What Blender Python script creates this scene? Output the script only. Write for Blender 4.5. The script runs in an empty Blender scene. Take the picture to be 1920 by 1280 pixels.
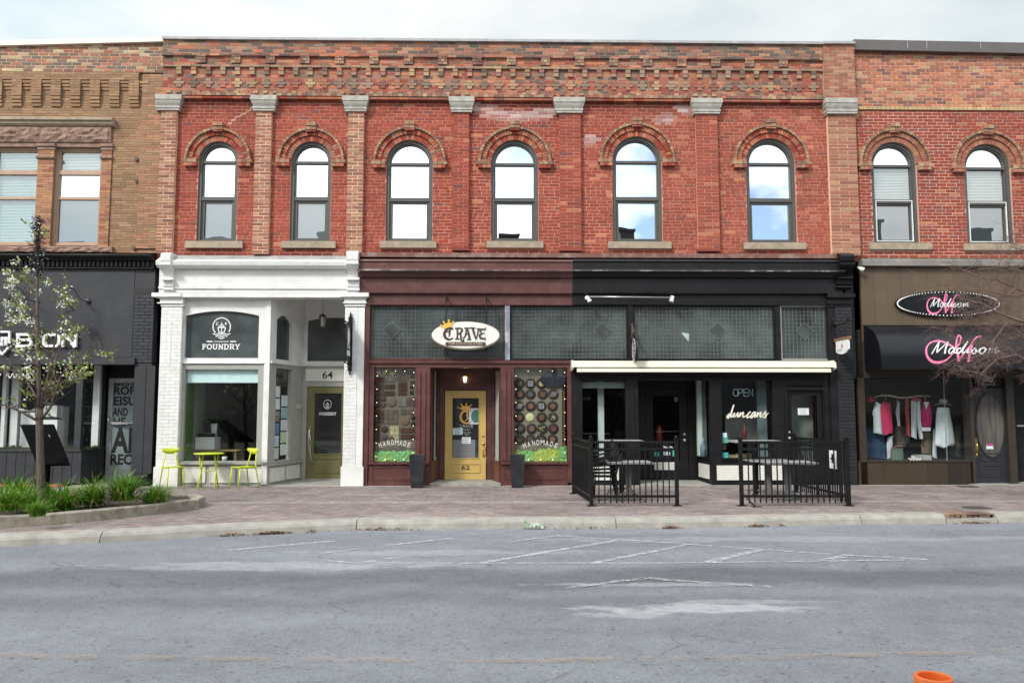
import bpy, math, random
from mathutils import Vector, Matrix, noise as mnoise

rnd = random.Random(7)
R = math.radians
sc = bpy.context.scene
col = sc.collection

# ------------------------------------------------------------------ camera
FOC, CAMY, CAMH, PITCH, YAW = 1493.0, -17.56, 1.62, R(4.98), R(1.0)
cam_d = bpy.data.cameras.new('camera')
cam = bpy.data.objects.new('camera', cam_d)
col.objects.link(cam)
cam_d.sensor_width = 36.0
cam_d.lens = 36.0 * FOC / 1920.0
cam_d.clip_end = 2000.0
cam.location = (0, CAMY, CAMH)
cam.rotation_euler = (R(90) + PITCH, 0, -YAW)
sc.camera = cam

# ------------------------------------------------------------------ sky and sun
LIGHT = Vector((0.48, 0.60, -0.64)).normalized()      # direction the light travels
sun_el = math.asin(-LIGHT.z)
sun_az = math.atan2(-LIGHT.x, -LIGHT.y)               # from +Y clockwise
world = bpy.data.worlds.new('World')
sc.world = world
world.use_nodes = True
wn, wl = world.node_tree.nodes, world.node_tree.links
wn.clear()
w_out = wn.new('ShaderNodeOutputWorld')
w_bg = wn.new('ShaderNodeBackground')
w_bg.inputs['Strength'].default_value = 0.10
sky = wn.new('ShaderNodeTexSky')
sky.sky_type = 'NISHITA'
sky.sun_disc = False
sky.sun_elevation = sun_el
sky.sun_rotation = sun_az
sky.dust_density = 0.0
sky.ozone_density = 1.6
sky.air_density = 1.0
tc = wn.new('ShaderNodeTexCoord')
mp = wn.new('ShaderNodeMapping')
mp.inputs['Scale'].default_value = (1.0, 1.0, 2.6)
mp.inputs['Location'].default_value = (0.35, 0.1, 0.2)
nz = wn.new('ShaderNodeTexNoise')
nz.inputs['Scale'].default_value = 2.1
nz.inputs['Detail'].default_value = 7
nz.inputs['Roughness'].default_value = 0.52
rp = wn.new('ShaderNodeValToRGB')
rp.color_ramp.elements[0].position = 0.30
rp.color_ramp.elements[0].color = (0.05, 0.05, 0.05, 1)
rp.color_ramp.elements[1].position = 0.42
rp.color_ramp.elements[1].color = (1, 1, 1, 1)
nz2 = wn.new('ShaderNodeTexNoise')
nz2.inputs['Scale'].default_value = 3.2
nz2.inputs['Detail'].default_value = 5
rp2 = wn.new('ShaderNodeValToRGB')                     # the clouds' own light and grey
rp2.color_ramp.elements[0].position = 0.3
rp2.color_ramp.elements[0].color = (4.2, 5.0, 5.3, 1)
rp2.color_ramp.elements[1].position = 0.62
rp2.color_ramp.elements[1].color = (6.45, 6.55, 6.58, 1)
mx = wn.new('ShaderNodeMix'); mx.data_type = 'RGBA'
w_nrm = wn.new('ShaderNodeVectorMath'); w_nrm.operation = 'NORMALIZE'; wl.new(tc.outputs['Generated'], w_nrm.inputs[0])
wl.new(tc.outputs['Generated'], mp.inputs['Vector'])
wl.new(mp.outputs['Vector'], nz.inputs['Vector'])
wl.new(mp.outputs['Vector'], nz2.inputs['Vector'])
wl.new(nz2.outputs['Fac'], rp2.inputs['Fac'])
# a broad blue break in the cloud, low in the south-east
w_d2 = wn.new('ShaderNodeVectorMath'); w_d2.operation = 'DOT_PRODUCT'; w_d2.inputs[1].default_value = Vector((.335, -.915, .235)).normalized(); wl.new(w_nrm.outputs['Vector'], w_d2.inputs[0])
w_m2 = wn.new('ShaderNodeMapRange'); w_m2.interpolation_type = 'SMOOTHSTEP'
w_m2.inputs['From Min'].default_value = .972; w_m2.inputs['From Max'].default_value = .998; w_m2.inputs['To Min'].default_value = 0.0; w_m2.inputs['To Max'].default_value = .22
wl.new(w_d2.outputs['Value'], w_m2.inputs['Value'])
w_sb = wn.new('ShaderNodeMath'); w_sb.operation = 'SUBTRACT'; wl.new(nz.outputs['Fac'], w_sb.inputs[0]); wl.new(w_m2.outputs['Result'], w_sb.inputs[1])
wl.new(w_sb.outputs[0], rp.inputs['Fac'])
wl.new(rp.outputs['Color'], mx.inputs['Factor'])
wl.new(sky.outputs['Color'], mx.inputs['A'])
# thin cloud is brighter the nearer it lies to the veiled sun
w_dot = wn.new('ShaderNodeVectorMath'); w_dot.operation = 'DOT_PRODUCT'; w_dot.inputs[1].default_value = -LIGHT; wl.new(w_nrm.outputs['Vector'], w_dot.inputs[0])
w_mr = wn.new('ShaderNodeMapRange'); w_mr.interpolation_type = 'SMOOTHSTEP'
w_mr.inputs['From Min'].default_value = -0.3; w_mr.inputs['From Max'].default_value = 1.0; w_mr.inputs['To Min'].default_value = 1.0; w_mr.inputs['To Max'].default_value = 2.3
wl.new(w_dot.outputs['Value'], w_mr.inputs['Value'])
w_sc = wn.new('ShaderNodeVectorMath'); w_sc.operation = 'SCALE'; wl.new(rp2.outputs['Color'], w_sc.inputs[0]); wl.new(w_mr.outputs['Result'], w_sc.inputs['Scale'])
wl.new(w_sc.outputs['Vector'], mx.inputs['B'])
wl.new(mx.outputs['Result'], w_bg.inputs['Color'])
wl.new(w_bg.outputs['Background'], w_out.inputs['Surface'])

sun_d = bpy.data.lights.new('sun', 'SUN')
sun_d.energy = 2.0
sun_d.angle = R(10)
sun_d.color = (1.0, 0.95, 0.88)
sun = bpy.data.objects.new('sun', sun_d)
col.objects.link(sun)
sun.rotation_euler = LIGHT.to_track_quat('-Z', 'Y').to_euler()

sc.view_settings.view_transform = 'Standard'
sc.view_settings.look = 'None'
sc.view_settings.exposure = 0.6
sc.view_settings.gamma = 1.0
sc.view_settings.use_curve_mapping = False

# ------------------------------------------------------------------ survey helpers: a measured point of the photo -> metres on a known plane
_fw = Vector((math.sin(YAW) * math.cos(PITCH), math.cos(YAW) * math.cos(PITCH), math.sin(PITCH)))
_rt = Vector((math.cos(YAW), -math.sin(YAW), 0))
_up = _rt.cross(_fw)
def _ray(px, py):
    return _fw + _rt * ((px - 960) / FOC) + _up * ((640 - py) / FOC)
def P(px, py, Y=0.0):
    d = _ray(px, py); t = (Y - CAMY) / d.y
    return d.x * t, CAMH + d.z * t
def G(px, py, z=0.0):
    d = _ray(px, py); t = (z - CAMH) / d.z
    return d.x * t, CAMY + d.y * t
def X(px, py, Y=0.0): return P(px, py, Y)[0]
def Z(py, px=900, Y=0.0): return P(px, py, Y)[1]
def RC(x0, y0, x1, y1, Y=0.0):
    ym, xm = (y0 + y1) / 2, (x0 + x1) / 2
    return X(x0, ym, Y), X(x1, ym, Y), Z(y1, xm, Y), Z(y0, xm, Y)

# ------------------------------------------------------------------ mesh builder
class MB:
    def __init__(s, tf=None):
        s.v, s.f, s.t, s.tf, s.tint, s.sm = [], [], [], tf, None, []
    def add(s, vs, fs, smooth=False):
        n = len(s.v)
        s.v += [s.tf(*p) if s.tf else tuple(p) for p in vs]
        for f in fs:
            s.f.append(tuple(i + n for i in f)); s.t.append(s.tint); s.sm.append(smooth)
        return s
    def box(s, x0, x1, y0, y1, z0, z1, skip=''):
        v = [(x0, y0, z0), (x1, y0, z0), (x1, y1, z0), (x0, y1, z0), (x0, y0, z1), (x1, y0, z1), (x1, y1, z1), (x0, y1, z1)]
        F = {'b': (0, 3, 2, 1), 't': (4, 5, 6, 7), 'f': (0, 1, 5, 4), 'r': (1, 2, 6, 5), 'k': (2, 3, 7, 6), 'l': (3, 0, 4, 7)}
        return s.add(v, [F[k] for k in F if k not in skip])
    def frame(s, x0, x1, z0, z1, w, y0, y1, wt=None, wb=None):
        wt = w if wt is None else wt; wb = w if wb is None else wb
        s.box(x0, x0 + w, y0, y1, z0, z1); s.box(x1 - w, x1, y0, y1, z0, z1)
        s.box(x0 + w, x1 - w, y0, y1, z1 - wt, z1); s.box(x0 + w, x1 - w, y0, y1, z0, z0 + wb)
        return s
    def prism(s, poly, y0, y1):                         # polygon in x,z (counter-clockwise seen from -y) pushed from y0 (front) to y1
        n = len(poly)
        v = [(x, y0, z) for x, z in poly] + [(x, y1, z) for x, z in poly]
        f = [tuple(range(n)), tuple(range(2 * n - 1, n - 1, -1))]
        f += [((i + 1) % n, i, n + i, n + (i + 1) % n) for i in range(n)]
        return s.add(v, f)
    def profile(s, x0, x1, prof):                       # cross-section of (y,z) points run along x; closed
        n = len(prof)
        v = [(x0, y, z) for y, z in prof] + [(x1, y, z) for y, z in prof]
        f = [tuple(range(n - 1, -1, -1)), tuple(range(n, 2 * n))]
        f += [(i, (i + 1) % n, n + (i + 1) % n, n + i) for i in range(n)]
        return s.add(v, f)
    def band(s, cx, cz, r0, r1, a0, a1, y0, y1, n=24):   # arch band
        v = []
        for i in range(n + 1):
            a = a0 + (a1 - a0) * i / n; c, q = math.cos(a), math.sin(a)
            v += [(cx + r0 * c, y0, cz + r0 * q), (cx + r1 * c, y0, cz + r1 * q), (cx + r1 * c, y1, cz + r1 * q), (cx + r0 * c, y1, cz + r0 * q)]
        f = []
        for i in range(n):
            b, d = 4 * i, 4 * i + 4
            f += [(b, b + 1, d + 1, d), (b + 1, b + 2, d + 2, d + 1), (b + 2, b + 3, d + 3, d + 2), (b + 3, b, d, d + 3)]
        f += [(3, 2, 1, 0), (4 * n, 4 * n + 1, 4 * n + 2, 4 * n + 3)]
        return s.add(v, f)
    def tube(s, pts, r, n=8, cap=True):
        pts = [Vector(p) for p in pts]; m = len(pts)
        rs = r if isinstance(r, (list, tuple)) else [r] * m
        v, f = [], []
        t0 = (pts[1] - pts[0]).normalized()
        ref = Vector((0, 0, 1)) if abs(t0.z) < 0.9 else Vector((1, 0, 0))
        u = t0.cross(ref).normalized()
        for i, p in enumerate(pts):
            t = (pts[min(i + 1, m - 1)] - pts[max(i - 1, 0)])
            t = t.normalized() if t.length > 1e-9 else t0
            u = (u - t * u.dot(t)); u = u.normalized() if u.length > 1e-6 else t.orthogonal().normalized()
            w = t.cross(u)
            for k in range(n):
                a = 2 * math.pi * k / n
                v.append(tuple(p + (u * math.cos(a) + w * math.sin(a)) * rs[i]))
        for i in range(m - 1):
            for k in range(n):
                k2 = (k + 1) % n
                f.append((i * n + k, i * n + k2, (i + 1) * n + k2, (i + 1) * n + k))
        if cap:
            f.append(tuple(range(n - 1, -1, -1))); f.append(tuple(range((m - 1) * n, m * n)))
        return s.add(v, f, True)
    def lathe(s, prof, c, n=20, cap=True):              # prof: (r,z) bottom to top round a vertical axis at c
        v, f = [], []
        for r_, z in prof:
            for k in range(n):
                a = 2 * math.pi * k / n
                v.append((c[0] + r_ * math.cos(a), c[1] + r_ * math.sin(a), c[2] + z))
        m = len(prof)
        for i in range(m - 1):
            for k in range(n):
                k2 = (k + 1) % n
                f.append((i * n + k, i * n + k2, (i + 1) * n + k2, (i + 1) * n + k))
        if cap:
            f.append(tuple(range(n - 1, -1, -1))); f.append(tuple(range((m - 1) * n, m * n)))
        return s.add(v, f, True)
    def ball(s, c, rx, ry=None, rz=None, n=12, m=8):
        ry = ry or rx; rz = rz or rx
        v, f = [], []
        for i in range(m + 1):
            th = math.pi * i / m
            for k in range(n):
                a = 2 * math.pi * k / n
                v.append((c[0] + rx * math.sin(th) * math.cos(a), c[1] + ry * math.sin(th) * math.sin(a), c[2] - rz * math.cos(th)))
        for i in range(m):
            for k in range(n):
                k2 = (k + 1) % n
                f.append((i * n + k, i * n + k2, (i + 1) * n + k2, (i + 1) * n + k))
        return s.add(v, f, True)
    def ellipse(s, cx, cz, rx, rz, y0, y1, n=40):
        return s.prism([(cx + rx * math.cos(2 * math.pi * i / n), cz + rz * math.sin(2 * math.pi * i / n)) for i in range(n)], y0, y1)
    def ribbon(s, pts, w, y0, y1, smooth=True, k=5, ends=None):   # brush stroke in x,z ; w: width or list of widths
        m = len(pts)
        ws = list(w) if isinstance(w, (list, tuple)) else [w] * m
        if len(ws) != m:
            ws = [ws[min(len(ws) - 1, int(i * len(ws) / m))] for i in range(m)]
        q, qw = [], []
        if smooth and m > 2:
            pp = [pts[0]] + list(pts) + [pts[-1]]
            for i in range(m - 1):
                a, b, c, d = pp[i:i + 4]
                for j in range(k):
                    t = j / k
                    q.append(tuple(0.5 * (2 * b[e] + (c[e] - a[e]) * t + (2 * a[e] - 5 * b[e] + 4 * c[e] - d[e]) * t * t + (3 * b[e] - a[e] - 3 * c[e] + d[e]) * t ** 3) for e in (0, 1)))
                    qw.append(ws[i] * (1 - t) + ws[i + 1] * t)
            q.append(pts[-1]); qw.append(ws[-1])
        else:
            q, qw = list(pts), ws
        L = []
        for i in range(len(q)):
            a, b = q[max(i - 1, 0)], q[min(i + 1, len(q) - 1)]
            dx, dz = b[0] - a[0], b[1] - a[1]; l = math.hypot(dx, dz) or 1
            nx, nz_ = -dz / l * qw[i] / 2, dx / l * qw[i] / 2
            L.append(((q[i][0] + nx, q[i][1] + nz_), (q[i][0] - nx, q[i][1] - nz_)))
        v, f = [], []
        for a, b in L:
            v += [(a[0], y0, a[1]), (b[0], y0, b[1]), (b[0], y1, b[1]), (a[0], y1, a[1])]
        for i in range(len(L) - 1):
            b, d = 4 * i, 4 * i + 4
            f += [(b, b + 1, d + 1, d), (b + 1, b + 2, d + 2, d + 1), (b + 3, b, d, d + 3)]
        f += [(0, 3, 2, 1), (4 * len(L) - 4, 4 * len(L) - 3, 4 * len(L) - 2, 4 * len(L) - 1)]
        return s.add(v, f)
    def build(s, name, m, parent=None, smooth=None, **props):
        if not s.v: return None
        n = len(s.v)
        lo = [min(p[i] for p in s.v) for i in range(3)]; hi = [max(p[i] for p in s.v) for i in range(3)]
        c = Vector(((lo[0] + hi[0]) / 2, (lo[1] + hi[1]) / 2, lo[2]))
        me = bpy.data.meshes.new(name)
        me.from_pydata([(p[0] - c.x, p[1] - c.y, p[2] - c.z) for p in s.v], [], s.f)
        me.materials.append(m)
        if any(t is not None for t in s.t):
            at = me.color_attributes.new('tint', 'FLOAT_COLOR', 'CORNER')
            buf = []
            for p, t in zip(me.polygons, s.t):
                t = t or (0.5, 0.5, 0.5)
                buf += [t[0], t[1], t[2], 1.0] * p.loop_total
            at.data.foreach_set('color', buf)
        me.polygons.foreach_set('use_smooth', [bool(b) if smooth is None else smooth for b in s.sm])
        me.update()
        o = bpy.data.objects.new(name, me)
        col.objects.link(o)
        if parent is not None:
            o.parent = parent
            o.location = c - origin(parent)
        else:
            o.location = c
        for k_, v_ in props.items(): o[k_] = v_
        return o

def origin(o):
    p = Vector((0, 0, 0))
    while o is not None:
        p += o.location; o = o.parent
    return p
def tag(o, label=None, cat=None, group=None, kind=None):
    if label: o['label'] = label
    if cat: o['category'] = cat
    if group: o['group'] = group
    if kind: o['kind'] = kind
    return o
def thing(name, label, cat, loc=(0, 0, 0), group=None, rot=0.0):
    o = bpy.data.objects.new(name, None)
    o.empty_display_size = 0.1
    col.objects.link(o)
    o.location = loc; o.rotation_euler = (0, 0, rot)
    return tag(o, label, cat, group)
def local(m, parent, name, mb, **props):               # part of a thing built round its own origin (the thing may be turned)
    o = mb.build(name, m, None, **props)
    o.parent = parent
    return o
def copy_tree(o, parent=None):
    c = o.copy(); col.objects.link(c); c.parent = parent
    for ch in o.children: copy_tree(ch, c)
    return c

# ------------------------------------------------------------------ materials
def nodes(name):
    m = bpy.data.materials.new(name); m.use_nodes = True
    return m, m.node_tree.nodes, m.node_tree.links, m.node_tree.nodes['Principled BSDF']
def mat(name, c, rough=0.6, var=0.12, scale=6.0, bump=0.0, bscale=60.0, metal=0.0, spec=0.5, dirt=None, dscale=3.0, damt=0.5, stretch=(1, 1, 1), coat=0.0, emit=None):
    m, N, L, b = nodes(name)
    b.inputs['Roughness'].default_value = rough
    b.inputs['Metallic'].default_value = metal
    b.inputs['Specular IOR Level'].default_value = spec
    b.inputs['Coat Weight'].default_value = coat
    geo = N.new('ShaderNodeNewGeometry')
    mpn = N.new('ShaderNodeMapping'); mpn.inputs['Scale'].default_value = stretch
    L.new(geo.outputs['Position'], mpn.inputs['Vector'])
    n1 = N.new('ShaderNodeTexNoise'); n1.inputs['Scale'].default_value = scale; n1.inputs['Detail'].default_value = 6
    L.new(mpn.outputs['Vector'], n1.inputs['Vector'])
    r1 = N.new('ShaderNodeMapRange')
    r1.inputs['From Min'].default_value = 0.3; r1.inputs['From Max'].default_value = 0.7
    r1.inputs['To Min'].default_value = 1 - var; r1.inputs['To Max'].default_value = 1 + var
    L.new(n1.outputs['Fac'], r1.inputs['Value'])
    mul = N.new('ShaderNodeVectorMath'); mul.operation = 'SCALE'
    mul.inputs[0].default_value = c[:3]
    L.new(r1.outputs['Result'], mul.inputs['Scale'])
    src = mul.outputs['Vector']
    if dirt:
        n2 = N.new('ShaderNodeTexNoise'); n2.inputs['Scale'].default_value = dscale; n2.inputs['Detail'].default_value = 8; n2.inputs['Roughness'].default_value = 0.65
        L.new(mpn.outputs['Vector'], n2.inputs['Vector'])
        cr = N.new('ShaderNodeMapRange'); cr.inputs['From Min'].default_value = 0.5; cr.inputs['From Max'].default_value = 0.68; cr.inputs['To Max'].default_value = damt
        L.new(n2.outputs['Fac'], cr.inputs['Value'])
        mxx = N.new('ShaderNodeMix'); mxx.data_type = 'RGBA'
        L.new(cr.outputs['Result'], mxx.inputs['Factor']); L.new(src, mxx.inputs['A']); mxx.inputs['B'].default_value = (*dirt[:3], 1)
        src = mxx.outputs['Result']
    L.new(src, b.inputs['Base Color'])
    if bump:
        n3 = N.new('ShaderNodeTexNoise'); n3.inputs['Scale'].default_value = bscale; n3.inputs['Detail'].default_value = 4
        L.new(mpn.outputs['Vector'], n3.inputs['Vector'])
        bp = N.new('ShaderNodeBump'); bp.inputs['Strength'].default_value = bump; bp.inputs['Distance'].default_value = 0.01
        L.new(n3.outputs['Fac'], bp.inputs['Height']); L.new(bp.outputs['Normal'], b.inputs['Normal'])
    if emit:
        b.inputs['Emission Color'].default_value = (*emit[:3], 1); b.inputs['Emission Strength'].default_value = emit[3]
    return m
def tinted(name, rough=0.85, var=0.16, scale=30.0, bump=0.35, bscale=140.0, big=0.08, spec=0.3):   # colour from the pieces themselves
    m, N, L, b = nodes(name)
    b.inputs['Roughness'].default_value = rough; b.inputs['Specular IOR Level'].default_value = spec
    a1 = N.new('ShaderNodeAttribute'); a1.attribute_type = 'GEOMETRY'; a1.attribute_name = 'tint'
    a2 = N.new('ShaderNodeAttribute'); a2.attribute_type = 'OBJECT'; a2.attribute_name = 'tint'
    ad = N.new('ShaderNodeVectorMath'); ad.operation = 'ADD'
    L.new(a1.outputs['Color'], ad.inputs[0]); L.new(a2.outputs['Color'], ad.inputs[1])
    geo = N.new('ShaderNodeNewGeometry')
    val = None
    for s_, v_ in ((scale, var), (1.3, big)):
        n1 = N.new('ShaderNodeTexNoise'); n1.inputs['Scale'].default_value = s_; n1.inputs['Detail'].default_value = 6
        L.new(geo.outputs['Position'], n1.inputs['Vector'])
        r1 = N.new('ShaderNodeMapRange')
        r1.inputs['From Min'].default_value = 0.3; r1.inputs['From Max'].default_value = 0.7
        r1.inputs['To Min'].default_value = 1 - v_; r1.inputs['To Max'].default_value = 1 + v_
        L.new(n1.outputs['Fac'], r1.inputs['Value'])
        sc_ = N.new('ShaderNodeVectorMath'); sc_.operation = 'SCALE'
        L.new(val or ad.outputs['Vector'], sc_.inputs[0]); L.new(r1.outputs['Result'], sc_.inputs['Scale'])
        val = sc_.outputs['Vector']
    L.new(val, b.inputs['Base Color'])
    n3 = N.new('ShaderNodeTexNoise'); n3.inputs['Scale'].default_value = bscale; n3.inputs['Detail'].default_value = 3
    L.new(geo.outputs['Position'], n3.inputs['Vector'])
    bp = N.new('ShaderNodeBump'); bp.inputs['Strength'].default_value = bump; bp.inputs['Distance'].default_value = 0.006
    L.new(n3.outputs['Fac'], bp.inputs['Height']); L.new(bp.outputs['Normal'], b.inputs['Normal'])
    return m
def glass(name, refl, tint=(0.86, 0.92, 0.9), rough=0.0, wave=0.0):
    m, N, L, b = nodes(name); N.remove(b)
    out = [n for n in N if n.type == 'OUTPUT_MATERIAL'][0]
    tr = N.new('ShaderNodeBsdfTransparent'); tr.inputs['Color'].default_value = (*tint, 1)
    gl = N.new('ShaderNodeBsdfGlossy'); gl.inputs['Roughness'].default_value = rough; gl.inputs['Color'].default_value = (0.97, 0.99, 1, 1)
    fr = N.new('ShaderNodeFresnel'); fr.inputs['IOR'].default_value = 1.5
    gb = N.new('ShaderNodeNewGeometry'); io = N.new('ShaderNodeMapRange'); io.inputs['To Min'].default_value = 1.5; io.inputs['To Max'].default_value = 1 / 1.5   # a thin sheet reflects alike from both faces
    L.new(gb.outputs['Backfacing'], io.inputs['Value']); L.new(io.outputs['Result'], fr.inputs['IOR'])
    ad = N.new('ShaderNodeMath'); ad.operation = 'ADD'; ad.use_clamp = True; ad.inputs[1].default_value = refl
    L.new(fr.outputs['Fac'], ad.inputs[0])
    mxs = N.new('ShaderNodeMixShader')
    L.new(ad.outputs['Value'], mxs.inputs['Fac']); L.new(tr.outputs[0], mxs.inputs[1]); L.new(gl.outputs[0], mxs.inputs[2])
    if wave:
        geo = N.new('ShaderNodeNewGeometry')
        n3 = N.new('ShaderNodeTexNoise'); n3.inputs['Scale'].default_value = 2.2; n3.inputs['Detail'].default_value = 1
        L.new(geo.outputs['Position'], n3.inputs['Vector'])
        bp = N.new('ShaderNodeBump'); bp.inputs['Strength'].default_value = wave; bp.inputs['Distance'].default_value = 0.02
        L.new(n3.outputs['Fac'], bp.inputs['Height']); L.new(bp.outputs['Normal'], gl.inputs['Normal'])
    L.new(mxs.outputs[0], out.inputs['Surface'])
    return m
def mirror_glass(name, amt, dark=(0.02, 0.025, 0.03), wave=0.1):
    m, N, L, b = nodes(name)
    out = [n for n in N if n.type == 'OUTPUT_MATERIAL'][0]
    b.inputs['Base Color'].default_value = (*dark, 1); b.inputs['Roughness'].default_value = 0.3
    gl = N.new('ShaderNodeBsdfGlossy'); gl.inputs['Roughness'].default_value = 0.0; gl.inputs['Color'].default_value = (0.97, 0.99, 1, 1)
    mxs = N.new('ShaderNodeMixShader'); mxs.inputs['Fac'].default_value = amt
    geo = N.new('ShaderNodeNewGeometry')
    n3 = N.new('ShaderNodeTexNoise'); n3.inputs['Scale'].default_value = 1.6; n3.inputs['Detail'].default_value = 1
    L.new(geo.outputs['Position'], n3.inputs['Vector'])
    bp = N.new('ShaderNodeBump'); bp.inputs['Strength'].default_value = wave; bp.inputs['Distance'].default_value = 0.02
    L.new(n3.outputs['Fac'], bp.inputs['Height']); L.new(bp.outputs['Normal'], gl.inputs['Normal'])
    L.new(b.outputs[0], mxs.inputs[1]); L.new(gl.outputs[0], mxs.inputs[2]); L.new(mxs.outputs[0], out.inputs['Surface'])
    return m

T_BRICK = tinted('brick_clay')
T_PAINTED = tinted('painted_brick', rough=0.55, var=0.07, bump=0.25, bscale=60, spec=0.4)
T_PAVER = tinted('paver_clay', rough=0.9, var=0.14, scale=22, bump=0.3, bscale=90, big=0.16)
T_MISC = tinted('print_and_cloth', rough=0.8, var=0.06, scale=20, bump=0.05)
M_STONE = mat('grey_limestone', (0.40, 0.38, 0.34), 0.85, 0.16, 9, 0.4, 50, dirt=(0.16, 0.15, 0.13), damt=0.45, dscale=6)
M_SILL = mat('buff_sill_stone', (0.34, 0.275, 0.20), 0.85, 0.14, 8, 0.35, 60, dirt=(0.13, 0.11, 0.085), damt=0.45, dscale=7)
M_BROWNSTONE = mat('brownstone', (0.27, 0.17, 0.13), 0.9, 0.25, 7, 1.0, 16, dirt=(0.13, 0.085, 0.07), damt=0.6, dscale=5)
M_FRAME = mat('dark_grey_window_frame', (0.075, 0.075, 0.068), 0.5, 0.08, 5)
M_TANFRAME = mat('tan_window_frame', (0.40, 0.27, 0.19), 0.55, 0.1, 5)
M_WHITEVINYL = mat('white_vinyl', (0.75, 0.76, 0.75), 0.45, 0.04)
M_WHITE = mat('white_paint', (0.735, 0.738, 0.72), 0.5, 0.06, 4, 0.15, 40, dirt=(0.50, 0.48, 0.44), damt=0.45, dscale=2.5)
M_GREYPAINT = mat('warm_grey_paint', (0.34, 0.34, 0.315), 0.5, 0.06, 5, 0.08, 40)
M_LIGHTPANEL = mat('pale_grey_panel', (0.66, 0.65, 0.60), 0.5, 0.06, 5)
M_BROWN = mat('oxblood_brown_paint', (0.098, 0.035, 0.032), 0.42, 0.14, 4, 0.12, 30, dirt=(0.15, 0.075, 0.065), damt=0.4, dscale=4)
M_BLACK = mat('charcoal_black_paint', (0.007, 0.0068, 0.0085), 0.45, 0.2, 4, 0.12, 30, spec=0.35, dirt=(0.022, 0.021, 0.024), damt=0.4, dscale=4)
M_BLUEBLACK = mat('blue_black_paint', (0.021, 0.0235, 0.029), 0.55, 0.14, 4, 0.15, 30, dirt=(0.045, 0.048, 0.055), damt=0.4, dscale=3)
M_PEEL = mat('peeling_blue_grey_paint', (0.22, 0.24, 0.32), 0.7, 0.2, 6, 0.5, 30, dirt=(0.75, 0.76, 0.78), damt=0.95, dscale=5, stretch=(1, 1, 0.35))
M_ZINC = mat('weathered_flashing', (0.34, 0.33, 0.33), 0.55, 0.16, 4, 0.15, 20, dirt=(0.16, 0.15, 0.15), damt=0.5, dscale=5)
M_COPING = mat('dark_metal_coping', (0.10, 0.088, 0.085), 0.5, 0.1, 3)
M_CREAMCOP = mat('cream_metal_coping', (0.72, 0.66, 0.55), 0.5, 0.06, 3)
M_ROOF = mat('roof_felt', (0.08, 0.08, 0.08), 0.9)
M_TRANSOM = mat('leaded_green_glass', (0.055, 0.068, 0.07), 0.13, 0.75, 1.1, 0.3, 9, spec=0.9, dirt=(0.13, 0.16, 0.155), damt=0.75, dscale=0.8)
M_TRANSOM2 = mat('leaded_diamond_glass', (0.058, 0.07, 0.07), 0.2, 0.4, 3, spec=0.9)
M_LEAD = mat('lead_came', (0.17, 0.20, 0.195), 0.6, 0.2, 6)
M_GLASS = glass('shop_glass', 0.06, (0.97, 0.985, 0.98))
M_GLASS2 = glass('shop_glass_shaded', 0.03, (0.95, 0.97, 0.965))
M_MIRROR = mirror_glass('sky_reflecting_pane', 0.97)
M_MIRROR2 = mirror_glass('greyed_sky_pane', 0.26, (0.03, 0.04, 0.045))
M_BLINDGLASS = glass('pane_over_blind', 0.20, wave=0.08)
M_MIRROR3 = mirror_glass('half_reflecting_pane', 0.20, (0.09, 0.12, 0.135))
M_DARKPANE = mirror_glass('dark_pane', 0.12, (0.012, 0.014, 0.016), 0.05)
M_SMOKE = mat('smoked_sign_glass', (0.060, 0.073, 0.076), 0.18, 0.35, 2.2, 0.05, 6, spec=0.8)
M_VINYL = mat('white_vinyl_lettering', (0.80, 0.81, 0.80), 0.5, 0.02)
M_OLIVE = mat('olive_green_door_paint', (0.165, 0.15, 0.062), 0.45, 0.1, 4, 0.08)
M_GOLDDOOR = mat('mustard_yellow_door_paint', (0.57, 0.40, 0.13), 0.42, 0.08, 4, 0.08)
M_DARKTXT = mat('dark_brown_lettering', (0.045, 0.032, 0.022), 0.5, 0.1)
M_BLACKTXT = mat('black_lettering', (0.012, 0.012, 0.013), 0.5, 0.1)
M_GOLD = mat('gold_leaf', (0.72, 0.42, 0.09), 0.35, 0.12, 20, metal=0.35)
M_CROWN = mat('golden_orange_enamel', (0.80, 0.45, 0.07), 0.4, 0.12, 25)
M_BRASS = mat('aged_brass', (0.50, 0.33, 0.09), 0.3, 0.15, 20, metal=0.9)
M_CHROME = mat('brushed_steel', (0.55, 0.55, 0.56), 0.3, 0.08, 10, metal=0.9)
M_ALU = mat('satin_aluminium', (0.50, 0.51, 0.52), 0.42, 0.06, 6, metal=0.5)
M_IRON = mat('black_powder_coat', (0.008, 0.0085, 0.0095), 0.45, 0.15, 8, spec=0.3)
M_RUST = mat('weathered_iron', (0.075, 0.055, 0.045), 0.7, 0.3, 20, 0.3)
M_LIME = mat('lime_yellow_powder_coat', (0.52, 0.60, 0.028), 0.4, 0.05, 6)
M_PLANTER = mat('matt_black_planter', (0.014, 0.017, 0.022), 0.5, 0.25, 6, 0.1, dirt=(.05, .05, .05), damt=.5)
M_CREAM = mat('cream_awning_cassette', (0.76, 0.72, 0.58), 0.45, 0.05, 4)
M_AWN = mat('black_awning_vinyl', (0.006, 0.007, 0.011), 0.36, 0.15, 3, 0.06, 10, spec=0.35)
M_CLAD = tinted('brown_metal_cladding', rough=0.5, var=0.05, scale=4, bump=0.02, spec=0.4)
M_PINK = mat('pink_lettering', (0.80, 0.20, 0.38), 0.5, 0.04)
M_BULB = mat('sign_bulb', (0.85, 0.85, 0.82), 0.2, 0.02, emit=(1, 0.98, 0.92, 0.25))
M_FAIRY = mat('warm_fairy_bulb', (0.9, 0.85, 0.7), 0.3, 0.02, emit=(1, 0.78, 0.45, 3.0))
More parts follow.
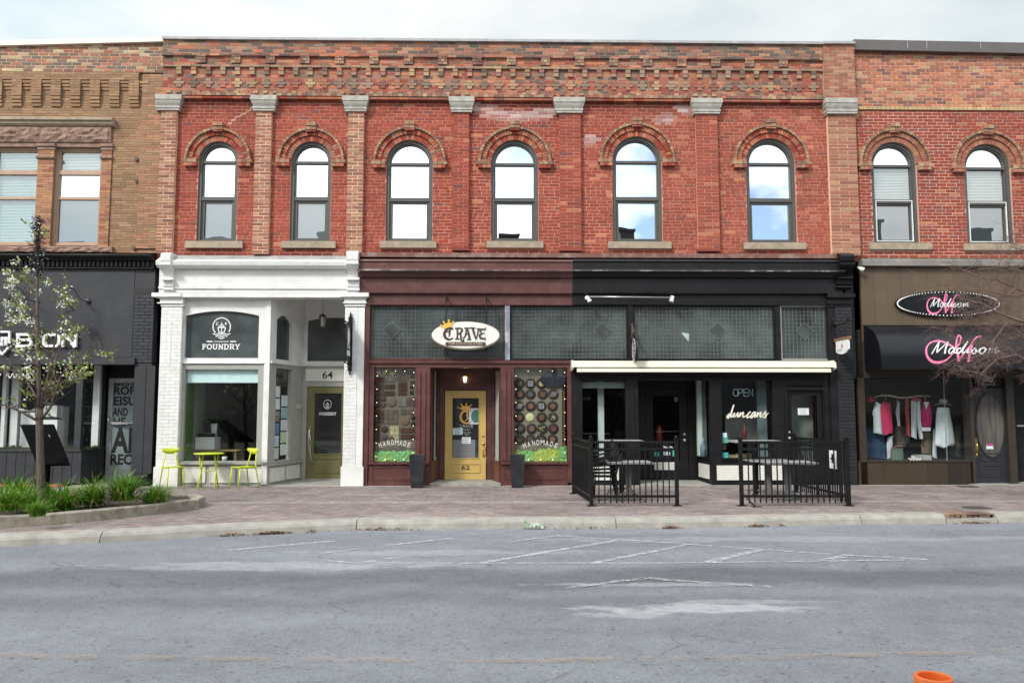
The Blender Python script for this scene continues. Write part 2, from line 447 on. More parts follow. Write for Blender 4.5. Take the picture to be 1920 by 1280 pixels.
M_LAMPLIT = mat('lit_lamp_glass', (0.9, 0.8, 0.6), 0.3, 0.02, emit=(1, 0.72, 0.38, 3.5))
M_LAMPOFF = mat('frosted_lamp_glass', (0.55, 0.54, 0.48), 0.4, 0.05)
M_PAPER = mat('white_paper', (0.74, 0.77, 0.78), 0.8, 0.03)
M_INT = mat('dim_interior_plaster', (0.17, 0.19, 0.185), 0.9, 0.25, 1.5)
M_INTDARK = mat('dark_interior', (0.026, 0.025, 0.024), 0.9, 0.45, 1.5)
M_INTWHITE = mat('white_display_paint', (0.80, 0.83, 0.82), 0.6, 0.03)
M_WOOD = mat('warm_wood', (0.22, 0.12, 0.06), 0.6, 0.25, 8, stretch=(1, 6, 1))
M_DRIFT = mat('driftwood', (0.52, 0.44, 0.36), 0.8, 0.2, 12)
M_TABLE = mat('grey_table_laminate', (0.30, 0.30, 0.29), 0.5, 0.12, 9)
M_TABLELEG = mat('grey_table_column', (0.17, 0.17, 0.17), 0.5, 0.1, 9)
M_CONC = mat('pale_concrete', (0.315, 0.30, 0.272), 0.9, 0.2, 5, 0.5, 70, dirt=(0.25, 0.23, 0.2), damt=0.6, dscale=4)
M_BEDCONC = mat('stained_concrete', (0.31, 0.28, 0.23), 0.9, 0.25, 7, 0.7, 40, dirt=(0.13, 0.11, 0.085), damt=0.7, dscale=6)
M_SOIL = mat('dark_mulch', (0.055, 0.04, 0.03), 0.95, 0.4, 25, 1.0, 60)
M_BARK = mat('grey_brown_bark', (0.098, 0.075, 0.058), 0.9, 0.3, 30, 0.8, 70, stretch=(1, 1, 0.3))
M_TWIG = mat('red_brown_twig', (0.16, 0.10, 0.085), 0.85, 0.25, 10)
M_BRANCH = mat('young_branch_bark', (0.12, 0.085, 0.075), 0.85, 0.25, 20, 0.4)
M_ORANGE = mat('orange_plastic', (0.85, 0.17, 0.025), 0.38, 0.06, 9)
M_RUBBER = mat('black_rubber', (0.02, 0.02, 0.02), 0.8)
M_LETTERBLK = mat('black_sign_panel', (0.004, 0.004, 0.0045), 0.9, 0.2, spec=0.05)
M_TEAL = mat('teal_sticker', (0.05, 0.40, 0.36), 0.5, 0.05)
M_BLINDFAB = mat('pale_aqua_roller_blind', (0.62, 0.83, 0.84), 0.7, 0.03)
M_STEEL_DARK = mat('dark_steel_shade', (0.06, 0.07, 0.085), 0.4, 0.1, 9)
def leafmat(name, c, var=0.35):
    m, N, L, b = nodes(name)
    b.inputs['Roughness'].default_value = 0.5
    a1 = N.new('ShaderNodeAttribute'); a1.attribute_name = 'tint'
    ad = N.new('ShaderNodeVectorMath'); ad.operation = 'MULTIPLY'; ad.inputs[1].default_value = c
    L.new(a1.outputs['Color'], ad.inputs[0]); L.new(ad.outputs['Vector'], b.inputs['Base Color'])
    tr = N.new('ShaderNodeBsdfTranslucent'); L.new(ad.outputs['Vector'], tr.inputs['Color'])
    mxs = N.new('ShaderNodeMixShader'); mxs.inputs['Fac'].default_value = 0.3
    out = [n for n in N if n.type == 'OUTPUT_MATERIAL'][0]
    L.new(b.outputs[0], mxs.inputs[1]); L.new(tr.outputs[0], mxs.inputs[2]); L.new(mxs.outputs[0], out.inputs['Surface'])
    return m
M_LEAF = leafmat('foliage_tint', (1, 1, 1))

def sheet(mb, x0, x1, z0, z1, y):                      # a pane: one upright sheet facing the street
    return mb.add([(x0, y, z0), (x1, y, z0), (x1, y, z1), (x0, y, z1)], [(0, 1, 2, 3)])

_ystep = [0.0]
def text(name, s, x0, x1, z0, z1, y, m, parent, bold=0.0, depth=0.003, tf=None, fitw=True):
    cu = bpy.data.curves.new('lettering', 'FONT'); cu.body = s; cu.size = 1.0; cu.offset = bold; cu.resolution_u = 3
    ob = bpy.data.objects.new('lettering', cu); col.objects.link(ob)
    bpy.context.view_layer.update()
    me = bpy.data.meshes.new_from_object(ob.evaluated_get(bpy.context.evaluated_depsgraph_get()))
    vs = [v.co.copy() for v in me.vertices]; fs = [tuple(p.vertices) for p in me.polygons]
    bpy.data.objects.remove(ob); bpy.data.curves.remove(cu); bpy.data.meshes.remove(me)
    ax, bx_ = min(v.x for v in vs), max(v.x for v in vs); ay, by = min(v.y for v in vs), max(v.y for v in vs)
    sx, sz = (x1 - x0) / (bx_ - ax), (z1 - z0) / (by - ay)
    if not fitw: sx = sz; x0 = (x0 + x1) / 2 - (bx_ - ax) * sx / 2
    mb = MB(tf)
    mb.add([(x0 + (v.x - ax) * sx, y, z0 + (v.y - ay) * sz) for v in vs], fs)
    return mb.build(name, m, parent)

def strokes(name, data, mapf, y, depth, m, parent, tf=None):   # data: list of (points, width[s]); mapf maps traced points to x,z
    mb = MB(tf)
    for i, (pts, w) in enumerate(data):
        q = [mapf(*p) for p in pts]
        d = i * 0.0004
        mb.ribbon(q, w, y - depth - d, y)
    return mb.build(name, m, parent)
# ------------------------------------------------------------------ brick laying
def pick(lst): return lst[rnd.randrange(len(lst))]
def jit(c, a=0.12):
    k = 1 + rnd.uniform(-a, a)
    return tuple(max(0.003, v * k * (1 + rnd.uniform(-a, a) * 0.35)) for v in c)
def cut(a, b, holes):
    segs = [(a, b)]
    for h0, h1 in holes:
        nx = []
        for s0, s1 in segs:
            if h1 <= s0 or h0 >= s1: nx.append((s0, s1)); continue
            if h0 > s0: nx.append((s0, h0))
            if h1 < s1: nx.append((h1, s1))
        segs = nx
    return [s for s in segs if s[1] - s[0] > 0.028]
class Bricks:
    def __init__(s): s.b, s.back = [], MB()
    def field(s, x0, x1, z0, z1, yf, dp, tone, mort, L=0.235, H=0.0763, gap=0.013, holes=None, hdr=0, joint=0.006, main=False, yj=0.002, backing=True, gapz=None):
        n = max(1, round((z1 - z0) / H)); h = (z1 - z0) / n
        gz = gap if gapz is None else gapz
        for i in range(n):
            za, zb = z0 + i * h, z0 + (i + 1) * h; zm = (za + zb) / 2
            hs = holes(zm) if holes else []
            if backing:
                for sub in range(2 if hs else 1):
                    zs = za + (zb - za) * sub / 2 if hs else za; ze = za + (zb - za) * (sub + 1) / 2 if hs else zb
                    for a, b in cut(x0 + 0.004, x1 - 0.004, holes((zs + ze) / 2) if holes else []):
                        k = max(1, int((b - a) / 0.8))
                        for j in range(k):
                            s.back.tint = mort(a + (b - a) * (j + 0.5) / k, zm)
                            sk = ('l' if j else '') + ('r' if j < k - 1 else '')
                            s.back.box(a + (b - a) * j / k, a + (b - a) * (j + 1) / k, yf + joint, yf + dp, zs, ze, sk + 'k')
            hd = hdr and i % hdr == hdr - 1
            l = L / 2 if hd else L
            x = x0 - (l / 2 if i % 2 else 0) - (rnd.uniform(0, 0.02) if x1 - x0 > 1 else 0)
            while x < x1 - 0.02:
                ll = l * (1 + rnd.uniform(-0.03, 0.03)) if x1 - x0 > 1 else l
                a, b = max(x, x0), min(x + ll, x1)
                if x1 - b < 0.05: b = x1
                for c, d in cut(a, b, hs):
                    y = yf + rnd.uniform(-yj, yj)
                    full = main and abs((d - c) - ll) < 1e-6 and not hd
                    s.b.append((c + gap / 2 if c > x0 + 1e-6 else c, d - gap / 2 if d < x1 - 1e-6 else d, y, yf + joint + 0.012, za + gz / 2 + rnd.uniform(-.001, .001), zb - gz / 2 + rnd.uniform(-.001, .001), tone((c + d) / 2, zm), full))
                    if d >= x1: break
                x += ll
    def one(s, x0, x1, y0, y1, z0, z1, t): s.b.append((x0, x1, y0, y1, z0, z1, t, False))
    def finish(s, parent, m, key, name='brick', backname='mortar_wall', limit=300, rest='brick'):
        s.back.build(backname, m, parent)
        mains = [i for i, b in enumerate(s.b) if b[7]]
        mains.sort(key=lambda i: key(s.b[i]))
        chosen = set(mains[:limit])
        meshes = []
        if chosen:
            ex = s.b[next(iter(chosen))]
            l, d, h = 0.235 - 0.011 if ex[1] - ex[0] < 0.26 else ex[1] - ex[0], 0.025, ex[5] - ex[4]
            for k in range(5):                          # five worn brick shapes shared by the pieces
                e = lambda: rnd.uniform(-0.0025, 0.0025)
                me = bpy.data.meshes.new('brick')
                bv = 0.004
                v = [(-.5 * l + bv + e(), 0, bv), (.5 * l - bv + e(), 0, bv + e()), (.5 * l - bv + e(), 0, h - bv + e()), (-.5 * l + bv, 0, h - bv + e()),
                     (-.5 * l, bv, 0), (.5 * l, bv, 0), (.5 * l, bv, h), (-.5 * l, bv, h), (-.5 * l, d, 0), (.5 * l, d, 0), (.5 * l, d, h), (-.5 * l, d, h)]
                f = [(0, 1, 2, 3), (4, 5, 1, 0), (5, 6, 2, 1), (6, 7, 3, 2), (7, 4, 0, 3), (8, 9, 5, 4), (9, 10, 6, 5), (10, 11, 7, 6), (11, 8, 4, 7)]
                me.from_pydata(v, [], f); me.materials.append(m); me.update(); meshes.append(me)
        off = origin(parent)
        for i in sorted(chosen):
            b = s.b[i]
            o = bpy.data.objects.new(name, meshes[i % 5]); col.objects.link(o)
            o.parent = parent
            o.location = Vector(((b[0] + b[1]) / 2, b[2], b[4])) - off
            o.scale = ((b[1] - b[0]) / l, 1, (b[5] - b[4]) / h)
            o['tint'] = [float(t) for t in b[6]]
        mb = MB()
        for i, b in enumerate(s.b):
            if i in chosen: continue
            mb.tint = b[6]; mb.box(b[0], b[1], b[2], b[3], b[4], b[5], 'k')
        mb.build(rest, m, parent, kind='stuff')

def arch_win(px0, px1, pyt, pyspring, pyb):             # frame radius and centre from the measured frame edges
    ym = (pyspring + pyb) / 2
    x0, x1 = X(px0, ym), X(px1, ym)
    cx, r = (x0 + x1) / 2, (x1 - x0) / 2
    zt = Z(pyt, (px0 + px1) / 2); zb = Z(pyb, (px0 + px1) / 2)
    return cx, zt - r, r, zb
TAN = [(.30, .19, .12), (.25, .15, .10), (.20, .12, .085), (.36, .24, .15), (.33, .17, .10)]
def arch_bricks(parent, cx, cz, r, tones, key=True):
    mb = MB()
    def vouss(r0, r1, y0, n, tset, h=0.009):
        for i in range(n):
            a0, a1 = math.pi * i / n, math.pi * (i + 1) / n
            g = h / (r0 + r1)
            mb.tint = jit(pick(tset), .15)
            mb.band(cx, cz, r0, r1, a0 + g, a1 - g, y0 + rnd.uniform(-.003, .003), y0 + .12, 1)
    mb.tint = (.36, .24, .17)
    mb.band(cx, cz, r - .004, r + .285, 0, math.pi, -0.006, 0.2, 28)
    k = r / 0.44
    vouss(r - .002, r + .115, -.020, round(26 * k), tones)
    vouss(r + .122, r + .232, -.055, round(30 * k), tones)
    vouss(r + .238, r + .292, -.105, round(26 * k), TAN)
    if key:
        for z0, z1, w, y, t in ((.315, .40, .115, -.15, TAN), (.262, .312, .115, -.13, TAN), (.19, .235, .115, -.125, tones), (.232, .26, .115, -.14, TAN)):
            for q in (0, 1):
                mb.tint = jit(pick(t)); mb.box(cx - w + w * q + .004, cx + w * q - .004, y, .02, cz + r + z0, cz + r + z1)
    for sgn in (-1, 1):                                 # corbelled springers
        a, b = sorted((cx + sgn * (r + .01), cx + sgn * (r + .33)))
        for z0, z1, y, ins in ((-.07, 0.0, -.115, 0), (-.145, -.075, -.105, .035), (-.02, .045, -.085, .06)):
            n = 3
            for q in range(n):
                i0, i1 = (a + (ins if sgn < 0 else 0), b - (ins if sgn > 0 else 0))
                mb.tint = jit(pick(TAN if z0 < -.05 and z0 > -.1 else tones + TAN[:1]))
                mb.box(i0 + (i1 - i0) * q / n + .003, i0 + (i1 - i0) * (q + 1) / n - .003, y, .02, cz + z0, cz + z1)
    mb.build('brick_arch', T_BRICK, parent, kind='stuff')

def arch_window(parent, cx, cz, r, zb, panes, style=0, sill=None, y0=0.05):
    """frame with a half-round light, a transom at the springing and a pair of sashes; panes: three pane materials, top down"""
    w = .07
    f = MB()
    f.band(cx, cz, r - w, r - .003, 0, math.pi, y0, y0 + .12, 28)
    f.band(cx, cz, r - w - .028, r - w + .002, 0, math.pi, y0 + .03, y0 + .12, 28)
    f.box(cx - r + .003, cx - r + w, y0, y0 + .12, zb, cz); f.box(cx + r - w, cx + r - .003, y0, y0 + .12, zb, cz)
    f.box(cx - r + w, cx - r + w + .025, y0 + .03, y0 + .12, zb + .05, cz); f.box(cx + r - w - .025, cx + r - w, y0 + .03, y0 + .12, zb + .05, cz)
    f.box(cx - r + w, cx + r - w, y0 + .002, y0 + .12, zb, zb + .055)
    f.box(cx - r + w + .025, cx + r - w - .025, y0 + .02, y0 + .12, cz - .045, cz + .012)
    zm = zb + (cz - zb) * .535
    f.box(cx - r + w + .003, cx + r - w - .003, y0 + .012, y0 + .11, zm - .035, zm + .05)
    f.frame(cx - r + w + .026, cx + r - w - .026, zb + .056, zm - .036, .045, y0 + .045, y0 + .11)
    win = f.build('window', M_FRAME, parent)
    if style:                                           # white line of the storm sash
        g = MB()
        g.frame(cx - r + w + .03, cx + r - w - .03, zb + .06, zm + .03, .016, y0 + .006, y0 + .04)
        g.build('storm_sash', M_WHITEVINYL, win)
    p = MB(); n = 24; ri = r - w - .02
    p.add([(cx + ri * math.cos(math.pi * i / n), y0 + .085, cz + .008 + ri * math.sin(math.pi * i / n)) for i in range(n + 1)], [tuple(range(n + 1))])
    p.build('pane', panes[0], win)
    sheet(MB(), cx - ri, cx + ri, zm + .045, cz - .04, y0 + .085).build('pane', panes[1], win)
    sheet(MB(), cx - ri, cx + ri, zb + .06, zm - .04, y0 + .09).build('pane', panes[2], win)
    if style:
        bl = MB(); z = zm + .06
        while z < cz - .06:
            bl.add([(cx - ri + .01, y0 + .12, z), (cx + ri - .01, y0 + .12, z), (cx + ri - .01, y0 + .15, z + .03), (cx - ri + .01, y0 + .15, z + .03)], [(0, 1, 2, 3)]); z += .036
        bl.build('blind', M_WHITEVINYL, win)
        MB().box(cx - ri, cx + ri, y0 + .2, y0 + .24, zb, cz + ri).build('room_shade', M_INT, win)
    if sill:
        s = MB(); s.box(sill[0], sill[1], -.07, .05, sill[2], sill[3]); s.build('sill', M_SILL, win)
    return win

# ------------------------------------------------------------------ ground, road, pavement
g = MB(); g.box(-400, 400, -400, 400, -1.0, -.16)
tag(g.build('ground', mat('ground_earth', (0.2, 0.19, 0.18), 0.9, 0.1)), kind='structure')

def road_material():
    m, N, L, b = nodes('worn_grey_asphalt')
    b.inputs['Roughness'].default_value = 0.85
    b.inputs['Specular IOR Level'].default_value = 0.35
    geo = N.new('ShaderNodeNewGeometry'); sep = N.new('ShaderNodeSeparateXYZ'); L.new(geo.outputs['Position'], sep.inputs[0])
    def noise(scale, det=6, st=(1, 1, 1), rough=.55):
        mp_ = N.new('ShaderNodeMapping'); mp_.inputs['Scale'].default_value = st; L.new(geo.outputs['Position'], mp_.inputs['Vector'])
        n_ = N.new('ShaderNodeTexNoise'); n_.inputs['Scale'].default_value = scale; n_.inputs['Detail'].default_value = det; n_.inputs['Roughness'].default_value = rough
        L.new(mp_.outputs['Vector'], n_.inputs['Vector']); return n_.outputs['Fac']
    def mr(v, a, b_, c, d):
        r_ = N.new('ShaderNodeMapRange'); r_.inputs['From Min'].default_value = a; r_.inputs['From Max'].default_value = b_; r_.inputs['To Min'].default_value = c; r_.inputs['To Max'].default_value = d
        L.new(v, r_.inputs['Value']); return r_.outputs['Result']
    def mth(op, a, b_):
        q = N.new('ShaderNodeMath'); q.operation = op
        for i, e in enumerate((a, b_)):
            if isinstance(e, (int, float)): q.inputs[i].default_value = e
            else: L.new(e, q.inputs[i])
        return q.outputs[0]
    # wheel tracks: oil-dark bands along the lanes, wandering a little
    wob = mr(noise(.35, 3, (1, .3, 1)), .3, .7, -.35, .35)
    yy = mth('ADD', sep.outputs['Y'], wob)
    ramp = N.new('ShaderNodeValToRGB'); ramp.color_ramp.interpolation = 'EASE'
    els = ramp.color_ramp.elements
    stops = [(-13.5, .92), (-11.9, 1.0), (-11.0, .92), (-10.5, .93), (-10.0, .78), (-9.65, .93), (-9.2, .66), (-8.75, .63), (-8.3, 1.03), (-7.4, 1.0), (-6.6, .98), (-5.4, 1.12)]
    ramp.color_ramp.elements[0].position = 0; ramp.color_ramp.elements[1].position = 1
    yv = mr(yy, -14, -5, 0, 1)
    for i, (y_, v_) in enumerate(stops):
        p_ = (y_ + 14) / 9
        e = els[0] if i == 0 else (els[len(els) - 1] if i == len(stops) - 1 else els.new(p_))
        e.position = p_; e.color = (v_, v_, v_, 1)
    L.new(yv, ramp.inputs['Fac'])
    big = mr(noise(.55, 5, (.5, 1.4, 1)), .32, .68, .86, 1.14)
    mid = mr(noise(3.2, 7, (1, 1, 1), .7), .3, .7, .88, 1.12)
    vor = N.new('ShaderNodeTexVoronoi'); vor.inputs['Scale'].default_value = 85; L.new(geo.outputs['Position'], vor.inputs['Vector'])
    vs = N.new('ShaderNodeSeparateColor'); L.new(vor.outputs['Color'], vs.inputs[0])
    agg = mr(vs.outputs[0], 0, 1, .80, 1.20)
    vor2 = N.new('ShaderNodeTexVoronoi'); vor2.inputs['Scale'].default_value = 34; L.new(geo.outputs['Position'], vor2.inputs['Vector'])
    vs2 = N.new('ShaderNodeSeparateColor'); L.new(vor2.outputs['Color'], vs2.inputs[0])
    pit = mr(vs2.outputs[1], .0, .05, .62, 1.0)
    # small dark tar bits, stretched along the lane
    tar = mr(noise(5.5, 3, (1.0, 3.6, 1), .6), .715, .74, 1.0, .55)
    # hairline cracks and dark drips of oil down the lane middles
    ds = N.new('ShaderNodeTexNoise'); ds.inputs['Scale'].default_value = 1.1; ds.inputs['Detail'].default_value = 6; L.new(geo.outputs['Position'], ds.inputs['Vector'])
    va = N.new('ShaderNodeVectorMath'); va.operation = 'MULTIPLY_ADD'; va.inputs[1].default_value = (1.1, 1.1, 0); L.new(ds.outputs['Color'], va.inputs[0]); L.new(geo.outputs['Position'], va.inputs[2])
    vc = N.new('ShaderNodeTexVoronoi'); vc.feature = 'DISTANCE_TO_EDGE'; vc.inputs['Scale'].default_value = .33; L.new(va.outputs['Vector'], vc.inputs['Vector'])
    crk = mth('MAXIMUM', mr(vc.outputs['Distance'], .0015, .005, .74, 1), mr(noise(.8, 3), .5, .56, 1, 0))
    oil = mr(noise(2.4, 6, (.45, 1.6, 1), .7), .60, .74, 1.0, .80)
    tar = mth('MULTIPLY', tar, mth('MULTIPLY', crk, oil))
    val = mth('MULTIPLY', mth('MULTIPLY', mth('MULTIPLY', mth('MULTIPLY', ramp.outputs['Color'], big), mid), mth('MULTIPLY', agg, pit)), tar)
    sc_ = N.new('ShaderNodeVectorMath'); sc_.operation = 'SCALE'; sc_.inputs[0].default_value = (0.184, 0.194, 0.217); L.new(val, sc_.inputs['Scale'])
    # pale worn patches where paint and grit remain
    def blob(cx, cy, rx, ry):
        dx = mth('MULTIPLY', mth('SUBTRACT', sep.outputs['X'], cx), 1 / rx); dy = mth('MULTIPLY', mth('SUBTRACT', sep.outputs['Y'], cy), 1 / ry)
        return mth('ADD', mth('MULTIPLY', dx, dx), mth('MULTIPLY', dy, dy))
    src = sc_.outputs['Vector']
    for cx, cy, rx, ry, amt in PATCHES:
        d_ = mth('ADD', blob(cx, cy, rx, ry), mr(noise(2.6, 7, (1, 2.2, 1), .68), .25, .75, -1.3, 1.3))
        fac = mth('MULTIPLY', mr(d_, .35, 1.15, amt, 0), mr(noise(9, 4), .3, .6, .5, 1))
        mxx = N.new('ShaderNodeMix'); mxx.data_type = 'RGBA'; L.new(fac, mxx.inputs['Factor']); L.new(src, mxx.inputs['A']); mxx.inputs['B'].default_value = (.40, .405, .42, 1)
        src = mxx.outputs['Result']
    L.new(src, b.inputs['Base Color'])
    bp = N.new('ShaderNodeBump'); bp.inputs['Strength'].default_value = .5; bp.inputs['Distance'].default_value = .006
    L.new(vs.outputs[1], bp.inputs['Height']); L.new(bp.outputs['Normal'], b.inputs['Normal'])
    return m
def blobpx(px, py, rx, ry, amt):
    x, y = G(px, py, -.13); return (x, y, rx, ry, amt)
PATCHES = [blobpx(1275, 1141, 1.0, .2, .75), blobpx(1195, 1152, .5, .16, .5), blobpx(1215, 1095, 1.3, .09, .5), blobpx(520, 1060, 2.0, .28, .45), blobpx(800, 1035, 2.0, .2, .35), blobpx(1500, 1010, 4.5, .25, .35), blobpx(1370, 1128, .8, .1, .4)]
r = MB(); r.box(-60, 60, -18.2, -4.5, -.155, -.13)
road = tag(r.build('road', road_material()), kind='structure')

def worn(name, c, amount, scale=9, top=.85):
    m, N, L, b = nodes(name); b.inputs['Base Color'].default_value = (*c, 1); b.inputs['Roughness'].default_value = .85
    out = [n for n in N if n.type == 'OUTPUT_MATERIAL'][0]
    geo = N.new('ShaderNodeNewGeometry'); n_ = N.new('ShaderNodeTexNoise'); n_.inputs['Scale'].default_value = scale; n_.inputs['Detail'].default_value = 8; n_.inputs['Roughness'].default_value = .75
    L.new(geo.outputs['Position'], n_.inputs['Vector'])
    mr = N.new('ShaderNodeMapRange'); mr.inputs['From Min'].default_value = amount - .10; mr.inputs['From Max'].default_value = amount + .10; mr.inputs['To Max'].default_value = top
    L.new(n_.outputs['Fac'], mr.inputs['Value'])
    tr = N.new('ShaderNodeBsdfTransparent'); mxs = N.new('ShaderNodeMixShader')
    L.new(mr.outputs['Result'], mxs.inputs['Fac']); L.new(tr.outputs[0], mxs.inputs[1]); L.new(b.outputs[0], mxs.inputs[2]); L.new(mxs.outputs[0], out.inputs['Surface'])
    return m
M_LINE = worn('worn_white_paint', (.50, .51, .53), .50)
M_LINE2 = worn('ghost_white_paint', (.46, .47, .49), .53)
M_YLINE = worn('worn_yellow_paint', (.44, .30, .18), .50, 5, .27)
zl = -.1255
def line(pts, w, m, name='road_marking'):
    mb = MB(); q = [G(px, py, -.13) for px, py in pts]
    for (ax, ay), (bx, by) in zip(q, q[1:]):
        l = math.hypot(bx - ax, by - ay); nx, ny = -(by - ay) / l * w / 2, (bx - ax) / l * w / 2
        mb.add([(ax + nx, ay + ny, 0), (bx + nx, by + ny, 0), (bx - nx, by - ny, 0), (ax - nx, ay - ny, 0)], [(0, 3, 2, 1)])
    global zl
    zl += .0004
    mb.v = [(x, y, zl) for x, y, z in mb.v]
    return mb.build(name, m, road)
line([(427, 1031.5), (627, 1014)], .09, M_LINE)
line([(600, 1049), (664, 1056)], .08, M_LINE2); line([(664, 1056.5), (777, 1041.5), (815, 1045)], .09, M_LINE2)
line([(722, 1023), (848, 1009)], .09, M_LINE)
line([(902, 1055.5), (1165, 1012)], .10, M_LINE)
line([(1105, 1057), (1285, 1022.5)], .09, M_LINE)
line([(735, 1056), (1242, 1056), (1500, 1052.8), (1740, 1049.5)], .055, M_LINE)
line([(1043, 1004.5), (1238, 1017), (1410, 1029), (1559, 1039.5)], .07, M_LINE)
line([(1325, 1054.5), (1430, 1030.5)], .11, M_LINE); line([(1543, 1051.5), (1592, 1041)], .12, M_LINE); line([(1590, 1041), (1736, 1049)], .07, M_LINE)
line([(960, 1016), (1043, 1005)], .07, M_LINE2); line([(880, 1003), (965, 996)], .06, M_LINE2); line([(745, 1000), (800, 995)], .05, M_LINE2)
line([(1060, 1103), (1215, 1084), (1260, 1089), (1445, 1101)], .09, M_LINE2); line([(600, 1039), (680, 1029)], .06, M_LINE2)
line([(-300, 1226), (0, 1231), (480, 1237), (960, 1240), (1440, 1234), (1920, 1222), (2200, 1214)], .10, M_YLINE, 'centre_line')

# kerb line along the street, from the bump-out on the left
KERB = [(-30, -7.7), (-13, -7.55), (-9, -7.35)] + [G(px, py, -.13) for px, py in ((0, 1025), (190, 1017), (420, 1004), (670, 993), (960, 991), (1240, 990), (1600, 983), (1780, 981), (1920, 979))] + [(14, -4.85), (30, -4.8)]
def kerb_y(x):
    for (ax, ay), (bx, by) in zip(KERB, KERB[1:]):
        if ax <= x <= bx: return ay + (by - ay) * (x - ax) / (bx - ax)
    return KERB[-1][1]
side = MB()
n = len(KERB)
side.add([(x, y + .1, -.012) for x, y in KERB] + [(KERB[-1][0], 2.5, -.012), (KERB[0][0], 2.5, -.012)], [tuple(range(n + 2))])
sidewalk = tag(side.build('sidewalk', mat('sandy_joints', (.22, .18, .16), .95, .2, 20)), kind='structure')
PAV = [(.235, .192, .182), (.22, .175, .168), (.248, .205, .196), (.208, .17, .166), (.228, .198, .198), (.255, .20, .18)]
pv = []
ca, sa = math.cos(R(45)), math.sin(R(45))
S = .102
for i in range(-230, 231):
    for j in range(-230, 231):
        k = (i - j) % 4
        if k == 0: cx, cy, hz = i + 1, j + .5, True
        elif k == 2: cx, cy, hz = i + .5, j, False
        else: continue
        x, y = (cx * ca - cy * sa) * S, (cx * sa + cy * ca) * S - 3
        if not (-13 < x < 13.5 and y < -.10 and y > kerb_y(x) + .30): continue
        if -3.24 < y < -3.08: continue
        pv.append((x, y, hz))
pv.sort(key=lambda p: abs(p[0] - .3) * .35 - p[1] * -1)     # nearest the camera first
pm = []
for k in range(4):
    me = bpy.data.meshes.new('paver'); e = lambda: rnd.uniform(-.0012, .0012)
    l, w = .0985, .0485; bv = .004
    v = [(-l + bv, -w + bv, 0 + e()), (l - bv, -w + bv, 0 + e()), (l - bv, w - bv, e()), (-l + bv, w - bv, e()), (-l, -w, -.004), (l, -w, -.004), (l, w, -.004), (-l, w, -.004), (-l, -w, -.02), (l, -w, -.02), (l, w, -.02), (-l, w, -.02)]
    f = [(0, 1, 2, 3)] + [(4 + q, 4 + (q + 1) % 4, (q + 1) % 4, q) for q in range(4)] + [(8 + q, 8 + (q + 1) % 4, 4 + (q + 1) % 4, 4 + q) for q in range(4)]
    me.from_pydata(v, [], f); me.materials.append(T_PAVER); pm.append(me)
so = origin(sidewalk)
vis = [p for p in pv if abs(p[0] - .3) < 7.5]
first = set(id(p) for p in vis[:300])
rest = MB()
for q, p in enumerate(pv):
    t = jit(pick(PAV), .12)
    gr = mnoise.noise((p[0] * .6, p[1] * .9, 3.1)); t = tuple(c * (1 + .22 * gr) for c in t)
    a = R(45) if p[2] else R(135)
    if id(p) in first:
        o = bpy.data.objects.new('paver', pm[q % 4]); col.objects.link(o); o.parent = sidewalk
        o.location = Vector((p[0], p[1], rnd.uniform(-.0015, .0015))) - so; o.rotation_euler = (0, 0, a); o['tint'] = list(t)
    else:
        c_, s_ = math.cos(a), math.sin(a); dz = rnd.uniform(-.002, .002)
        rest.tint = t; rest.tf = lambda x, y, z, P_=p, c_=c_, s_=s_, dz=dz: (P_[0] + x * c_ - y * s_, P_[1] + x * s_ + y * c_, z + dz)
        rest.box(-.0985, .0985, -.0485, .0485, -.02, 0, 'b')
rest.tf = None
rest.build('paver', T_PAVER, sidewalk, kind='stuff')
sol = MB()
x = -13
while x < 13.5:                                         # soldier row across the pavement
    sol.tint = jit((.29, .265, .255), .1); sol.box(x + .003, x + .099, -3.26, -3.06, -.02, .003, 'b'); x += .102
sol.build('paver', T_PAVER, sidewalk, kind='stuff')
for a, b in ((-13, -7.5), (-7.49, -5.6), (-5.59, -3.0), (-2.99, -.4), (-.39, 1.45), (1.46, 4.5), (4.51, 7.7), (7.71, 10.2), (10.21, 13.5)):
    MB().box(a, b, -.16, 1.6, -.03, .006).build('concrete_slab', M_CONC, sidewalk)
st = MB(); st.box(-14, X(122, 900), -.20, .12, -.02, .05); st.build('red_step', mat('red_painted_step', (.42, .13, .10), .7, .2, 5, .3, 40), sidewalk)

kerb = MB()
joints = [-30, -9, G(187, 1017, -.13)[0], G(668, 993, -.13)[0], G(1155, 990, -.13)[0], G(1617, 983, -.13)[0], G(1775, 981, -.13)[0]]
kroot = bpy.data.objects.new('kerb', None); col.objects.link(kroot); tag(kroot, kind='structure')
def kerb_piece(a, b, name='kerb_stone', m=M_CONC, top=.006):
    xs = [a + .006] + [x for x, _ in KERB if a + .05 < x < b - .05] + [b - .006]
    k = int((b - a) / .12)
    xs = sorted(set(xs + [a + (b - a) * i / max(k, 1) for i in range(1, k)]))
    mb = MB(); v, f = [], []
    for x in xs:
        y = kerb_y(x) + mnoise.noise((x * .9, 0, 0)) * .02 + mnoise.noise((x * 4, 0, 3)) * .008; w = mnoise.noise((x * 2.2, 5, 0)) * .012 + mnoise.noise((x * 6, 5, 2)) * .006
        v += [(x, y - .01, -.16), (x, y + .02, -.05 + w), (x, y + .05, top - .018), (x, y + .085, top + w * .3), (x, y + .34, top + .002), (x, y + .34, -.16)]
    for i in range(len(xs) - 1):
        for q in range(5): f.append((6 * i + q, 6 * i + 6 + q, 6 * i + 7 + q, 6 * i + 1 + q))
    f += [tuple(range(5, -1, -1)), tuple(range(6 * len(xs) - 6, 6 * len(xs)))]
    mb.add(v, f); mb.build(name, m, kroot)
for a, b in zip(joints, joints[1:]): kerb_piece(a, b)
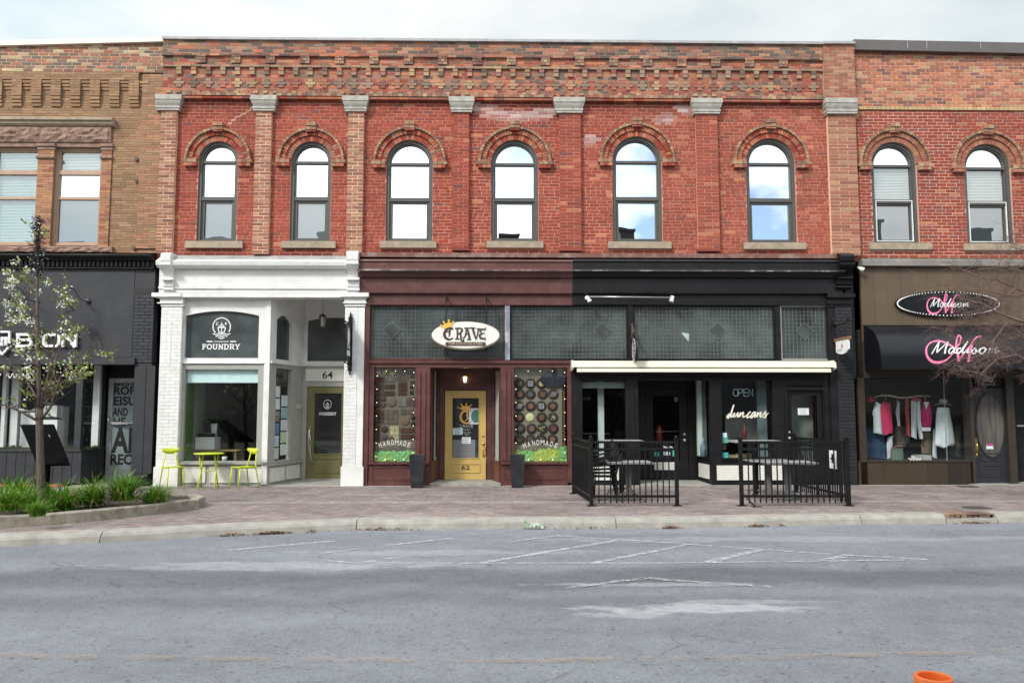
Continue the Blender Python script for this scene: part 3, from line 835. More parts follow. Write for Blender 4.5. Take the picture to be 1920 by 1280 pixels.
xb0, xb1 = joints[-1], G(1872, 980, -.13)[0]
kb = MB(); x = xb0 + .01                                # stretch where the kerb has broken away and brick edges show
while x < xb1 - .1:
    for z0, z1 in ((-.12, -.06), (-.055, .004)):
        kb.tint = jit(pick([(.22, .13, .10), (.18, .12, .10), (.27, .18, .14)]), .2); dy = rnd.uniform(-.02, .03)
        kb.box(x + .004, x + rnd.uniform(.07, .096), kerb_y(x) + .1 + dy, kerb_y(x) + .36, z0, z1)
    x += .1
kb.build('brick', T_PAVER, kroot, kind='stuff')
kerb_piece(xb1, 30)
kerb_piece(xb0, xb1, 'gutter_slab', M_CONC, -.118)
drain_m = mat('rusty_drain_iron', (.09, .075, .065), .7, .2, 30)
for i, (px, py) in enumerate(((1814, 912.5), (1831, 952))):
    x, y = G(px, py, 0)
    d = thing('drain_cover', ['small iron drain grating beside the dark shop door step', 'iron drain grating in the pavers near the broken kerb'][i], 'drain', (x, y, .004), 'iron gratings in the pavement')
    q = MB(); q.frame(x - .17, x + .17, 0, .3, .02, 0, .012); 
    q.v = [(a, y - .15 + c, .004 + b) for a, b, c in q.v]; q.build('rim', drain_m, d)
    for k in range(7):
        MB().box(x - .15 + k * .045, x - .125 + k * .045, y - .13, y + .13, .003, .012).build('bar', drain_m, d)

# litter along the gutter
def litter(name, label, pts, cols, size, cat):
    mb = MB()
    for (x, y, z) in pts:
        a = rnd.uniform(0, 6.28); s_ = size * rnd.uniform(.5, 1.3); t = rnd.uniform(-.4, .4)
        mb.tint = jit(pick(cols), .25)
        c_, q_ = math.cos(a) * s_, math.sin(a) * s_
        mb.add([(x - c_, y - q_, z), (x + q_ * .5, y - c_ * .5, z + s_ * t + .004), (x + c_, y + q_, z + .006), (x - q_ * .5, y + c_ * .5, z + s_ * .3 + .004)], [(0, 1, 2, 3)])
    return tag(mb.build(name, T_MISC), label, cat, kind='stuff')
def heap(px, py, w, d, n):
    x, y = G(px, py, -.125); y = min(y, kerb_y(x) - .05)
    out = []
    for _ in range(n):
        u, v = rnd.gauss(0, .38), rnd.gauss(0, .35); r2 = max(0, 1 - u * u - v * v)
        out.append((x + u * w, y + v * d + (kerb_y(x + u * w) - kerb_y(x)), -.127 + .035 * r2 * rnd.random()))
    return out
LC = [(.20, .10, .05), (.26, .15, .07), (.14, .08, .045), (.30, .19, .10)]
litter('leaf_litter', 'brown dead leaves gathered in the gutter along the kerb', heap(437, 1002, .22, .05, 110) + heap(517, 997.5, .34, .07, 240) + heap(585, 995.5, .1, .04, 30) + heap(715, 991, .6, .03, 130) + heap(1255, 988.5, .2, .05, 120) + heap(1415, 985.5, .25, .05, 110) + heap(1460, 984.5, .12, .03, 30) + heap(1820, 979, .5, .06, 120) + heap(1100, 990, .9, .02, 60), LC, .020, 'leaf litter')
cr = MB(); x, y = G(1000, 990, -.125); y -= .08
for k in range(26):
    a = rnd.uniform(0, 6.28); u = Vector((rnd.uniform(-.12, .12), rnd.uniform(-.05, .05), rnd.uniform(.0, .06)))
    w_ = [Vector((rnd.uniform(-.07, .07), rnd.uniform(-.05, .05), rnd.uniform(-.02, .06))) for _ in range(3)]
    cr.tint = jit(pick([(.75, .76, .74), (.7, .72, .7), (.3, .42, .3)]), .1)
    cr.add([tuple(Vector((x, y, -.125)) + u + e) for e in w_], [(0, 1, 2)])
tag(cr.build('crumpled_paper', T_MISC), 'crumpled white paper scrap lying in the gutter', 'litter')
# ------------------------------------------------------------------ the red brick building: upper floor
BL, BR = -7.56, 8.12                                    # party lines
bld = thing('brick_building', 'long red brick building with six arched windows above white, oxblood and black shopfronts', 'building', (0.3, 0, 0))
RED = [(.285, .054, .034), (.265, .049, .032), (.30, .060, .037), (.24, .047, .032), (.275, .052, .034), (.305, .072, .043)]
ORG = [(.42, .15, .085), (.37, .12, .075), (.45, .18, .10)]
DRK = [(.22, .06, .05), (.17, .06, .055), (.26, .07, .05)]
WEA = [(.34, .15, .10), (.29, .115, .08), (.22, .10, .075), (.17, .10, .08), (.37, .20, .125), (.28, .17, .125), (.38, .14, .08), (.15, .10, .08)]
YEL = [(.36, .25, .15), (.31, .21, .14), (.26, .175, .12), (.19, .135, .10), (.32, .19, .125)]
PIL = [(.34, .175, .115), (.31, .14, .09), (.26, .108, .08), (.37, .215, .145), (.29, .115, .08), (.22, .10, .075)]
STAIN = [[P(890, 196), P(925, 212), P(965, 219), P(1010, 216), P(1030, 210)], [P(1238, 222), P(1256, 224)], [P(1098, 262), P(1112, 262)], [P(1275, 206), P(1290, 209)]]
def stain(x, z):
    b = 0
    for pl in STAIN:
        for (ax, az), (bx, bz) in zip(pl, pl[1:]):
            l2 = (bx - ax) ** 2 + (bz - az) ** 2
            t = max(0, min(1, ((x - ax) * (bx - ax) + (z - az) * (bz - az)) / l2))
            d = math.hypot(x - ax - t * (bx - ax), z - az - t * (bz - az))
            b = max(b, 1 - d / .17 + .5 * mnoise.noise((x * 7, z * 9, 2)))
    return max(0, min(.62, b))
def lerp(a, b, t): return tuple(p * (1 - t) + q * t for p, q in zip(a, b))
def soot(x, z):                                         # rain-washed soot below sills and under the string course
    k = 1.0
    for cx, cz, r_, z0, s0, s1 in WINS:
        if s0 - .15 < x < s1 + .15 and z < z0 - .1:
            e = min(1, min(x - s0 + .15, s1 + .15 - x) / .2); k = min(k, 1 - e * max(0, .34 + .35 * mnoise.noise((x * 9, z * 1.2, 8))))
    if z > Zs - .45: k *= 1 - max(0, .25 * (z - Zs + .45) / .45 + .3 * mnoise.noise((x * 5, z * 1.5, 4)))
    return max(.45, k)
def t_red(x, z):
    q = rnd.random(); right = max(0, min(1, (x - 1) / 5))
    c = pick(ORG) if q < .03 + .08 * right else (pick(DRK) if q < .10 + .07 * right else pick(RED))
    c = lerp(c, (.33, .125, .085), .08 + .2 * right)
    c = tuple(v * (1 + .16 * mnoise.noise((x * .8, z * .8, 0))) * soot(x, z) for v in c)
    return lerp(jit(c, .10), (.62, .52, .50), stain(x, z) * rnd.uniform(.25, 1.15))
def m_red(x, z): return lerp((.60, .295, .215), (.64, .55, .53), stain(x, z))
def t_fr(x, z):
    q = rnd.random() * .85; m_ = .5 + .5 * mnoise.noise((x * .9, z * 2.5, 7)) + .1 * max(-1, min(1, x / 5))
    return jit(pick(WEA) if q < .25 + .35 * m_ else (pick(ORG) if q < .6 else lerp(pick(RED), (.3, .12, .09), .3)), .16)
def t_top(x, z):
    m_ = mnoise.noise((x * .5, z, 3))
    return jit(pick(WEA) if rnd.random() < .75 else pick([(.13, .095, .08), (.10, .08, .07)]), .2) if m_ > -.35 else jit(pick(WEA[:5] + ORG), .18)
def t_led(x, z): return jit(pick(YEL), .2)
def t_pil(x, z): return jit(pick(PIL), .12)
def t_pir(x, z): return jit(lerp(pick(PIL), pick(ORG), .2), .12)
def m_tan(x, z): return (.42, .30, .22)
def m_cream(x, z): return (.74, .52, .36)

WINS = []
for (a, b, t, zb, s0, s1) in ((369.5, 444.5, 265, 453.5, 348.5, 456), (544, 620, 265, 453.5, 528, 630), (723.5, 811, 262.5, 453.5, 712.5, 818.5),
                              (921, 1009, 262.5, 453.5, 912.5, 1018.5), (1149, 1241.5, 256, 454.5, 1140, 1258), (1400.5, 1493, 259.5, 456, 1393.5, 1509.5)):
    cx, cz, r_, z0 = arch_win(a, b, t, 306, zb)
    WINS.append((cx, cz, r_, z0, X(s0, 460), X(s1, 460)))
def holes_of(wins):
    def h(z):
        out = []
        for cx, cz, r_, z0, s0, s1 in wins:
            if z0 - .15 <= z <= z0: out.append((s0 + .02, s1 - .02))
            if z0 < z <= cz: out.append((cx - r_, cx + r_))
            elif cz < z < cz + r_ + .1: out.append((cx - math.sqrt(max(0, (r_ + .1) ** 2 - (z - cz) ** 2)), cx + math.sqrt(max(0, (r_ + .1) ** 2 - (z - cz) ** 2))))
        return out
    return h
Zc, Zs, Z3, Z2, Z1, Zt = Z(487), Z(190), Z(133), Z(129), Z(113), Z(85)
B = Bricks()
B.field(BL, BR, Zc, Zs, 0.0, .30, t_red, m_red, holes=holes_of(WINS), hdr=7, main=True)
B.field(BL, BR, Zs, Z3, -.07, .37, t_fr, m_tan, hdr=0)
xp0 = X(1540, 150)
B.field(BL, xp0, Z2, Z1, -.092, .40, t_fr, m_tan)
B.field(BL, xp0, Z1, Zt + .02, -.135, .43, t_top, m_tan)
for z0, z1, y, t in ((Z3, Z2, -.122, t_led), (Z1, Z1 + .045, -.148, t_top)):     # thin projecting courses
    x = BL
    while x < xp0 - .05:
        l = min(rnd.uniform(.2, .24), xp0 - x); B.one(x, x + l - .008, y + rnd.uniform(-.01, .005), 0, z0 + rnd.uniform(-.004, .004), z1 + rnd.uniform(-.004, .004), t(x, z0)); x += l
sp1 = .776                                              # big dentils, three courses tall
x = X(381, 118); x -= sp1 * round((x - BL) / sp1)
while x < xp0 - .2:
    if x - .105 > BL:
        zz = [Z(126.5), Z(121), Z(115.5), Z(109.5)]
        for k in range(3):
            for q in ((0, .5, 1) if k != 1 else (0, .28, .72, 1),):
                for a, b in zip(q, q[1:]): B.one(x - .105 + .21 * a + .004, x - .105 + .21 * b - .004, -.138 - (.008 if k == 2 else 0), 0, zz[k] + .005, zz[k + 1] - .004, jit(pick(YEL + WEA[2:5]), .15))
    x += sp1
sp2 = .3268                                             # small dentils and the crosses under them
x = X(339, 140); x -= sp2 * round((x - BL) / sp2); i = 0
while x < xp0 - .1:
    if x - .1 > BL:
        z0, z1 = Z(146.5), Z(133)
        B.one(x - .055, x + .055, -.112, 0, z0, z0 + (z1 - z0) * .47, jit(pick(YEL), .2)); B.one(x - .055, x + .055, -.118, 0, z0 + (z1 - z0) * .53, z1 - .003, jit(pick(YEL + WEA), .2))
        zz = [Z(170), Z(164.6), Z(159), Z(153.4)]; tn = jit(pick(YEL + WEA[:6] + [(.24, .17, .13)] * 3), .15)
        for k, (w0, w1) in enumerate(((.055, .055), (.11, .11), (.055, .055))):
            B.one(x - w0, x + w1, -.092, 0, zz[k] + .004, zz[k + 1] - .004, jit(tn, .12))
    x += sp2; i += 1
PILS = [(303, 334, 295, 344.5), (481.5, 511, 474.5, 521.5), (654, 683.5, 645, 692), (850, 880, 843, 889), (1048, 1088, 1038, 1094.5), (1303, 1343, 1294, 1350), (1549, 1601, 1541, 1601.5)]
pil = []
for i, (a, b, c, d) in enumerate(PILS):
    x0, x1, c0, c1 = X(a, 240), X(b, 240), X(c, 200), X(d, 200)
    if i == 0: x0 = BL; c0 = X(297, 200)
    if i == 6: x1 = BR - .01; c1 = BR
    pil.append((c0, c1))
    zb_ = Z(478) if i in (0, 1, 2, 6) else Z(467)
    tn, mn = (t_pil, m_cream) if i < 3 else ((t_pir, m_cream) if i == 6 else (t_red, m_red))
    L_ = x1 - x0
    B.field(x0, x1, zb_, Z(214), -.10 - (.02 if i == 6 else 0), .12, tn, mn, L=L_ * 2 / 3 + .0001, gap=.017 if i < 3 else .013, joint=.006, yj=.004 if i < 3 else .002)
    if i > 2 and i < 6: B.one(x0 - .012, x1 + .012, -.115, 0, zb_ - .05, zb_ - .004, jit(pick(DRK)))
prev = BL
for k in range(7):                                      # string course between the capitals
    a, b = (BL if k == 0 else pil[k - 1][1]), pil[k][0]
    if k == 0: continue
    x = a
    while x < b - .03:
        l = min(rnd.uniform(.105, .118), b - x)
        B.one(x, x + l - .006, -.135, 0, Z(186.5) + .003, Z(181.5), jit(pick(YEL[2:] + WEA[:3] + YEL[:1]), .16))
        x += l
    x = a
    while x < b - .03:
        l = min(.225, b - x)
        B.one(x, x + l - .006, -.115, 0, Z(191), Z(187) - .002, jit(pick(WEA[:3] + ORG[:2] + RED[:2]), .14)); x += l
x = BL + .1
while x < xp0 - .1:                                     # half-brick bumps over the string course
    B.one(x, x + .10, -.11, 0, Z(181.2), Z(176.5), jit(pick(YEL), .2)); x += .216
B.field(xp0, BR - .005, Z(186.5), Zt + .02, -.17, .3, t_pir, m_tan, L=.215)
B.finish(bld, T_BRICK, lambda b: abs((b[0] + b[1]) / 2 - .3) + (b[4] - 5) * .8)
for i, (c0, c1) in enumerate(pil):                      # stone capitals
    m_ = MB(); y = -.12 - (.06 if i == 6 else 0)
    e = [(0, 214.5, 210.5, .045), (1, 210.5, 206.5, .03), (2, 206.5, 196, None), (3, 196, 187, -.012)]
    for k, p0, p1, ins in e:
        z0, z1 = Z(p0), Z(p1)
        l0 = 0 if i == 0 else 1; r0_ = 0 if i == 6 else 1
        if ins is None:                                 # the hollow moulding
            N_ = 6; s_ = [(.05 * (1 - (q / N_)) ** 1.8 + .002) for q in range(N_ + 1)]
            for q in range(N_):
                za, zb_ = z0 + (z1 - z0) * q / N_, z0 + (z1 - z0) * (q + 1) / N_
                a, b = s_[q], s_[q + 1]
                m_.add([(c0 + a * l0, y - .06 + a, za), (c1 - a * r0_, y - .06 + a, za), (c1 - a * r0_, .0, za), (c0 + a * l0, .0, za), (c0 + b * l0, y - .06 + b, zb_), (c1 - b * r0_, y - .06 + b, zb_), (c1 - b * r0_, 0, zb_), (c0 + b * l0, 0, zb_)],
                       [(0, 1, 5, 4), (1, 2, 6, 5), (3, 0, 4, 7)])
            m_.add([(c0 + s_[0] * l0, y - .06 + s_[0], z0), (c1 - s_[0] * r0_, y - .06 + s_[0], z0), (c1 - s_[0] * r0_, 0, z0), (c0 + s_[0] * l0, 0, z0)], [(0, 3, 2, 1)])
        else:
            m_.box(c0 + ins * l0, c1 - ins * r0_, y - .06 + ins, 0, z0 + .002, z1)
    m_.build('capital', M_STONE, bld)
PANES = [(M_MIRROR, M_MIRROR, M_MIRROR3), (M_MIRROR, M_MIRROR, M_MIRROR3), (M_MIRROR, M_MIRROR, M_MIRROR), (M_MIRROR, M_MIRROR, M_MIRROR), (M_MIRROR, M_MIRROR, M_MIRROR), (M_MIRROR, M_MIRROR, M_MIRROR)]
for k, (cx, cz, r_, z0, s0, s1) in enumerate(WINS):
    arch_bricks(bld, cx, cz, r_, ORG[:2] + RED[:3] + [(.31, .13, .09), (.33, .165, .11)] if k < 4 else RED[:3] + ORG + [(.3, .13, .1)], key=True)
    arch_window(bld, cx, cz, r_, z0, PANES[k], sill=(s0, s1, z0 - .145, z0 + .004))
cop = MB()
zt = 10.0
cop.profile(BL, xp0, [(-.20, Zt), (-.20, zt), (.25, zt + .03), (.25, Zt)]); cop.profile(xp0 + .002, BR, [(-.23, Zt), (-.23, zt), (.25, zt + .03), (.25, Zt)])
cop.build('coping', M_ZINC, bld)
sh = MB(); sh.box(BL + .01, BR - .01, .31, 11, 4.9, 5.0); sh.box(BL + .01, BR - .01, .30, 11, 9.5, 9.6); sh.box(BL + .01, BR - .01, 11, 11.3, 0, 9.6); sh.box(BL + .01, BL + .2, .31, 11, 0, 9.5); sh.box(BR - .2, BR - .01, .31, 11, 0, 9.5)
sh.build('rear_shell', M_ROOF, bld)
# mortar crack stepping down from the second capital, and old anchor plates
ck = MB(); ck.tint = (.62, .42, .36)
pts = [P(x, y, -.004) for x, y in ((478, 202), (470, 202), (470, 208), (462, 208), (462, 214), (452, 214), (452, 219), (441, 219), (441, 225), (434, 226), (434, 232), (428, 233))]
for (ax, az), (bx, bz) in zip(pts, pts[1:]):
    x0, x1, z0, z1 = min(ax, bx), max(ax, bx), min(az, bz), max(az, bz); ck.box(x0 - .007, x1 + .007, -.0045, .012, z0 - .007, z1 + .007, 'k')
ck.build('repointed_crack', T_BRICK, bld)

# ------------------------------------------------------------------ white shopfront (64)
LW, RW = X(672, 520), X(1575, 520)
def zz(py, Y=0.0, px=480): return Z(py, px, Y)
wx0, wx1 = X(303, 500), X(671, 500)
c = MB()
c.profile(wx0, wx1, [(0, zz(503, -.2)), (-.22, zz(502, -.22)), (-.30, zz(497, -.30)), (-.32, zz(490, -.32)), (-.28, zz(488.5, -.28)), (0, zz(480))])
c.box(wx0, wx1, -.10, .2, zz(537, -.1), zz(503.5, -.1)); c.box(wx0, wx1, -.13, .2, zz(541, -.13), zz(537.3, -.13)); c.box(wx0, wx1, -.09, .2, zz(548.5, -.09), zz(541.3, -.09))
c.box(X(300, 560), X(684, 560), -.16, .2, zz(557, -.16), zz(549, -.16))
c.build('white_cornice', M_WHITE, bld)
fl = MB(); fl.profile(wx0 + .2, wx1 - .2, [(.0, zz(481)), (-.27, zz(489, -.3) + .005), (-.27, zz(489, -.3) + .012), (.0, zz(479))]); fl.build('flashing', M_ZINC, bld)
def console(a, b, top, bot, m, Y=-.30):                 # scrolled bracket
    x0, x1 = X(a, 500, Y), X(b, 500, Y); zt_, zb_ = Z(top, a, Y), Z(bot, a, Y); H = zt_ - zb_
    pr = [(0, zb_), (-.12, zb_), (-.15, zb_ + .04 * H), (-.14, zb_ + .12 * H), (-.18, zb_ + .16 * H), (-.19, zb_ + .28 * H), (-.15, zb_ + .38 * H), (-.17, zb_ + .44 * H), (-.24, zb_ + .52 * H), (-.30, zb_ + .58 * H), (-.36, zb_ + .62 * H), (-.37, zb_ + .70 * H), (-.34, zb_ + .74 * H), (-.37, zb_ + .78 * H), (-.38, zb_ + .9 * H), (-.34, zb_ + .97 * H), (-.26, zt_), (0, zt_)]
    m_ = MB(); m_.profile(x0, x1, pr)
    for q in (.06, .3, .66): m_.box(x0 - .012, x1 + .012, -.40 + (.66 - q) * .35, -.0, zb_ + q * H, zb_ + (q + .025) * H)
    return m_.build('bracket', m, bld)
console(303, 321, 473, 546, M_WHITE); console(650, 672, 470, 547, M_WHITE)
def pilaster(a, b, capa, capb, m, capt, base, y=-.08, rows=3, name='shop_pilaster'):
    m_ = MB(); x0, x1 = X(a, 760, y), X(b, 760, y)
    m_.box(x0, x1, y, .1, -.0, zz(capt + 28, y)); m_.box(x0 - .03, x1 + .03, y - .03, .1, -.01, base)
    h0, h1 = zz(capt + 26, y), zz(capt, y - .1)
    ca_, cb_ = X(capa, capt + 10, y - .1), X(capb, capt + 10, y - .1)
    st_ = [(0, .22, .10), (.22, .30, .06), (.30, .62, .09), (.62, .70, .05), (.70, 1.0, 0)]
    for f0, f1, ins in st_:
        k = ins / .10
        m_.box(ca_ + (x0 - .015 - ca_) * k, cb_ + (x1 + .015 - cb_) * k, y - .10 + ins * .9, .1, h0 + (h1 - h0) * f0 + .001, h0 + (h1 - h0) * f1)
    return m_.build(name, m, bld)
pilaster(296, 336, 283.6, 338.6, M_WHITE, 549, .42); pilaster(644, 681, 638, 691, M_WHITE, 548, .42)
MB().box(X(317, 640, -.09), X(319.5, 640, -.09), -.095, -.07, zz(684), zz(606)).build('conduit', M_WHITE, bld)
BWALL = Bricks()                                        # brickwork painted white
BWALL.field(X(297, 760, -.085), X(335, 760, -.085), .43, zz(577), -.088, .03, lambda x, z: jit((.71, .713, .695), .05), lambda x, z: (.70, .70, .68), gap=.006, joint=.004, yj=.0015, backing=False)
BWALL.field(X(645, 760, -.085), X(668, 760, -.085), .43, zz(577), -.088, .03, lambda x, z: jit((.71, .713, .695), .05), lambda x, z: (.70, .70, .68), gap=.006, joint=.004, yj=.0015, backing=False)
BWALL.finish(bld, T_PAINTED, None, rest='painted_brick', limit=0)

def arch_panel(mb, u0, u1, z0, z1, a0, a1, zb_, zs, zt_, y0, y1, n=14):   # panel with a segmental-headed opening
    mb.box(u0, a0, y0, y1, z0, z1); mb.box(a1, u1, y0, y1, z0, z1)
    if zb_ > z0 + .004: mb.box(a0, a1, y0, y1, z0, zb_)
    for i in range(n):
        p, q = i / n, (i + 1) / n
        f = lambda t: zs + (zt_ - zs) * (1 - (2 * t - 1) ** 2)
        xa, xb = a0 + (a1 - a0) * p, a0 + (a1 - a0) * q
        mb.prism([(xa, f(p)), (xb, f(q)), (xb, z1), (xa, z1)], y0, y1)
def arch_sheet(mb, a0, a1, zb_, zs, zt_, y, n=14):
    pts = [(a0, y, zb_), (a1, y, zb_)] + [(a0 + (a1 - a0) * i / n, y, zs + (zt_ - zs) * (1 - (2 * i / n - 1) ** 2)) for i in range(n, -1, -1)]
    return mb.add(pts, [tuple(range(len(pts)))])

# front of the bay
Yb = .04
bx0, bx1 = X(336.5, 720, Yb), X(505, 720, Yb)
x0, x1, z0, z1 = RC(346.5, 583, 485, 671, Yb)
m_ = MB(); zs = zz(592, Yb); ztop = zz(558, Yb)
arch_panel(m_, bx0, bx1 - .12, zz(678.5, Yb), ztop + .2, x0, x1, z0, zs, zz(583, Yb), Yb, Yb + .10)
m_.box(bx1 - .119, bx1, Yb - .03, Yb + .12, 0.03, ztop + .2)
m_.box(bx0, bx1 - .12, Yb - .05, Yb + .10, zz(681.5, Yb), zz(678.8, Yb))
m_.build('bay_front', M_WHITE, bld)
pa = MB(); arch_sheet(pa, x0, x1, z0, zs, zz(583, Yb), Yb + .07); pane = pa.build('pane', M_SMOKE, bld)
# emblem and lettering on the pane
def mp3(px, py): return P(340 + px / 11.64, 570 + py / 11.64, Yb + .06)
EM = [([(880 - 190 * math.cos(R(a)), 490 - 190 * math.sin(R(a))) for a in range(-44, 226, 10)], .022),
      ([(795, 510), (965, 510)], .02), ([(795, 510), (820, 600), (880, 636)], .02), ([(965, 510), (940, 600), (880, 636)], .02), ([(880, 400), (880, 630)], .017),
      ([(838, 500), (850, 452), (912, 452), (925, 500)], .017), ([(805, 508), (812, 492), (948, 492), (955, 508)], .011),
      ([(690, 640), (757, 668), (818, 637), (880, 668), (942, 637), (1003, 668), (1065, 640)], .021), ([(750, 710), (815, 680), (880, 712), (945, 680), (1003, 710)], .021), ([(805, 725), (880, 755), (945, 725)], .021),
      ([(555, 815), (682, 815)], .024), ([(1065, 815), (1195, 815)], .024)]
def straightmap(data): return data
mbE = MB()
for i, (pts, w) in enumerate(EM):
    mbE.ribbon([mp3(*p) for p in pts], w, Yb + .060 - i * .0004, Yb + .068, smooth=(i == 0))
mbE.build('emblem', M_VINYL, pane)
for s_, a, b in (('C', 755, 810), ('F', 955, 1000)):
    xa, xb, za, zb_ = RC(340 + a / 11.64, 570 + 398 / 11.64, 340 + b / 11.64, 570 + 462 / 11.64, Yb + .06); text('lettering', s_, xa, xb, za, zb_, Yb + .06, M_VINYL, pane, bold=.03)
xa, xb, za, zb_ = RC(340 + 710 / 11.64, 570 + 803 / 11.64, 340 + 1032 / 11.64, 570 + 830 / 11.64, Yb + .06); text('lettering', 'COLLINGWOOD', xa, xb, za, zb_, Yb + .06, M_VINYL, pane, bold=.03)
SLAB = {  # slab-serif capitals in a unit box: strokes (points, smooth)
 'F': ([[(.25, 0), (.25, 1)], [(.05, .07), (.5, .07)], [(.05, .93), (.9, .93)], [(.86, .93), (.86, .68)], [(.25, .52), (.68, .52)], [(.64, .66), (.64, .38)]], .82),
 'O': ([[(.5 + .39 * math.cos(a * math.pi / 10), .5 + .42 * math.sin(a * math.pi / 10)) for a in range(21)]], 1.0),
 'U': ([[(.22, .93), (.22, .38), (.3, .14), (.5, .07), (.7, .14), (.78, .38), (.78, .93)], [(.02, .93), (.42, .93)], [(.58, .93), (.98, .93)]], 1.0),
 'N': ([[(.22, 0), (.22, .95)], [(.22, .93), (.8, .07)], [(.8, .02), (.8, 1)], [(.02, .07), (.42, .07)], [(.02, .93), (.25, .93)], [(.6, .93), (1, .93)]], 1.0),
 'D': ([[(.22, 0), (.22, 1)], [(.02, .07), (.5, .07), (.78, .22), (.86, .5), (.78, .78), (.5, .93), (.02, .93)]], .96),
 'R': ([[(.22, 0), (.22, 1)], [(.02, .93), (.58, .93), (.8, .82), (.8, .64), (.58, .5), (.22, .5)], [(.52, .5), (.82, .07)], [(.02, .07), (.42, .07)], [(.76, .07), (1, .07)]], .98),
 'Y': ([[(.5, .02), (.5, .45)], [(.5, .42), (.16, .95)], [(.5, .42), (.84, .95)], [(.0, .93), (.36, .93)], [(.64, .93), (1.0, .93)], [(.28, .07), (.72, .07)]], .96)}
def slab(name, word, x0, x1, z0, z1, y, m, parent, wt=.15, tf=None):
    tot = sum(SLAB[ch][1] for ch in word); k = (x1 - x0) / tot; mb = MB(tf); x = x0; H = z1 - z0; i = 0
    for ch in word:
        st_, w = SLAB[ch]
        for pts in st_:
            horiz = len(pts) == 2 and abs(pts[0][1] - pts[1][1]) < .01
            mb.ribbon([(x + p[0] * k * w * .94, z0 + p[1] * H) for p in pts], H * wt * (.82 if horiz else 1.15), y - .003 - i * .00035, y, smooth=len(pts) > 2); i += 1
        x += k * w
    return mb.build(name, m, parent)
xa, xb, za, zb_ = RC(340 + 450 / 11.64, 570 + 870 / 11.64, 340 + 1290 / 11.64, 570 + 990 / 11.64, Yb + .06)
slab('lettering', 'FOUNDRY', xa, xb, za, zb_, Yb + .066, M_VINYL, pane)
# lower window
fx0, fx1, fz0, fz1 = RC(337, 682, 494, 866, Yb)
gx0, gx1, gz0, gz1 = RC(344.7, 692, 482.3, 864, Yb)
m_ = MB(); m_.box(fx0, gx0, Yb - .01, Yb + .1, fz0, fz1); m_.box(gx1, bx1 - .12, Yb - .01, Yb + .1, fz0, fz1); m_.box(gx0, gx1, Yb - .01, Yb + .1, gz1, fz1); m_.box(gx0, gx1, Yb - .01, Yb + .1, fz0, gz0)
m_.build('window_frame', M_GREYPAINT, bld)
pane = sheet(MB(), gx0, gx1, gz0, gz1, Yb + .07).build('pane', M_GLASS, bld)
MB().box(gx0 + .01, gx1 - .01, Yb + .10, Yb + .13, zz(717, Yb), gz1).build('roller_blind', M_BLINDFAB, bld)
MB().box(gx0 - .02, gx0 + .03, Yb + .12, Yb + .5, gz0, gz1 - .1).build('green_reveal', mat('green_reveal', (.045, .13, .02), .7), bld)
# angled side of the bay, running back to the door
Yk = 1.46
Ax, Bx = bx1, X(565, 780, Yk)
LEN = math.hypot(Bx - Ax, Yk - Yb)
ux, uy = (Bx - Ax) / LEN, (Yk - Yb) / LEN
def side_tf(u, d, z): return (Ax + ux * u + (-uy) * -d * -1 * -1 if False else Ax + ux * u - uy * d, Yb + uy * u + ux * d, z)   # d>0 goes into the shop
def uz(px, py):                                         # photo point -> (u,z) on the angled side
    d = _ray(px, py); nx, ny = -uy, ux
    t = ((Ax) * nx + (Yb - CAMY) * ny) / (d.x * nx + d.y * ny)
    x, y, z = d.x * t, CAMY + d.y * t, CAMH + d.z * t
    return (x - Ax) * ux + (y - Yb) * uy, z
ua, ub = uz(518.5, 640)[0], uz(546.5, 640)[0]
za, zb_ = uz(532, 674.5)[1], uz(532, 591)[1]
m_ = MB(side_tf); zr = uz(532, 679)[1]
arch_panel(m_, .0, LEN, zr, ztop + .2, ua, ub, za, uz(519, 598)[1] - .02, zb_, 0, .10)
m_.box(0.0, LEN, -.05, .10, zr - .05, zr - .002)
m_.build('bay_side', M_WHITE, bld)
pa = MB(side_tf); arch_sheet(pa, ua, ub, za, uz(519, 598)[1] - .02, zb_, .06); pa.build('pane', M_SMOKE, bld)
la, lb = uz(516, 780)[0], uz(545.5, 780)[0]; lz0, lz1 = uz(531, 862)[1], uz(531, 691)[1]
m_ = MB(side_tf); m_.box(0, la, 0, .1, lz0 - .05, zr - .052); m_.box(lb, LEN, 0, .1, lz0 - .05, zr - .052); m_.box(la, lb, 0, .1, lz1, zr - .052); m_.box(la, lb, 0, .1, lz0 - .05, lz0)
m_.build('window_frame', M_GREYPAINT, bld)
sp = MB(side_tf); sp.add([(la, .06, lz0), (lb, .06, lz0), (lb, .06, lz1), (la, .06, lz1)], [(0, 1, 2, 3)]); sp.build('pane', M_GLASS, bld)
def card(u0, z0, u1, z1, c_, d=.075):
    q = MB(side_tf); q.tint = c_; q.add([(u0, d, z0), (u1, d, z0), (u1, d, z1), (u0, d, z1)], [(0, 1, 2, 3)]); return q
nt = thing('notice_board', 'strip of pale and coloured notices taped inside the narrow angled window', 'notices', side_tf(la, .08, lz0))
ncols = [(.75, .8, .82), (.72, .78, .8), (.62, .72, .74), (.25, .2, .16), (.3, .5, .5), (.12, .25, .45), (.7, .75, .78), (.55, .7, .75), (.6, .75, .55), (.7, .72, .74)]
k = 0
for row in range(6):
    for cc in range(2):
        if row == 0 and cc == 1: continue
        w = (lb - la) / 2; u0 = la + w * cc + .03; h = (lz1 - lz0) * .12
        z0 = lz0 + .03 + (5 - row) * h * 1.12 + (h * .3 if cc else 0)
        card(u0, z0, u0 + w - .06, z0 + h, ncols[k % 10]).build('notice', T_MISC, nt); k += 1
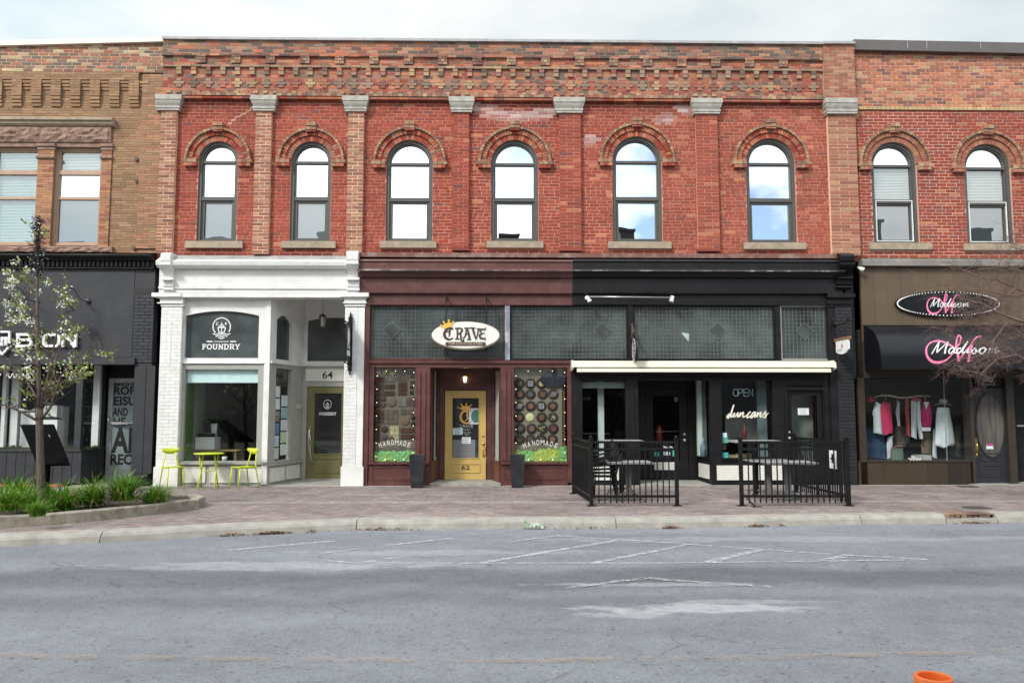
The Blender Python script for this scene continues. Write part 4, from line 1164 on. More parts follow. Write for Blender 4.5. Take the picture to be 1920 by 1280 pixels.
# base panels of the bay
m_ = MB(); zt_ = fz0
m_.box(bx0, bx1, Yb - .07, Yb + .1, zt_ - .045, zt_ - .002); m_.box(bx0, bx1 - .12, Yb - .005, Yb + .1, .0, zt_ - .046); m_.build('bay_base', M_GREYPAINT, bld)
for a, b in ((343, 386), (394, 441), (446, 492)):
    xa, xb = X(a, 885, Yb), X(b, 885, Yb); q = MB(); q.box(xa, xb, Yb - .02, Yb, .07, zz(875, Yb)); q.frame(xa, xb, .07, zz(875, Yb), .02, Yb - .032, Yb - .019); q.build('base_panel', M_LIGHTPANEL, bld)
m_ = MB(side_tf); m_.box(0, LEN, -.06, .1, lz0 - .095, lz0 - .052); m_.box(0, LEN, 0, .1, 0, lz0 - .096); m_.build('bay_base', M_GREYPAINT, bld)
for f0, f1 in ((.06, .48), (.54, .95)):
    q = MB(side_tf); q.box(LEN * f0, LEN * f1, -.02, 0, .07, lz0 - .14); q.frame(LEN * f0, LEN * f1, .07, lz0 - .14, .02, -.032, -.019); q.build('base_panel', M_LIGHTPANEL, bld)
# entry wall with the olive door
Ye = 1.5
ex0, ex1 = X(563, 780, Ye), X(690, 780, Ye)
x0, x1, z0, z1 = RC(576.5, 595, 650, 677, Ye)
m_ = MB(); arch_panel(m_, ex0, ex1, zz(684, Ye, 600), ztop + .2, x0, x1 + .3, z0, zz(601, Ye, 600), z1, Ye, Ye + .1)
m_.box(ex0, ex1, Ye - .05, Ye + .1, zz(686, Ye, 600), zz(684.2, Ye, 600)); m_.build('entry_wall', M_WHITE, bld)
pa = MB(); arch_sheet(pa, x0, x1 + .3, z0, zz(601, Ye, 600), z1, Ye + .06); pa.build('pane', M_SMOKE, bld)
dx0, dx1, dz0, dz1 = RC(575, 725, 648, 897, Ye); dx1 = dx0 + .98
m_ = MB(); m_.box(ex0, dx0 - .01, Ye - .01, Ye + .1, 0, zz(686.2, Ye, 600)); m_.box(dx1 + .01, ex1, Ye - .01, Ye + .1, 0, zz(686.2, Ye, 600)); m_.box(dx0 - .01, dx1 + .01, Ye - .01, Ye + .1, dz1 + .01, zz(686.2, Ye, 600)); m_.build('door_surround', M_GREYPAINT, bld)
nx0, nx1, nz0, nz1 = RC(575.5, 693.6, 648, 712.6, Ye)
npan = MB().box(nx0, nx1 + .15, Ye - .03, Ye - .011, nz0, nz1).frame(nx0 - .02, nx1 + .17, nz0 - .02, nz1 + .02, .02, Ye - .04, Ye - .011).build('number_panel', M_LIGHTPANEL, bld)
x0, x1, z0, z1 = RC(604.5, 696, 624, 709.5, Ye - .03); text('number', '64', x0, x1, z0, z1, Ye - .032, M_BLACKTXT, npan, bold=.012)
door = MB(); gx0, gx1, gz0, gz1 = RC(589, 737, 640, 850, Ye)
door.box(dx0, gx0, Ye + .01, Ye + .06, .03, dz1); door.box(gx1, dx1, Ye + .01, Ye + .06, .03, dz1); door.box(gx0, gx1, Ye + .01, Ye + .06, gz1, dz1); door.box(gx0, gx1, Ye + .01, Ye + .06, .03, gz0)
door.frame(gx0 - .03, gx1 + .03, gz0 - .03, gz1 + .03, .03, Ye - .004, Ye + .01); door.frame(gx0, gx1, .16, gz0 - .1, .025, Ye - .006, Ye + .01)
door = door.build('door', M_OLIVE, bld)
sheet(MB(), gx0, gx1, gz0, gz1, Ye + .035).build('pane', M_DARKPANE, door)
def door_logo(cx, cz, s, y, tfm=None, parent=door):     # the same emblem, small
    q = MB(tfm)
    for i, (pts, w) in enumerate(EM[:10]):
        q.ribbon([(cx + (p[0] - 880) / 11.64 / 85 * s, cz - (p[1] - 560) / 11.64 / 85 * s) for p in pts], w * s, y - .004 - i * .0003, y + .003, smooth=(i == 0))
    q.build('emblem', M_VINYL, parent)
lcx, lcz = P(613.5, 759.5, Ye); door_logo(lcx, lcz, .48, Ye + .025)
x0, x1, z0, z1 = RC(598, 772.5, 630, 778.5, Ye); slab('lettering', 'FOUNDRY', x0, x1, z0, z1, Ye + .03, M_VINYL, door)
h = MB(); hx, hz = P(580.5, 808, Ye); hx2, hz2 = P(585, 880, Ye)
h.box(hx - .022, hx + .022, Ye - .012, Ye + .01, hz, hz + .12); h.tube([(hx, Ye, hz + .1), (hx + .01, Ye - .07, hz + .02), (hx - .005, Ye - .08, hz - .22), (hx + .02, Ye - .07, hz - .46), (hx + .08, Ye - .02, hz - .72), (hx + .07, Ye, hz - .78)], [.014, .02, .016, .014, .010, .008]); h.tube([(hx + .01, Ye - .07, hz), (hx + .05, Ye - .06, hz - .3), (hx + .03, Ye - .04, hz - .65)], .009)
h.build('handle', M_CHROME, door)
bell = MB(); x, z = P(557, 760, 1.3); bell.box(x - .07, x + .09, 1.22, 1.4, z - .07, z + .05); bell.tube([(x - .06, 1.24, z), (x - .12, 1.18, z + .01)], .02); bell.build('mail_slot', M_STONE, bld)
# right cheek, soffit, threshold
m_ = MB(); m_.box(X(668, 780, .1), X(681, 780, .1), .1, Ye, 0, ztop + .2); m_.build('entry_cheek', M_WHITE, bld)
m_ = MB(); m_.box(bx0, X(681, 600), Yb + .11, Ye + .2, ztop + .21, ztop + .24); m_.build('soffit', M_LIGHTPANEL, bld)
m_ = MB(); m_.box(dx0 - .05, dx1 + .05, Ye - .1, Ye + .1, .007, .029); m_.build('threshold', M_ALU, door)
lan = thing('hanging_lantern', 'small bronze lantern hanging on a chain under the white entry soffit', 'lantern', (X(605, 600, .75), .75, Z(614, 605, .75)))
lx, ly, lz = lan.location
q = MB(); ct = ztop + .21
q.lathe([(.055, 0), (.055, -.02), (.02, -.03)][::-1], (lx, ly, ct - .0), 12); 
zc = ct - .03
q.build('ceiling_rose', M_RUST, lan)
q = MB(); zt_ = Z(587, 605, .75)
kk = 8
q.tube([(lx, ly, ct - .02)] + [(lx + .012 * (-1) ** i, ly, ct - .02 + (zt_ - ct) * (i + 1) / (kk + 1)) for i in range(kk)] + [(lx, ly, zt_)], .006, 5); q.build('chain', M_RUST, lan)
q = MB(); q.lathe([(.005, 0), (.03, -.02), (.09, -.075), (.095, -.09)][::-1], (lx, ly, zt_), 6); q.lathe([(.05, 0), (.055, .02)], (lx, ly, lz - .0), 6)
for a in range(6): q.tube([(lx + .08 * math.cos(a * 1.047), ly + .08 * math.sin(a * 1.047), zt_ - .09), (lx + .055 * math.cos(a * 1.047), ly + .055 * math.sin(a * 1.047), lz)], .007, 5)
q.build('cage', M_RUST, lan)
q = MB(); q.lathe([(.05, .02), (.075, zt_ - .09 - lz)], (lx, ly, lz), 6); q.build('lamp_glass', M_LAMPOFF, lan)
# interior of the white shop
def room(x0, x1, y0, y1, z1, wallm, floorm, name='interior'):
    q = MB(); q.box(x0 - .05, x0, y0, y1, 0, z1); q.box(x1, x1 + .05, y0, y1, 0, z1); q.box(x0, x1, y1, y1 + .05, 0, z1); q.box(x0, x1, y0, y1, z1, z1 + .05)
    o = q.build(name + '_wall', wallm, bld)
    MB().box(x0, x1, y0, y1, -.01, .02).build(name + '_floor', floorm, bld)
    return o
room(bx0 + .02, X(565, 780, Yk) + .0, 1.56 + .0, 6.0, 3.9, M_INT, M_WOOD, 'office')
q = MB(); q.box(bx0 + .0, bx0 + .02, Yb + .5, 1.56, 0, 3.9); q.build('office_wall', mat('office_side_plaster', (.38, .40, .37), .8, .08), bld)
dk = thing('desk', 'wooden desk behind the big window of the white shop', 'desk', (X(410, 850, 1.2), 1.2, 0))
ox = dk.location.x
MB().box(ox - .75, ox + .55, .85, 1.45, .70, .74).build('tabletop', M_WOOD, dk)
for sx in (-.7, .46):
    for sy in (.88, 1.38): MB().box(ox + sx, ox + sx + .05, sy, sy + .05, .02, .70).build('leg', M_WOOD, dk)
cb = thing('storage_cube', 'white storage cube on the desk in the big shop window', 'cube', (X(386, 848, 1.0), 1.0, .74))
q = MB(); x = cb.location.x; q.box(x - .22, x + .22, .9, 1.3, .74, 1.02); q.build('body', M_INTWHITE, cb)
MB().box(x - .21, x + .21, .892, .9, .755, 1.005).build('front', M_INTWHITE, cb)
pr = thing('printer', 'dark printer standing on the white storage cube', 'printer', (x - .03, 1.1, 1.02))
MB().box(x - .17, x + .13, .95, 1.25, 1.02, 1.10).build('body', M_IRON, pr); MB().box(x - .13, x + .09, .97, 1.2, 1.10, 1.115).build('paper_tray', M_CHROME, pr)
vs = thing('potted_plant', 'leafy plant in a tall white cylinder pot behind the window', 'plant', (X(401, 820, 1.25), 1.25, 1.03))
vx, vy, vz = vs.location
MB().lathe([(.06, 0), (.075, .30), (.065, .30), (.06, .25)], (vx, vy, vz), 16).build('pot', M_INTWHITE, vs)
q = MB()
for k in range(60):
    a = rnd.uniform(0, 6.28); e = rnd.uniform(.2, 1.3); l = rnd.uniform(.12, .3); d_ = Vector((math.cos(a) * math.cos(e), math.sin(a) * math.cos(e), math.sin(e)))
    p0 = Vector((vx - .05, vy, vz + .28)); p1 = p0 + d_ * l; n_ = d_.orthogonal().normalized() * .03
    q.tint = jit((.05, .11, .03), .3); q.add([tuple(p0), tuple(p0.lerp(p1, .6) + n_), tuple(p1), tuple(p0.lerp(p1, .6) - n_)], [(0, 1, 2, 3)])
q.build('foliage', M_LEAF, vs)
ec = thing('easel_chair', 'slanted wooden lounge chair just inside the lower left of the window', 'chair', (X(358, 858, .8), .8, .02))
ex_, ey_, _ = ec.location
q = MB(); q.tube([(ex_ - .12, ey_, .98), (ex_ + .28, ey_, .3)], .03, 6); q.tube([(ex_ - .12, ey_ + .4, .98), (ex_ + .28, ey_ + .4, .3)], .03, 6); q.build('frame', M_WOOD, ec)
MB().add([(ex_ - .1, ey_ + .03, .93), (ex_ - .1, ey_ + .37, .93), (ex_ + .25, ey_ + .37, .36), (ex_ + .25, ey_ + .03, .36)], [(0, 1, 2, 3)]).build('back', M_INT, ec)
q = MB(); q.tube([(ex_ + .28, ey_, .3), (ex_ - .15, ey_, .03)], .025, 6); q.tube([(ex_ + .28, ey_ + .4, .3), (ex_ - .15, ey_ + .4, .03)], .025, 6); q.build('leg', M_WOOD, ec)
cpx, cpz = P(421, 860, .6)
mg = thing('paper_cup', 'small pale cup standing on the inner window ledge', 'cup', (cpx, .6, .50))
MB().lathe([(.045, 0), (.06, .10), (.055, .10), (.042, .01)], (cpx, .6, cpz - .05), 14).build('body', M_INTWHITE, mg)

# hanging sign on the white pillar, edge on to the street
hs = thing('hanging_sign', 'tall black shop sign projecting edge on from the white pillar with a pale oval emblem', 'sign', (X(656, 700, -.1), -.11, Z(698, 656, -.1)))
sx = X(655.5, 650, -.14); zt_, zb_ = Z(592, 655, -.14), Z(697, 655, -.14)
q = MB(); q.box(sx - .035, sx + .055, -.15, -.108, zb_ + .02, zt_ - .02); q.tube([(sx + .01, -.13, zt_ - .02), (sx + .01, -.13, zt_ + .05), (sx + .01, -.13, zt_ + .10)], [.025, .018, .002], 8); q.tube([(sx + .01, -.13, zb_ + .02), (sx + .01, -.13, zb_ - .04), (sx + .01, -.13, zb_ - .08)], [.025, .018, .002], 8); q.build('wall_bar', M_IRON, hs)
q = MB(); pt, pb = Z(609, 650, -.3), Z(678, 650, -.3); q.box(sx - .02, sx + .025, -.62, -.19, pb, pt); pl = q.build('board', M_IRON, hs)
for zq in (pt + .03, pb - .03):
    q = MB(); q.tube([(sx, -.15, zq), (sx, -.66, zq)], .014, 8); q.ball((sx, -.67, zq), .024); q.tube([(sx, -.15, zq + (.12 if zq > pt else -.12)), (sx, -.42, zq)], .009, 6); q.build('arm', M_IRON, hs)
tfS = lambda u, d, z: (sx + .026 - d, -.405 + u, z)
q = MB(tfS); q.ellipse(0, pb + (pt - pb) * .66, .13, .20, -.004, 0); q.build('oval', M_INTWHITE, pl)
q = MB(tfS); q.box(-.17, .17, -.004, 0, pb + .12, pb + .24); q.build('nameplate', M_INTWHITE, pl)
q = MB(tfS); 
for k in range(2): q.ribbon([(-.15 + .05 * i, pb + .30 + .02 * math.sin(i * 2.1 + k) - .05 * k + .05) for i in range(7)], .02, -.004 - k * .001, 0)
q.build('lettering', M_VINYL, pl)

# ------------------------------------------------------------------ oxblood shopfront (62) and black shopfront: shared cornice and transom
split = X(1072, 520)
for nm, xa, xb, m in (('brown_cornice', LW + .02, split, M_BROWN), ('black_cornice', split + .001, RW, M_BLACK)):
    c = MB()
    z = lambda py, Y: Z(py, 900 if m is M_BROWN else 1300, Y)
    c.profile(xa, xb, [(0, z(486, 0)), (-.26, z(486.5, -.26)), (-.28, z(490, -.28)), (-.25, z(493, -.25)), (-.25, z(502, -.25)), (-.29, z(505, -.29)), (-.30, z(508.5, -.3)), (-.22, z(510, -.22)), (-.16, z(520, -.16)), (0, z(520, 0))])
    c.box(xa, xb, -.10, .2, z(546, -.1), z(520.5, -.1)); c.profile(xa, xb, [(.2, z(546.2, -.1)), (-.14, z(546.2, -.14)), (-.14, z(549, -.14)), (-.09, z(552, -.09)), (.2, z(552, -.09))]); c.box(xa, xb, -.05, .2, z(571.5, -.05), z(552.2, -.05))
    c.build(nm, m, bld)
lg = MB(); lg.box(LW + .02, RW, -.20, .02, Z(486, 1100), Z(478, 1100)); lg.build('ledge', mat('dull_red_ledge', (.17, .075, .06), .7, .2, 5, .3, 30, dirt=(.33, .27, .24), damt=.7, dscale=3), bld)
fe = MB()
for a, b, py in ((676, 1571, 506.5),): fe.box(X(a, py, -.3), X(b, py, -.3), -.306, -.295, Z(508, 1100, -.3), Z(506.2, 1100, -.3))
fe.build('worn_edge', mat('worn_white_edge', (.09, .07, .07), .6, .3, 8, dirt=(.55, .52, .5), damt=.9, dscale=4), bld)
# transom
Yt = .03
def tz(py): return Z(py, 1100, Yt)
tz0, tz1 = tz(675), tz(571.5)
cells = [(691.5, 946.5), (956, 1177.5), (1186.5, 1453), (1462.5, 1556)]
for k, (a, b) in enumerate(cells):
    xa, xb = X(a, 620, Yt), X(b, 620, Yt)
    fr_ = MB(); fr_.frame(xa, xb, tz0, tz1, .035, Yt - .02, Yt + .05)
    fr_ = fr_.build('transom_light', M_GREYPAINT if k == 3 else (M_BROWN if k == 0 else M_BLACK), bld)
    sheet(MB(), xa + .03, xb - .03, tz0 + .03, tz1 - .03, Yt + .03).build('pane', M_TRANSOM, fr_)
    ld = MB(); s_ = .0868; nx = int((xb - xa - .07) / s_); nz_ = int((tz1 - tz0 - .07) / s_)
    mx_, mz_ = (xb - xa - nx * s_) / 2, (tz1 - tz0 - nz_ * s_) / 2 
    dc = {0: 733, 1: 1126, 2: 1347, 3: 1508}[k]; dx, dzc = X(dc, 619, Yt), tz(619)
    dx = xa + mx_ + round((dx - xa - mx_) / s_) * s_; dzc = tz0 + mz_ + round((dzc - tz0 - mz_) / s_) * s_; ds = s_ * 2.3
    for i in range(nx + 1):
        x = xa + mx_ + i * s_; w = .0035
        ld.box(x - .0024, x + .0024, Yt + .018, Yt + .03, tz0 + .034, tz1 - .034, 'k')
    for i in range(nz_ + 1):
        z = tz0 + mz_ + i * s_
        ld.box(xa + .034, xb - .034, Yt + .019, Yt + .03, z - .0026, z + .0026, 'k')
    ld.build('lead_came', M_LEAD, fr_)
    dm = MB(); dm.prism([(dx - ds, dzc), (dx, dzc - ds), (dx + ds, dzc), (dx, dzc + ds)], Yt + .012, Yt + .0295); dm.build('diamond', M_TRANSOM2, fr_)
    dm = MB()
    pts = [(dx - ds, dzc), (dx, dzc - ds), (dx + ds, dzc), (dx, dzc + ds)]
    for i in range(4): dm.ribbon([pts[i], pts[(i + 1) % 4]], .007, Yt + .008 - i * .0003, Yt + .02, smooth=False)
    dm.build('lead_came', M_LEAD, fr_)
ml = MB(); ml.box(X(946.7, 620, Yt), X(955.8, 620, Yt), -.03, .1, tz0 - .002, tz1); ml.build('mullion', M_PEEL, bld)
for a, b in ((1177.8, 1186.2), (1453.2, 1462.2), (1556.2, 1562)): MB().box(X(a, 620, Yt), X(b, 620, Yt), -.02, .1, tz0, tz1).build('mullion', M_BLACK, bld)
bx = MB(); bx.box(X(691, 620), X(1562, 620), .3, .35, tz0 - .1, tz1 + .1); bx.build('transom_backing', mat('dim_green_back', (.03, .04, .038), .9), bld)
card2 = MB(); xa, xb, za, zb_ = RC(1278, 623, 1292, 641, Yt + .02); card2.prism([(xa, zb_ - .02), (xb - .01, za), (xb, zb_ - .03), (xa + .02, zb_)], Yt + .016, Yt + .0185)
card2.v = [(x, y - .001, z) for x, y, z in card2.v]; card2.build('pasted_card', mat('faded_card', (.34, .45, .40), .7), bld)
# brown shop posts, windows and recessed yellow door
m_ = MB()
Yf = 0.0
def pb(mb, a, b, t, bt, y0=-.02, y1=.1, Y=0.0):
    x0, x1, z0, z1 = RC(a, t, b, bt, Y); mb.box(x0, x1, y0, y1, z0, z1)
m_.box(X(681.5, 740, -.05), X(691, 740, -.05), -.05, .3, 0, Z(571.8, 690, -.05))
pb(m_, 691.2, 1071.5, 675.5, 681, -.06); pb(m_, 691.2, 1071.5, 681.3, 689, -.02, .1)
pb(m_, 691.2, 700.5, 689.2, 866, -.02); pb(m_, 779, 806, 689.2, 866, -.02); pb(m_, 938.5, 963, 689.2, 866, -.02); pb(m_, 1064, 1071.5, 689.2, 905, -.02)
for a, b in ((783, 788), (792, 798), (943, 949), (953, 958)): pb(m_, a, b, 695, 862, -.045, -.0195)
for a, b in ((691.2, 806), (938.5, 1064)):
    pb(m_, a, b, 866.2, 869.5, -.08); x0, x1 = X(a, 890), X(b, 890); m_.box(x0, x1, -.02, .1, 0, Z(869.8, a))
    m_.frame(x0 + .06, x1 - .06, .12, Z(874, a), .03, -.035, -.019); m_.box(x0, x1, -.05, -.019, 0.006, .11)
m_.build('brown_shopfront', M_BROWN, bld)
WL = RC(700.8, 690, 778.7, 866, 0); WR = RC(963.3, 690, 1063.7, 866, 0)
for w in (WL, WR): sheet(MB(), w[0], w[1], w[2], w[3], .04).build('pane', M_GLASS2, bld)
Yd = .85
dx0, dx1, dz0, dz1 = RC(834, 732, 911, 903, Yd); dz0 = .06
rx0, rx1 = X(822, 800, Yd), X(924, 800, Yd)
zh = Z(690, 870, .0); zc_ = zh + .02
m_ = MB(); m_.box(rx0 - .02, dx0 - .012, Yd, Yd + .1, 0, zc_); m_.box(dx1 + .012, rx1 + .02, Yd, Yd + .1, 0, zc_); m_.box(dx0 - .012, dx1 + .012, Yd, Yd + .1, dz1 + .012, zc_)
m_.frame(dx0 - .012, dx1 + .012, -.02, dz1 + .012, .001, Yd - .02, Yd)
m_.box(rx0 + .05, rx1 - .05, Yd - .02, Yd - .001, dz1 + .06, dz1 + .09)
for a, b in (((X(806, 780), 0.1), (rx0, Yd)), ((X(938.5, 780), 0.1), (rx1, Yd))):
    l = math.hypot(b[0] - a[0], b[1] - a[1]); vx_, vy_ = (b[0] - a[0]) / l, (b[1] - a[1]) / l
    tf = lambda u, d, z, a=a, vx_=vx_, vy_=vy_: (a[0] + vx_ * u - vy_ * d, a[1] + vy_ * u + vx_ * d, z)
    q = MB(tf); zs_ = Z(866, 870); q.box(-.0, l, -.03, .03, 0, zs_); q.box(0, .05, -.03, .03, zs_, zc_); q.box(l - .06, l, -.03, .03, zs_, zc_); q.box(.05, l - .06, -.03, .03, zc_ - .06, zc_); q.box(0, l, -.05, .05, zs_ - .04, zs_ + .002)
    q.build('recess_side', M_BROWN, bld)
    q = MB(tf); q.add([(.05, 0, zs_), (l - .06, 0, zs_), (l - .06, 0, zc_ - .06), (.05, 0, zc_ - .06)], [(0, 1, 2, 3)]); q.build('pane', M_GLASS2, bld)
    q = MB(tf); s_ = 1 if a[0] < .0 else -1; 
    q.box(.06, l - .1, .05 * s_ - .01, .05 * s_ + .01, zs_, zc_ - .06); q.build('curtain', mat('sage_curtain%d' % (s_ + 1), (.62, .70, .62), .8, .1), bld)
m_.build('recess_wall', M_BROWN, bld)
MB().box(X(806, 700), X(938.5, 700), .1, Yd + .1, zc_ + .001, zc_ + .03).build('recess_ceiling', M_BROWN, bld)
MB().box(X(806, 900), X(938.5, 900), -.15, Yd + .1, .0065, .055).build('door_step', M_CONC, bld)
gx0, gx1, gz0, gz1 = RC(848, 746, 897.5, 858, Yd)
d = MB(); d.box(dx0, gx0, Yd + .02, Yd + .07, dz0, dz1); d.box(gx1, dx1, Yd + .02, Yd + .07, dz0, dz1); d.box(gx0, gx1, Yd + .02, Yd + .07, gz1, dz1); d.box(gx0, gx1, Yd + .02, Yd + .07, dz0, gz0)
x0, x1, z0, z1 = RC(846, 868, 900, 886, Yd); d.frame(x0, x1, z0, z1, .022, Yd + .006, Yd + .02); d.frame(gx0 - .02, gx1 + .02, gz0 - .02, gz1 + .02, .02, Yd + .008, Yd + .02)
ydoor = d.build('door', M_GOLDDOOR, bld)
sheet(MB(), gx0, gx1, gz0, gz1, Yd + .045).build('pane', M_DARKPANE, ydoor)
x0, x1, z0, z1 = RC(865, 871.5, 881, 880.5, Yd); text('number', '62', x0, x1, z0, z1, Yd + .017, M_DARKTXT, ydoor, bold=.02)
def mpd(px, py): return P(820 + px / 6.737, 720 + py / 6.737, Yd + .035)
CROWN = [(255, 290), (300, 285), (312, 300), (305, 250), (340, 282), (368, 238), (380, 275), (428, 262), (405, 310), (360, 308), (310, 330)]
q = MB(); q.prism([mpd(*p) for p in [(255, 288), (318, 330), (360, 312), (405, 308), (432, 258), (385, 280), (368, 236), (342, 284), (303, 250), (308, 298)]], Yd + .03, Yd + .036)
for p in ((258, 290), (303, 250), (368, 240), (430, 262)): q.ellipse(*mpd(*p), .016, .016, Yd + .027, Yd + .036, 10)
q.build('crown', M_GOLD, ydoor)
strokes('initial', [([(430, 330), (385, 320), (330, 345), (295, 395), (305, 455), (355, 492), (400, 485), (430, 460)], [.02, .035, .042, .05, .048, .035, .026, .014]), ([(345, 350), (380, 345), (375, 400), (385, 430), (350, 465)], [.014, .032, .032, .026, .014]), ([(385, 320), (415, 335), (425, 355)], [.02, .03, .014])], mpd, Yd + .034, .003, M_GOLD, ydoor)
x0, x1, z0, z1 = RC(862, 796, 887, 801.5, Yd); text('lettering', 'CRAVE', x0, x1, z0, z1, Yd + .035, M_ALU, ydoor)
for a, b, c_, d_ in ((868, 803.5, 882, 807), (868, 809, 883, 812), (871, 813, 880, 816)):
    q = MB(); x0, x1, z0, z1 = RC(a, b, c_, d_, Yd); q.ribbon([(x0 + (x1 - x0) * i / 9, z0 + (z1 - z0) * (.5 + .4 * math.sin(i * 2.4))) for i in range(10)], .008, Yd + .032, Yd + .036); q.build('lettering', M_ALU, ydoor)
def note(a, b, c_, d_, Y, m, parent, name='notice', lines=3, edge=None):
    x0, x1, z0, z1 = RC(a, b, c_, d_, Y); q = MB(); q.box(x0, x1, Y - .003, Y, z0, z1); o = q.build(name, m, parent)
    q = MB()
    for i in range(lines):
        zz_ = z1 - (z1 - z0) * (i + .7) / (lines + .4); q.box(x0 + (x1 - x0) * .12, x1 - (x1 - x0) * (.12 + .1 * (i % 2)), Y - .0042, Y - .003, zz_ - .006, zz_ + .006)
    if lines: q.build('print', M_TEXTGREY, parent)
    return o
M_TEXTGREY = mat('grey_print', (.20, .24, .27), .8)
M_PAPER2 = mat('pale_blue_paper', (.60, .74, .78), .8, .03)
note(849, 802, 867.5, 814.5, Yd + .034, M_PAPER2, ydoor, lines=4)
note(866, 819, 882.5, 831, Yd + .034, M_PAPER, ydoor, lines=3)
q = MB(); x0, x1, z0, z1 = RC(879, 765, 897, 795, Yd + .04); q.tint = (.5, .5, .62); q.box(x0, x1, Yd + .039, Yd + .042, z0, z1); q.tint = (.05, .16, .11); q.ellipse(x1 - .06, (z0 + z1) / 2, .11, .15, Yd + .036, Yd + .039, 18); q.build('poster', T_MISC, ydoor)
q = MB(); x0, x1, z0, z1 = RC(849, 824, 891, 857.5, Yd + .04); q.tint = (.16, .20, .23); q.box(x0, x1, Yd + .039, Yd + .042, z0, z1)
q.tint = (.38, .2, .16)
for i in range(3): q.ribbon([(x0 + .03 + (x1 - x0 - .06) * k / 12, z1 - .1 - .12 * i + .02 * math.sin(k * 2.3 + i)) for k in range(13)], .014, Yd + .036, Yd + .0385)
q.build('poster', T_MISC, ydoor)
q = MB()
for py, rr in ((817, .03), (832, .04)):
    x, z = P(906, py, Yd); q.lathe([(rr, 0), (rr * .8, .012), (rr * .3, .02)], (0, 0, 0), 12)
    n_ = 36; q.v[-n_:] = [(x + a, Yd + .02 - c, z + b) for a, b, c in q.v[-n_:]]
x, z = P(906.5, 836, Yd); q.tube([(x, Yd + .01, z), (x, Yd - .05, z - .03), (x, Yd - .05, z - .16), (x, Yd + .01, z - .19)], .011); q.ball((x, Yd + .0, z - .21), .02, .02, .04)
q.build('handle', M_BRASS, ydoor)
sc_x, sc_z = P(872, 711, Yd - .05)
sl = thing('wall_sconce', 'small lit brass sconce glowing above the yellow door', 'sconce', (sc_x, Yd - .001, sc_z))
q = MB(); q.box(sc_x - .035, sc_x + .035, Yd - .022, Yd - .0, sc_z + .02, sc_z + .10); q.tube([(sc_x, Yd - .01, sc_z + .07), (sc_x, Yd - .06, sc_z + .11), (sc_x, Yd - .09, sc_z + .085)], .008, 6); q.lathe([(.03, .06), (.035, .075), (.01, .09)], (sc_x, Yd - .09, sc_z), 10); q.build('bracket', M_BRASS, sl)
q = MB(); q.lathe([(.02, -.07), (.04, .0), (.045, .05), (.025, .06)], (sc_x, Yd - .09, sc_z), 12); q.build('lamp_glass', M_LAMPLIT, sl)

# ---- chocolate shop displays
def box6(ox, oy, k, a, b, c_, d_, Y): return RC(ox + a / k, oy + b / k, ox + c_ / k, oy + d_ / k, Y)
CH = [(.085, .045, .032), (.06, .035, .028), (.11, .065, .045), (.14, .075, .045), (.045, .03, .026)]
po = thing('chocolate_poster', 'large poster of mixed chocolate bars and squares in the left window of the oxblood shop', 'poster', ((WL[0] + WL[1]) / 2, .16, WL[2]))
q = MB(); q.tint = (.155, .14, .11); q.box(WL[0] + .02, WL[1] - .0, .16, .18, WL[2], WL[3]); q.build('board', T_MISC, po)
for a, b, c_, d_, c in ((80, 170, 195, 235, (.12, .05, .045)), (200, 170, 330, 230, (.19, .18, .17)), (80, 250, 185, 320, (.09, .07, .07)), (195, 255, 325, 315, (.07, .045, .035)), (80, 330, 190, 395, (.10, .065, .06)), (195, 335, 325, 395, (.065, .045, .04)),
                        (345, 85, 485, 215, (.15, .12, .10)), (360, 230, 470, 390, (.10, .045, .035)), (500, 100, 560, 180, (.06, .04, .035)), (500, 215, 560, 250, (.07, .05, .045)), (360, 420, 460, 525, (.21, .20, .19)), (468, 415, 562, 520, (.13, .10, .09)),
                        (85, 560, 185, 725, (.10, .05, .04)), (190, 560, 360, 730, (.16, .13, .11)), (80, 745, 140, 960, (.09, .055, .04)), (390, 780, 560, 840, (.11, .055, .04)), (390, 855, 560, 915, (.09, .045, .035)), (395, 555, 465, 620, (.12, .10, .085)), (480, 555, 548, 620, (.13, .10, .085)), (262, 755, 370, 920, (.52, .50, .29))):
    x0, x1, z0, z1 = box6(690, 680, 6.4, a, b, c_, d_, .15); q = MB(); q.tint = jit(tuple(min(.7, v * .75) for v in c), .1)
    nx, nz_ = max(1, round((x1 - x0) / .09)), max(1, round((z1 - z0) / .09))
    for i in range(nx):
        for j in range(nz_):
            if nx * nz_ > 1: q.tint = jit(tuple(min(.7, v * .75) for v in c), .15)
            q.box(x0 + (x1 - x0) * i / nx + .003, x0 + (x1 - x0) * (i + 1) / nx - .003, .145, .16, z0 + (z1 - z0) * j / nz_ + .003, z0 + (z1 - z0) * (j + 1) / nz_ - .003, 'k')
    q.build('chocolate', T_MISC, po)
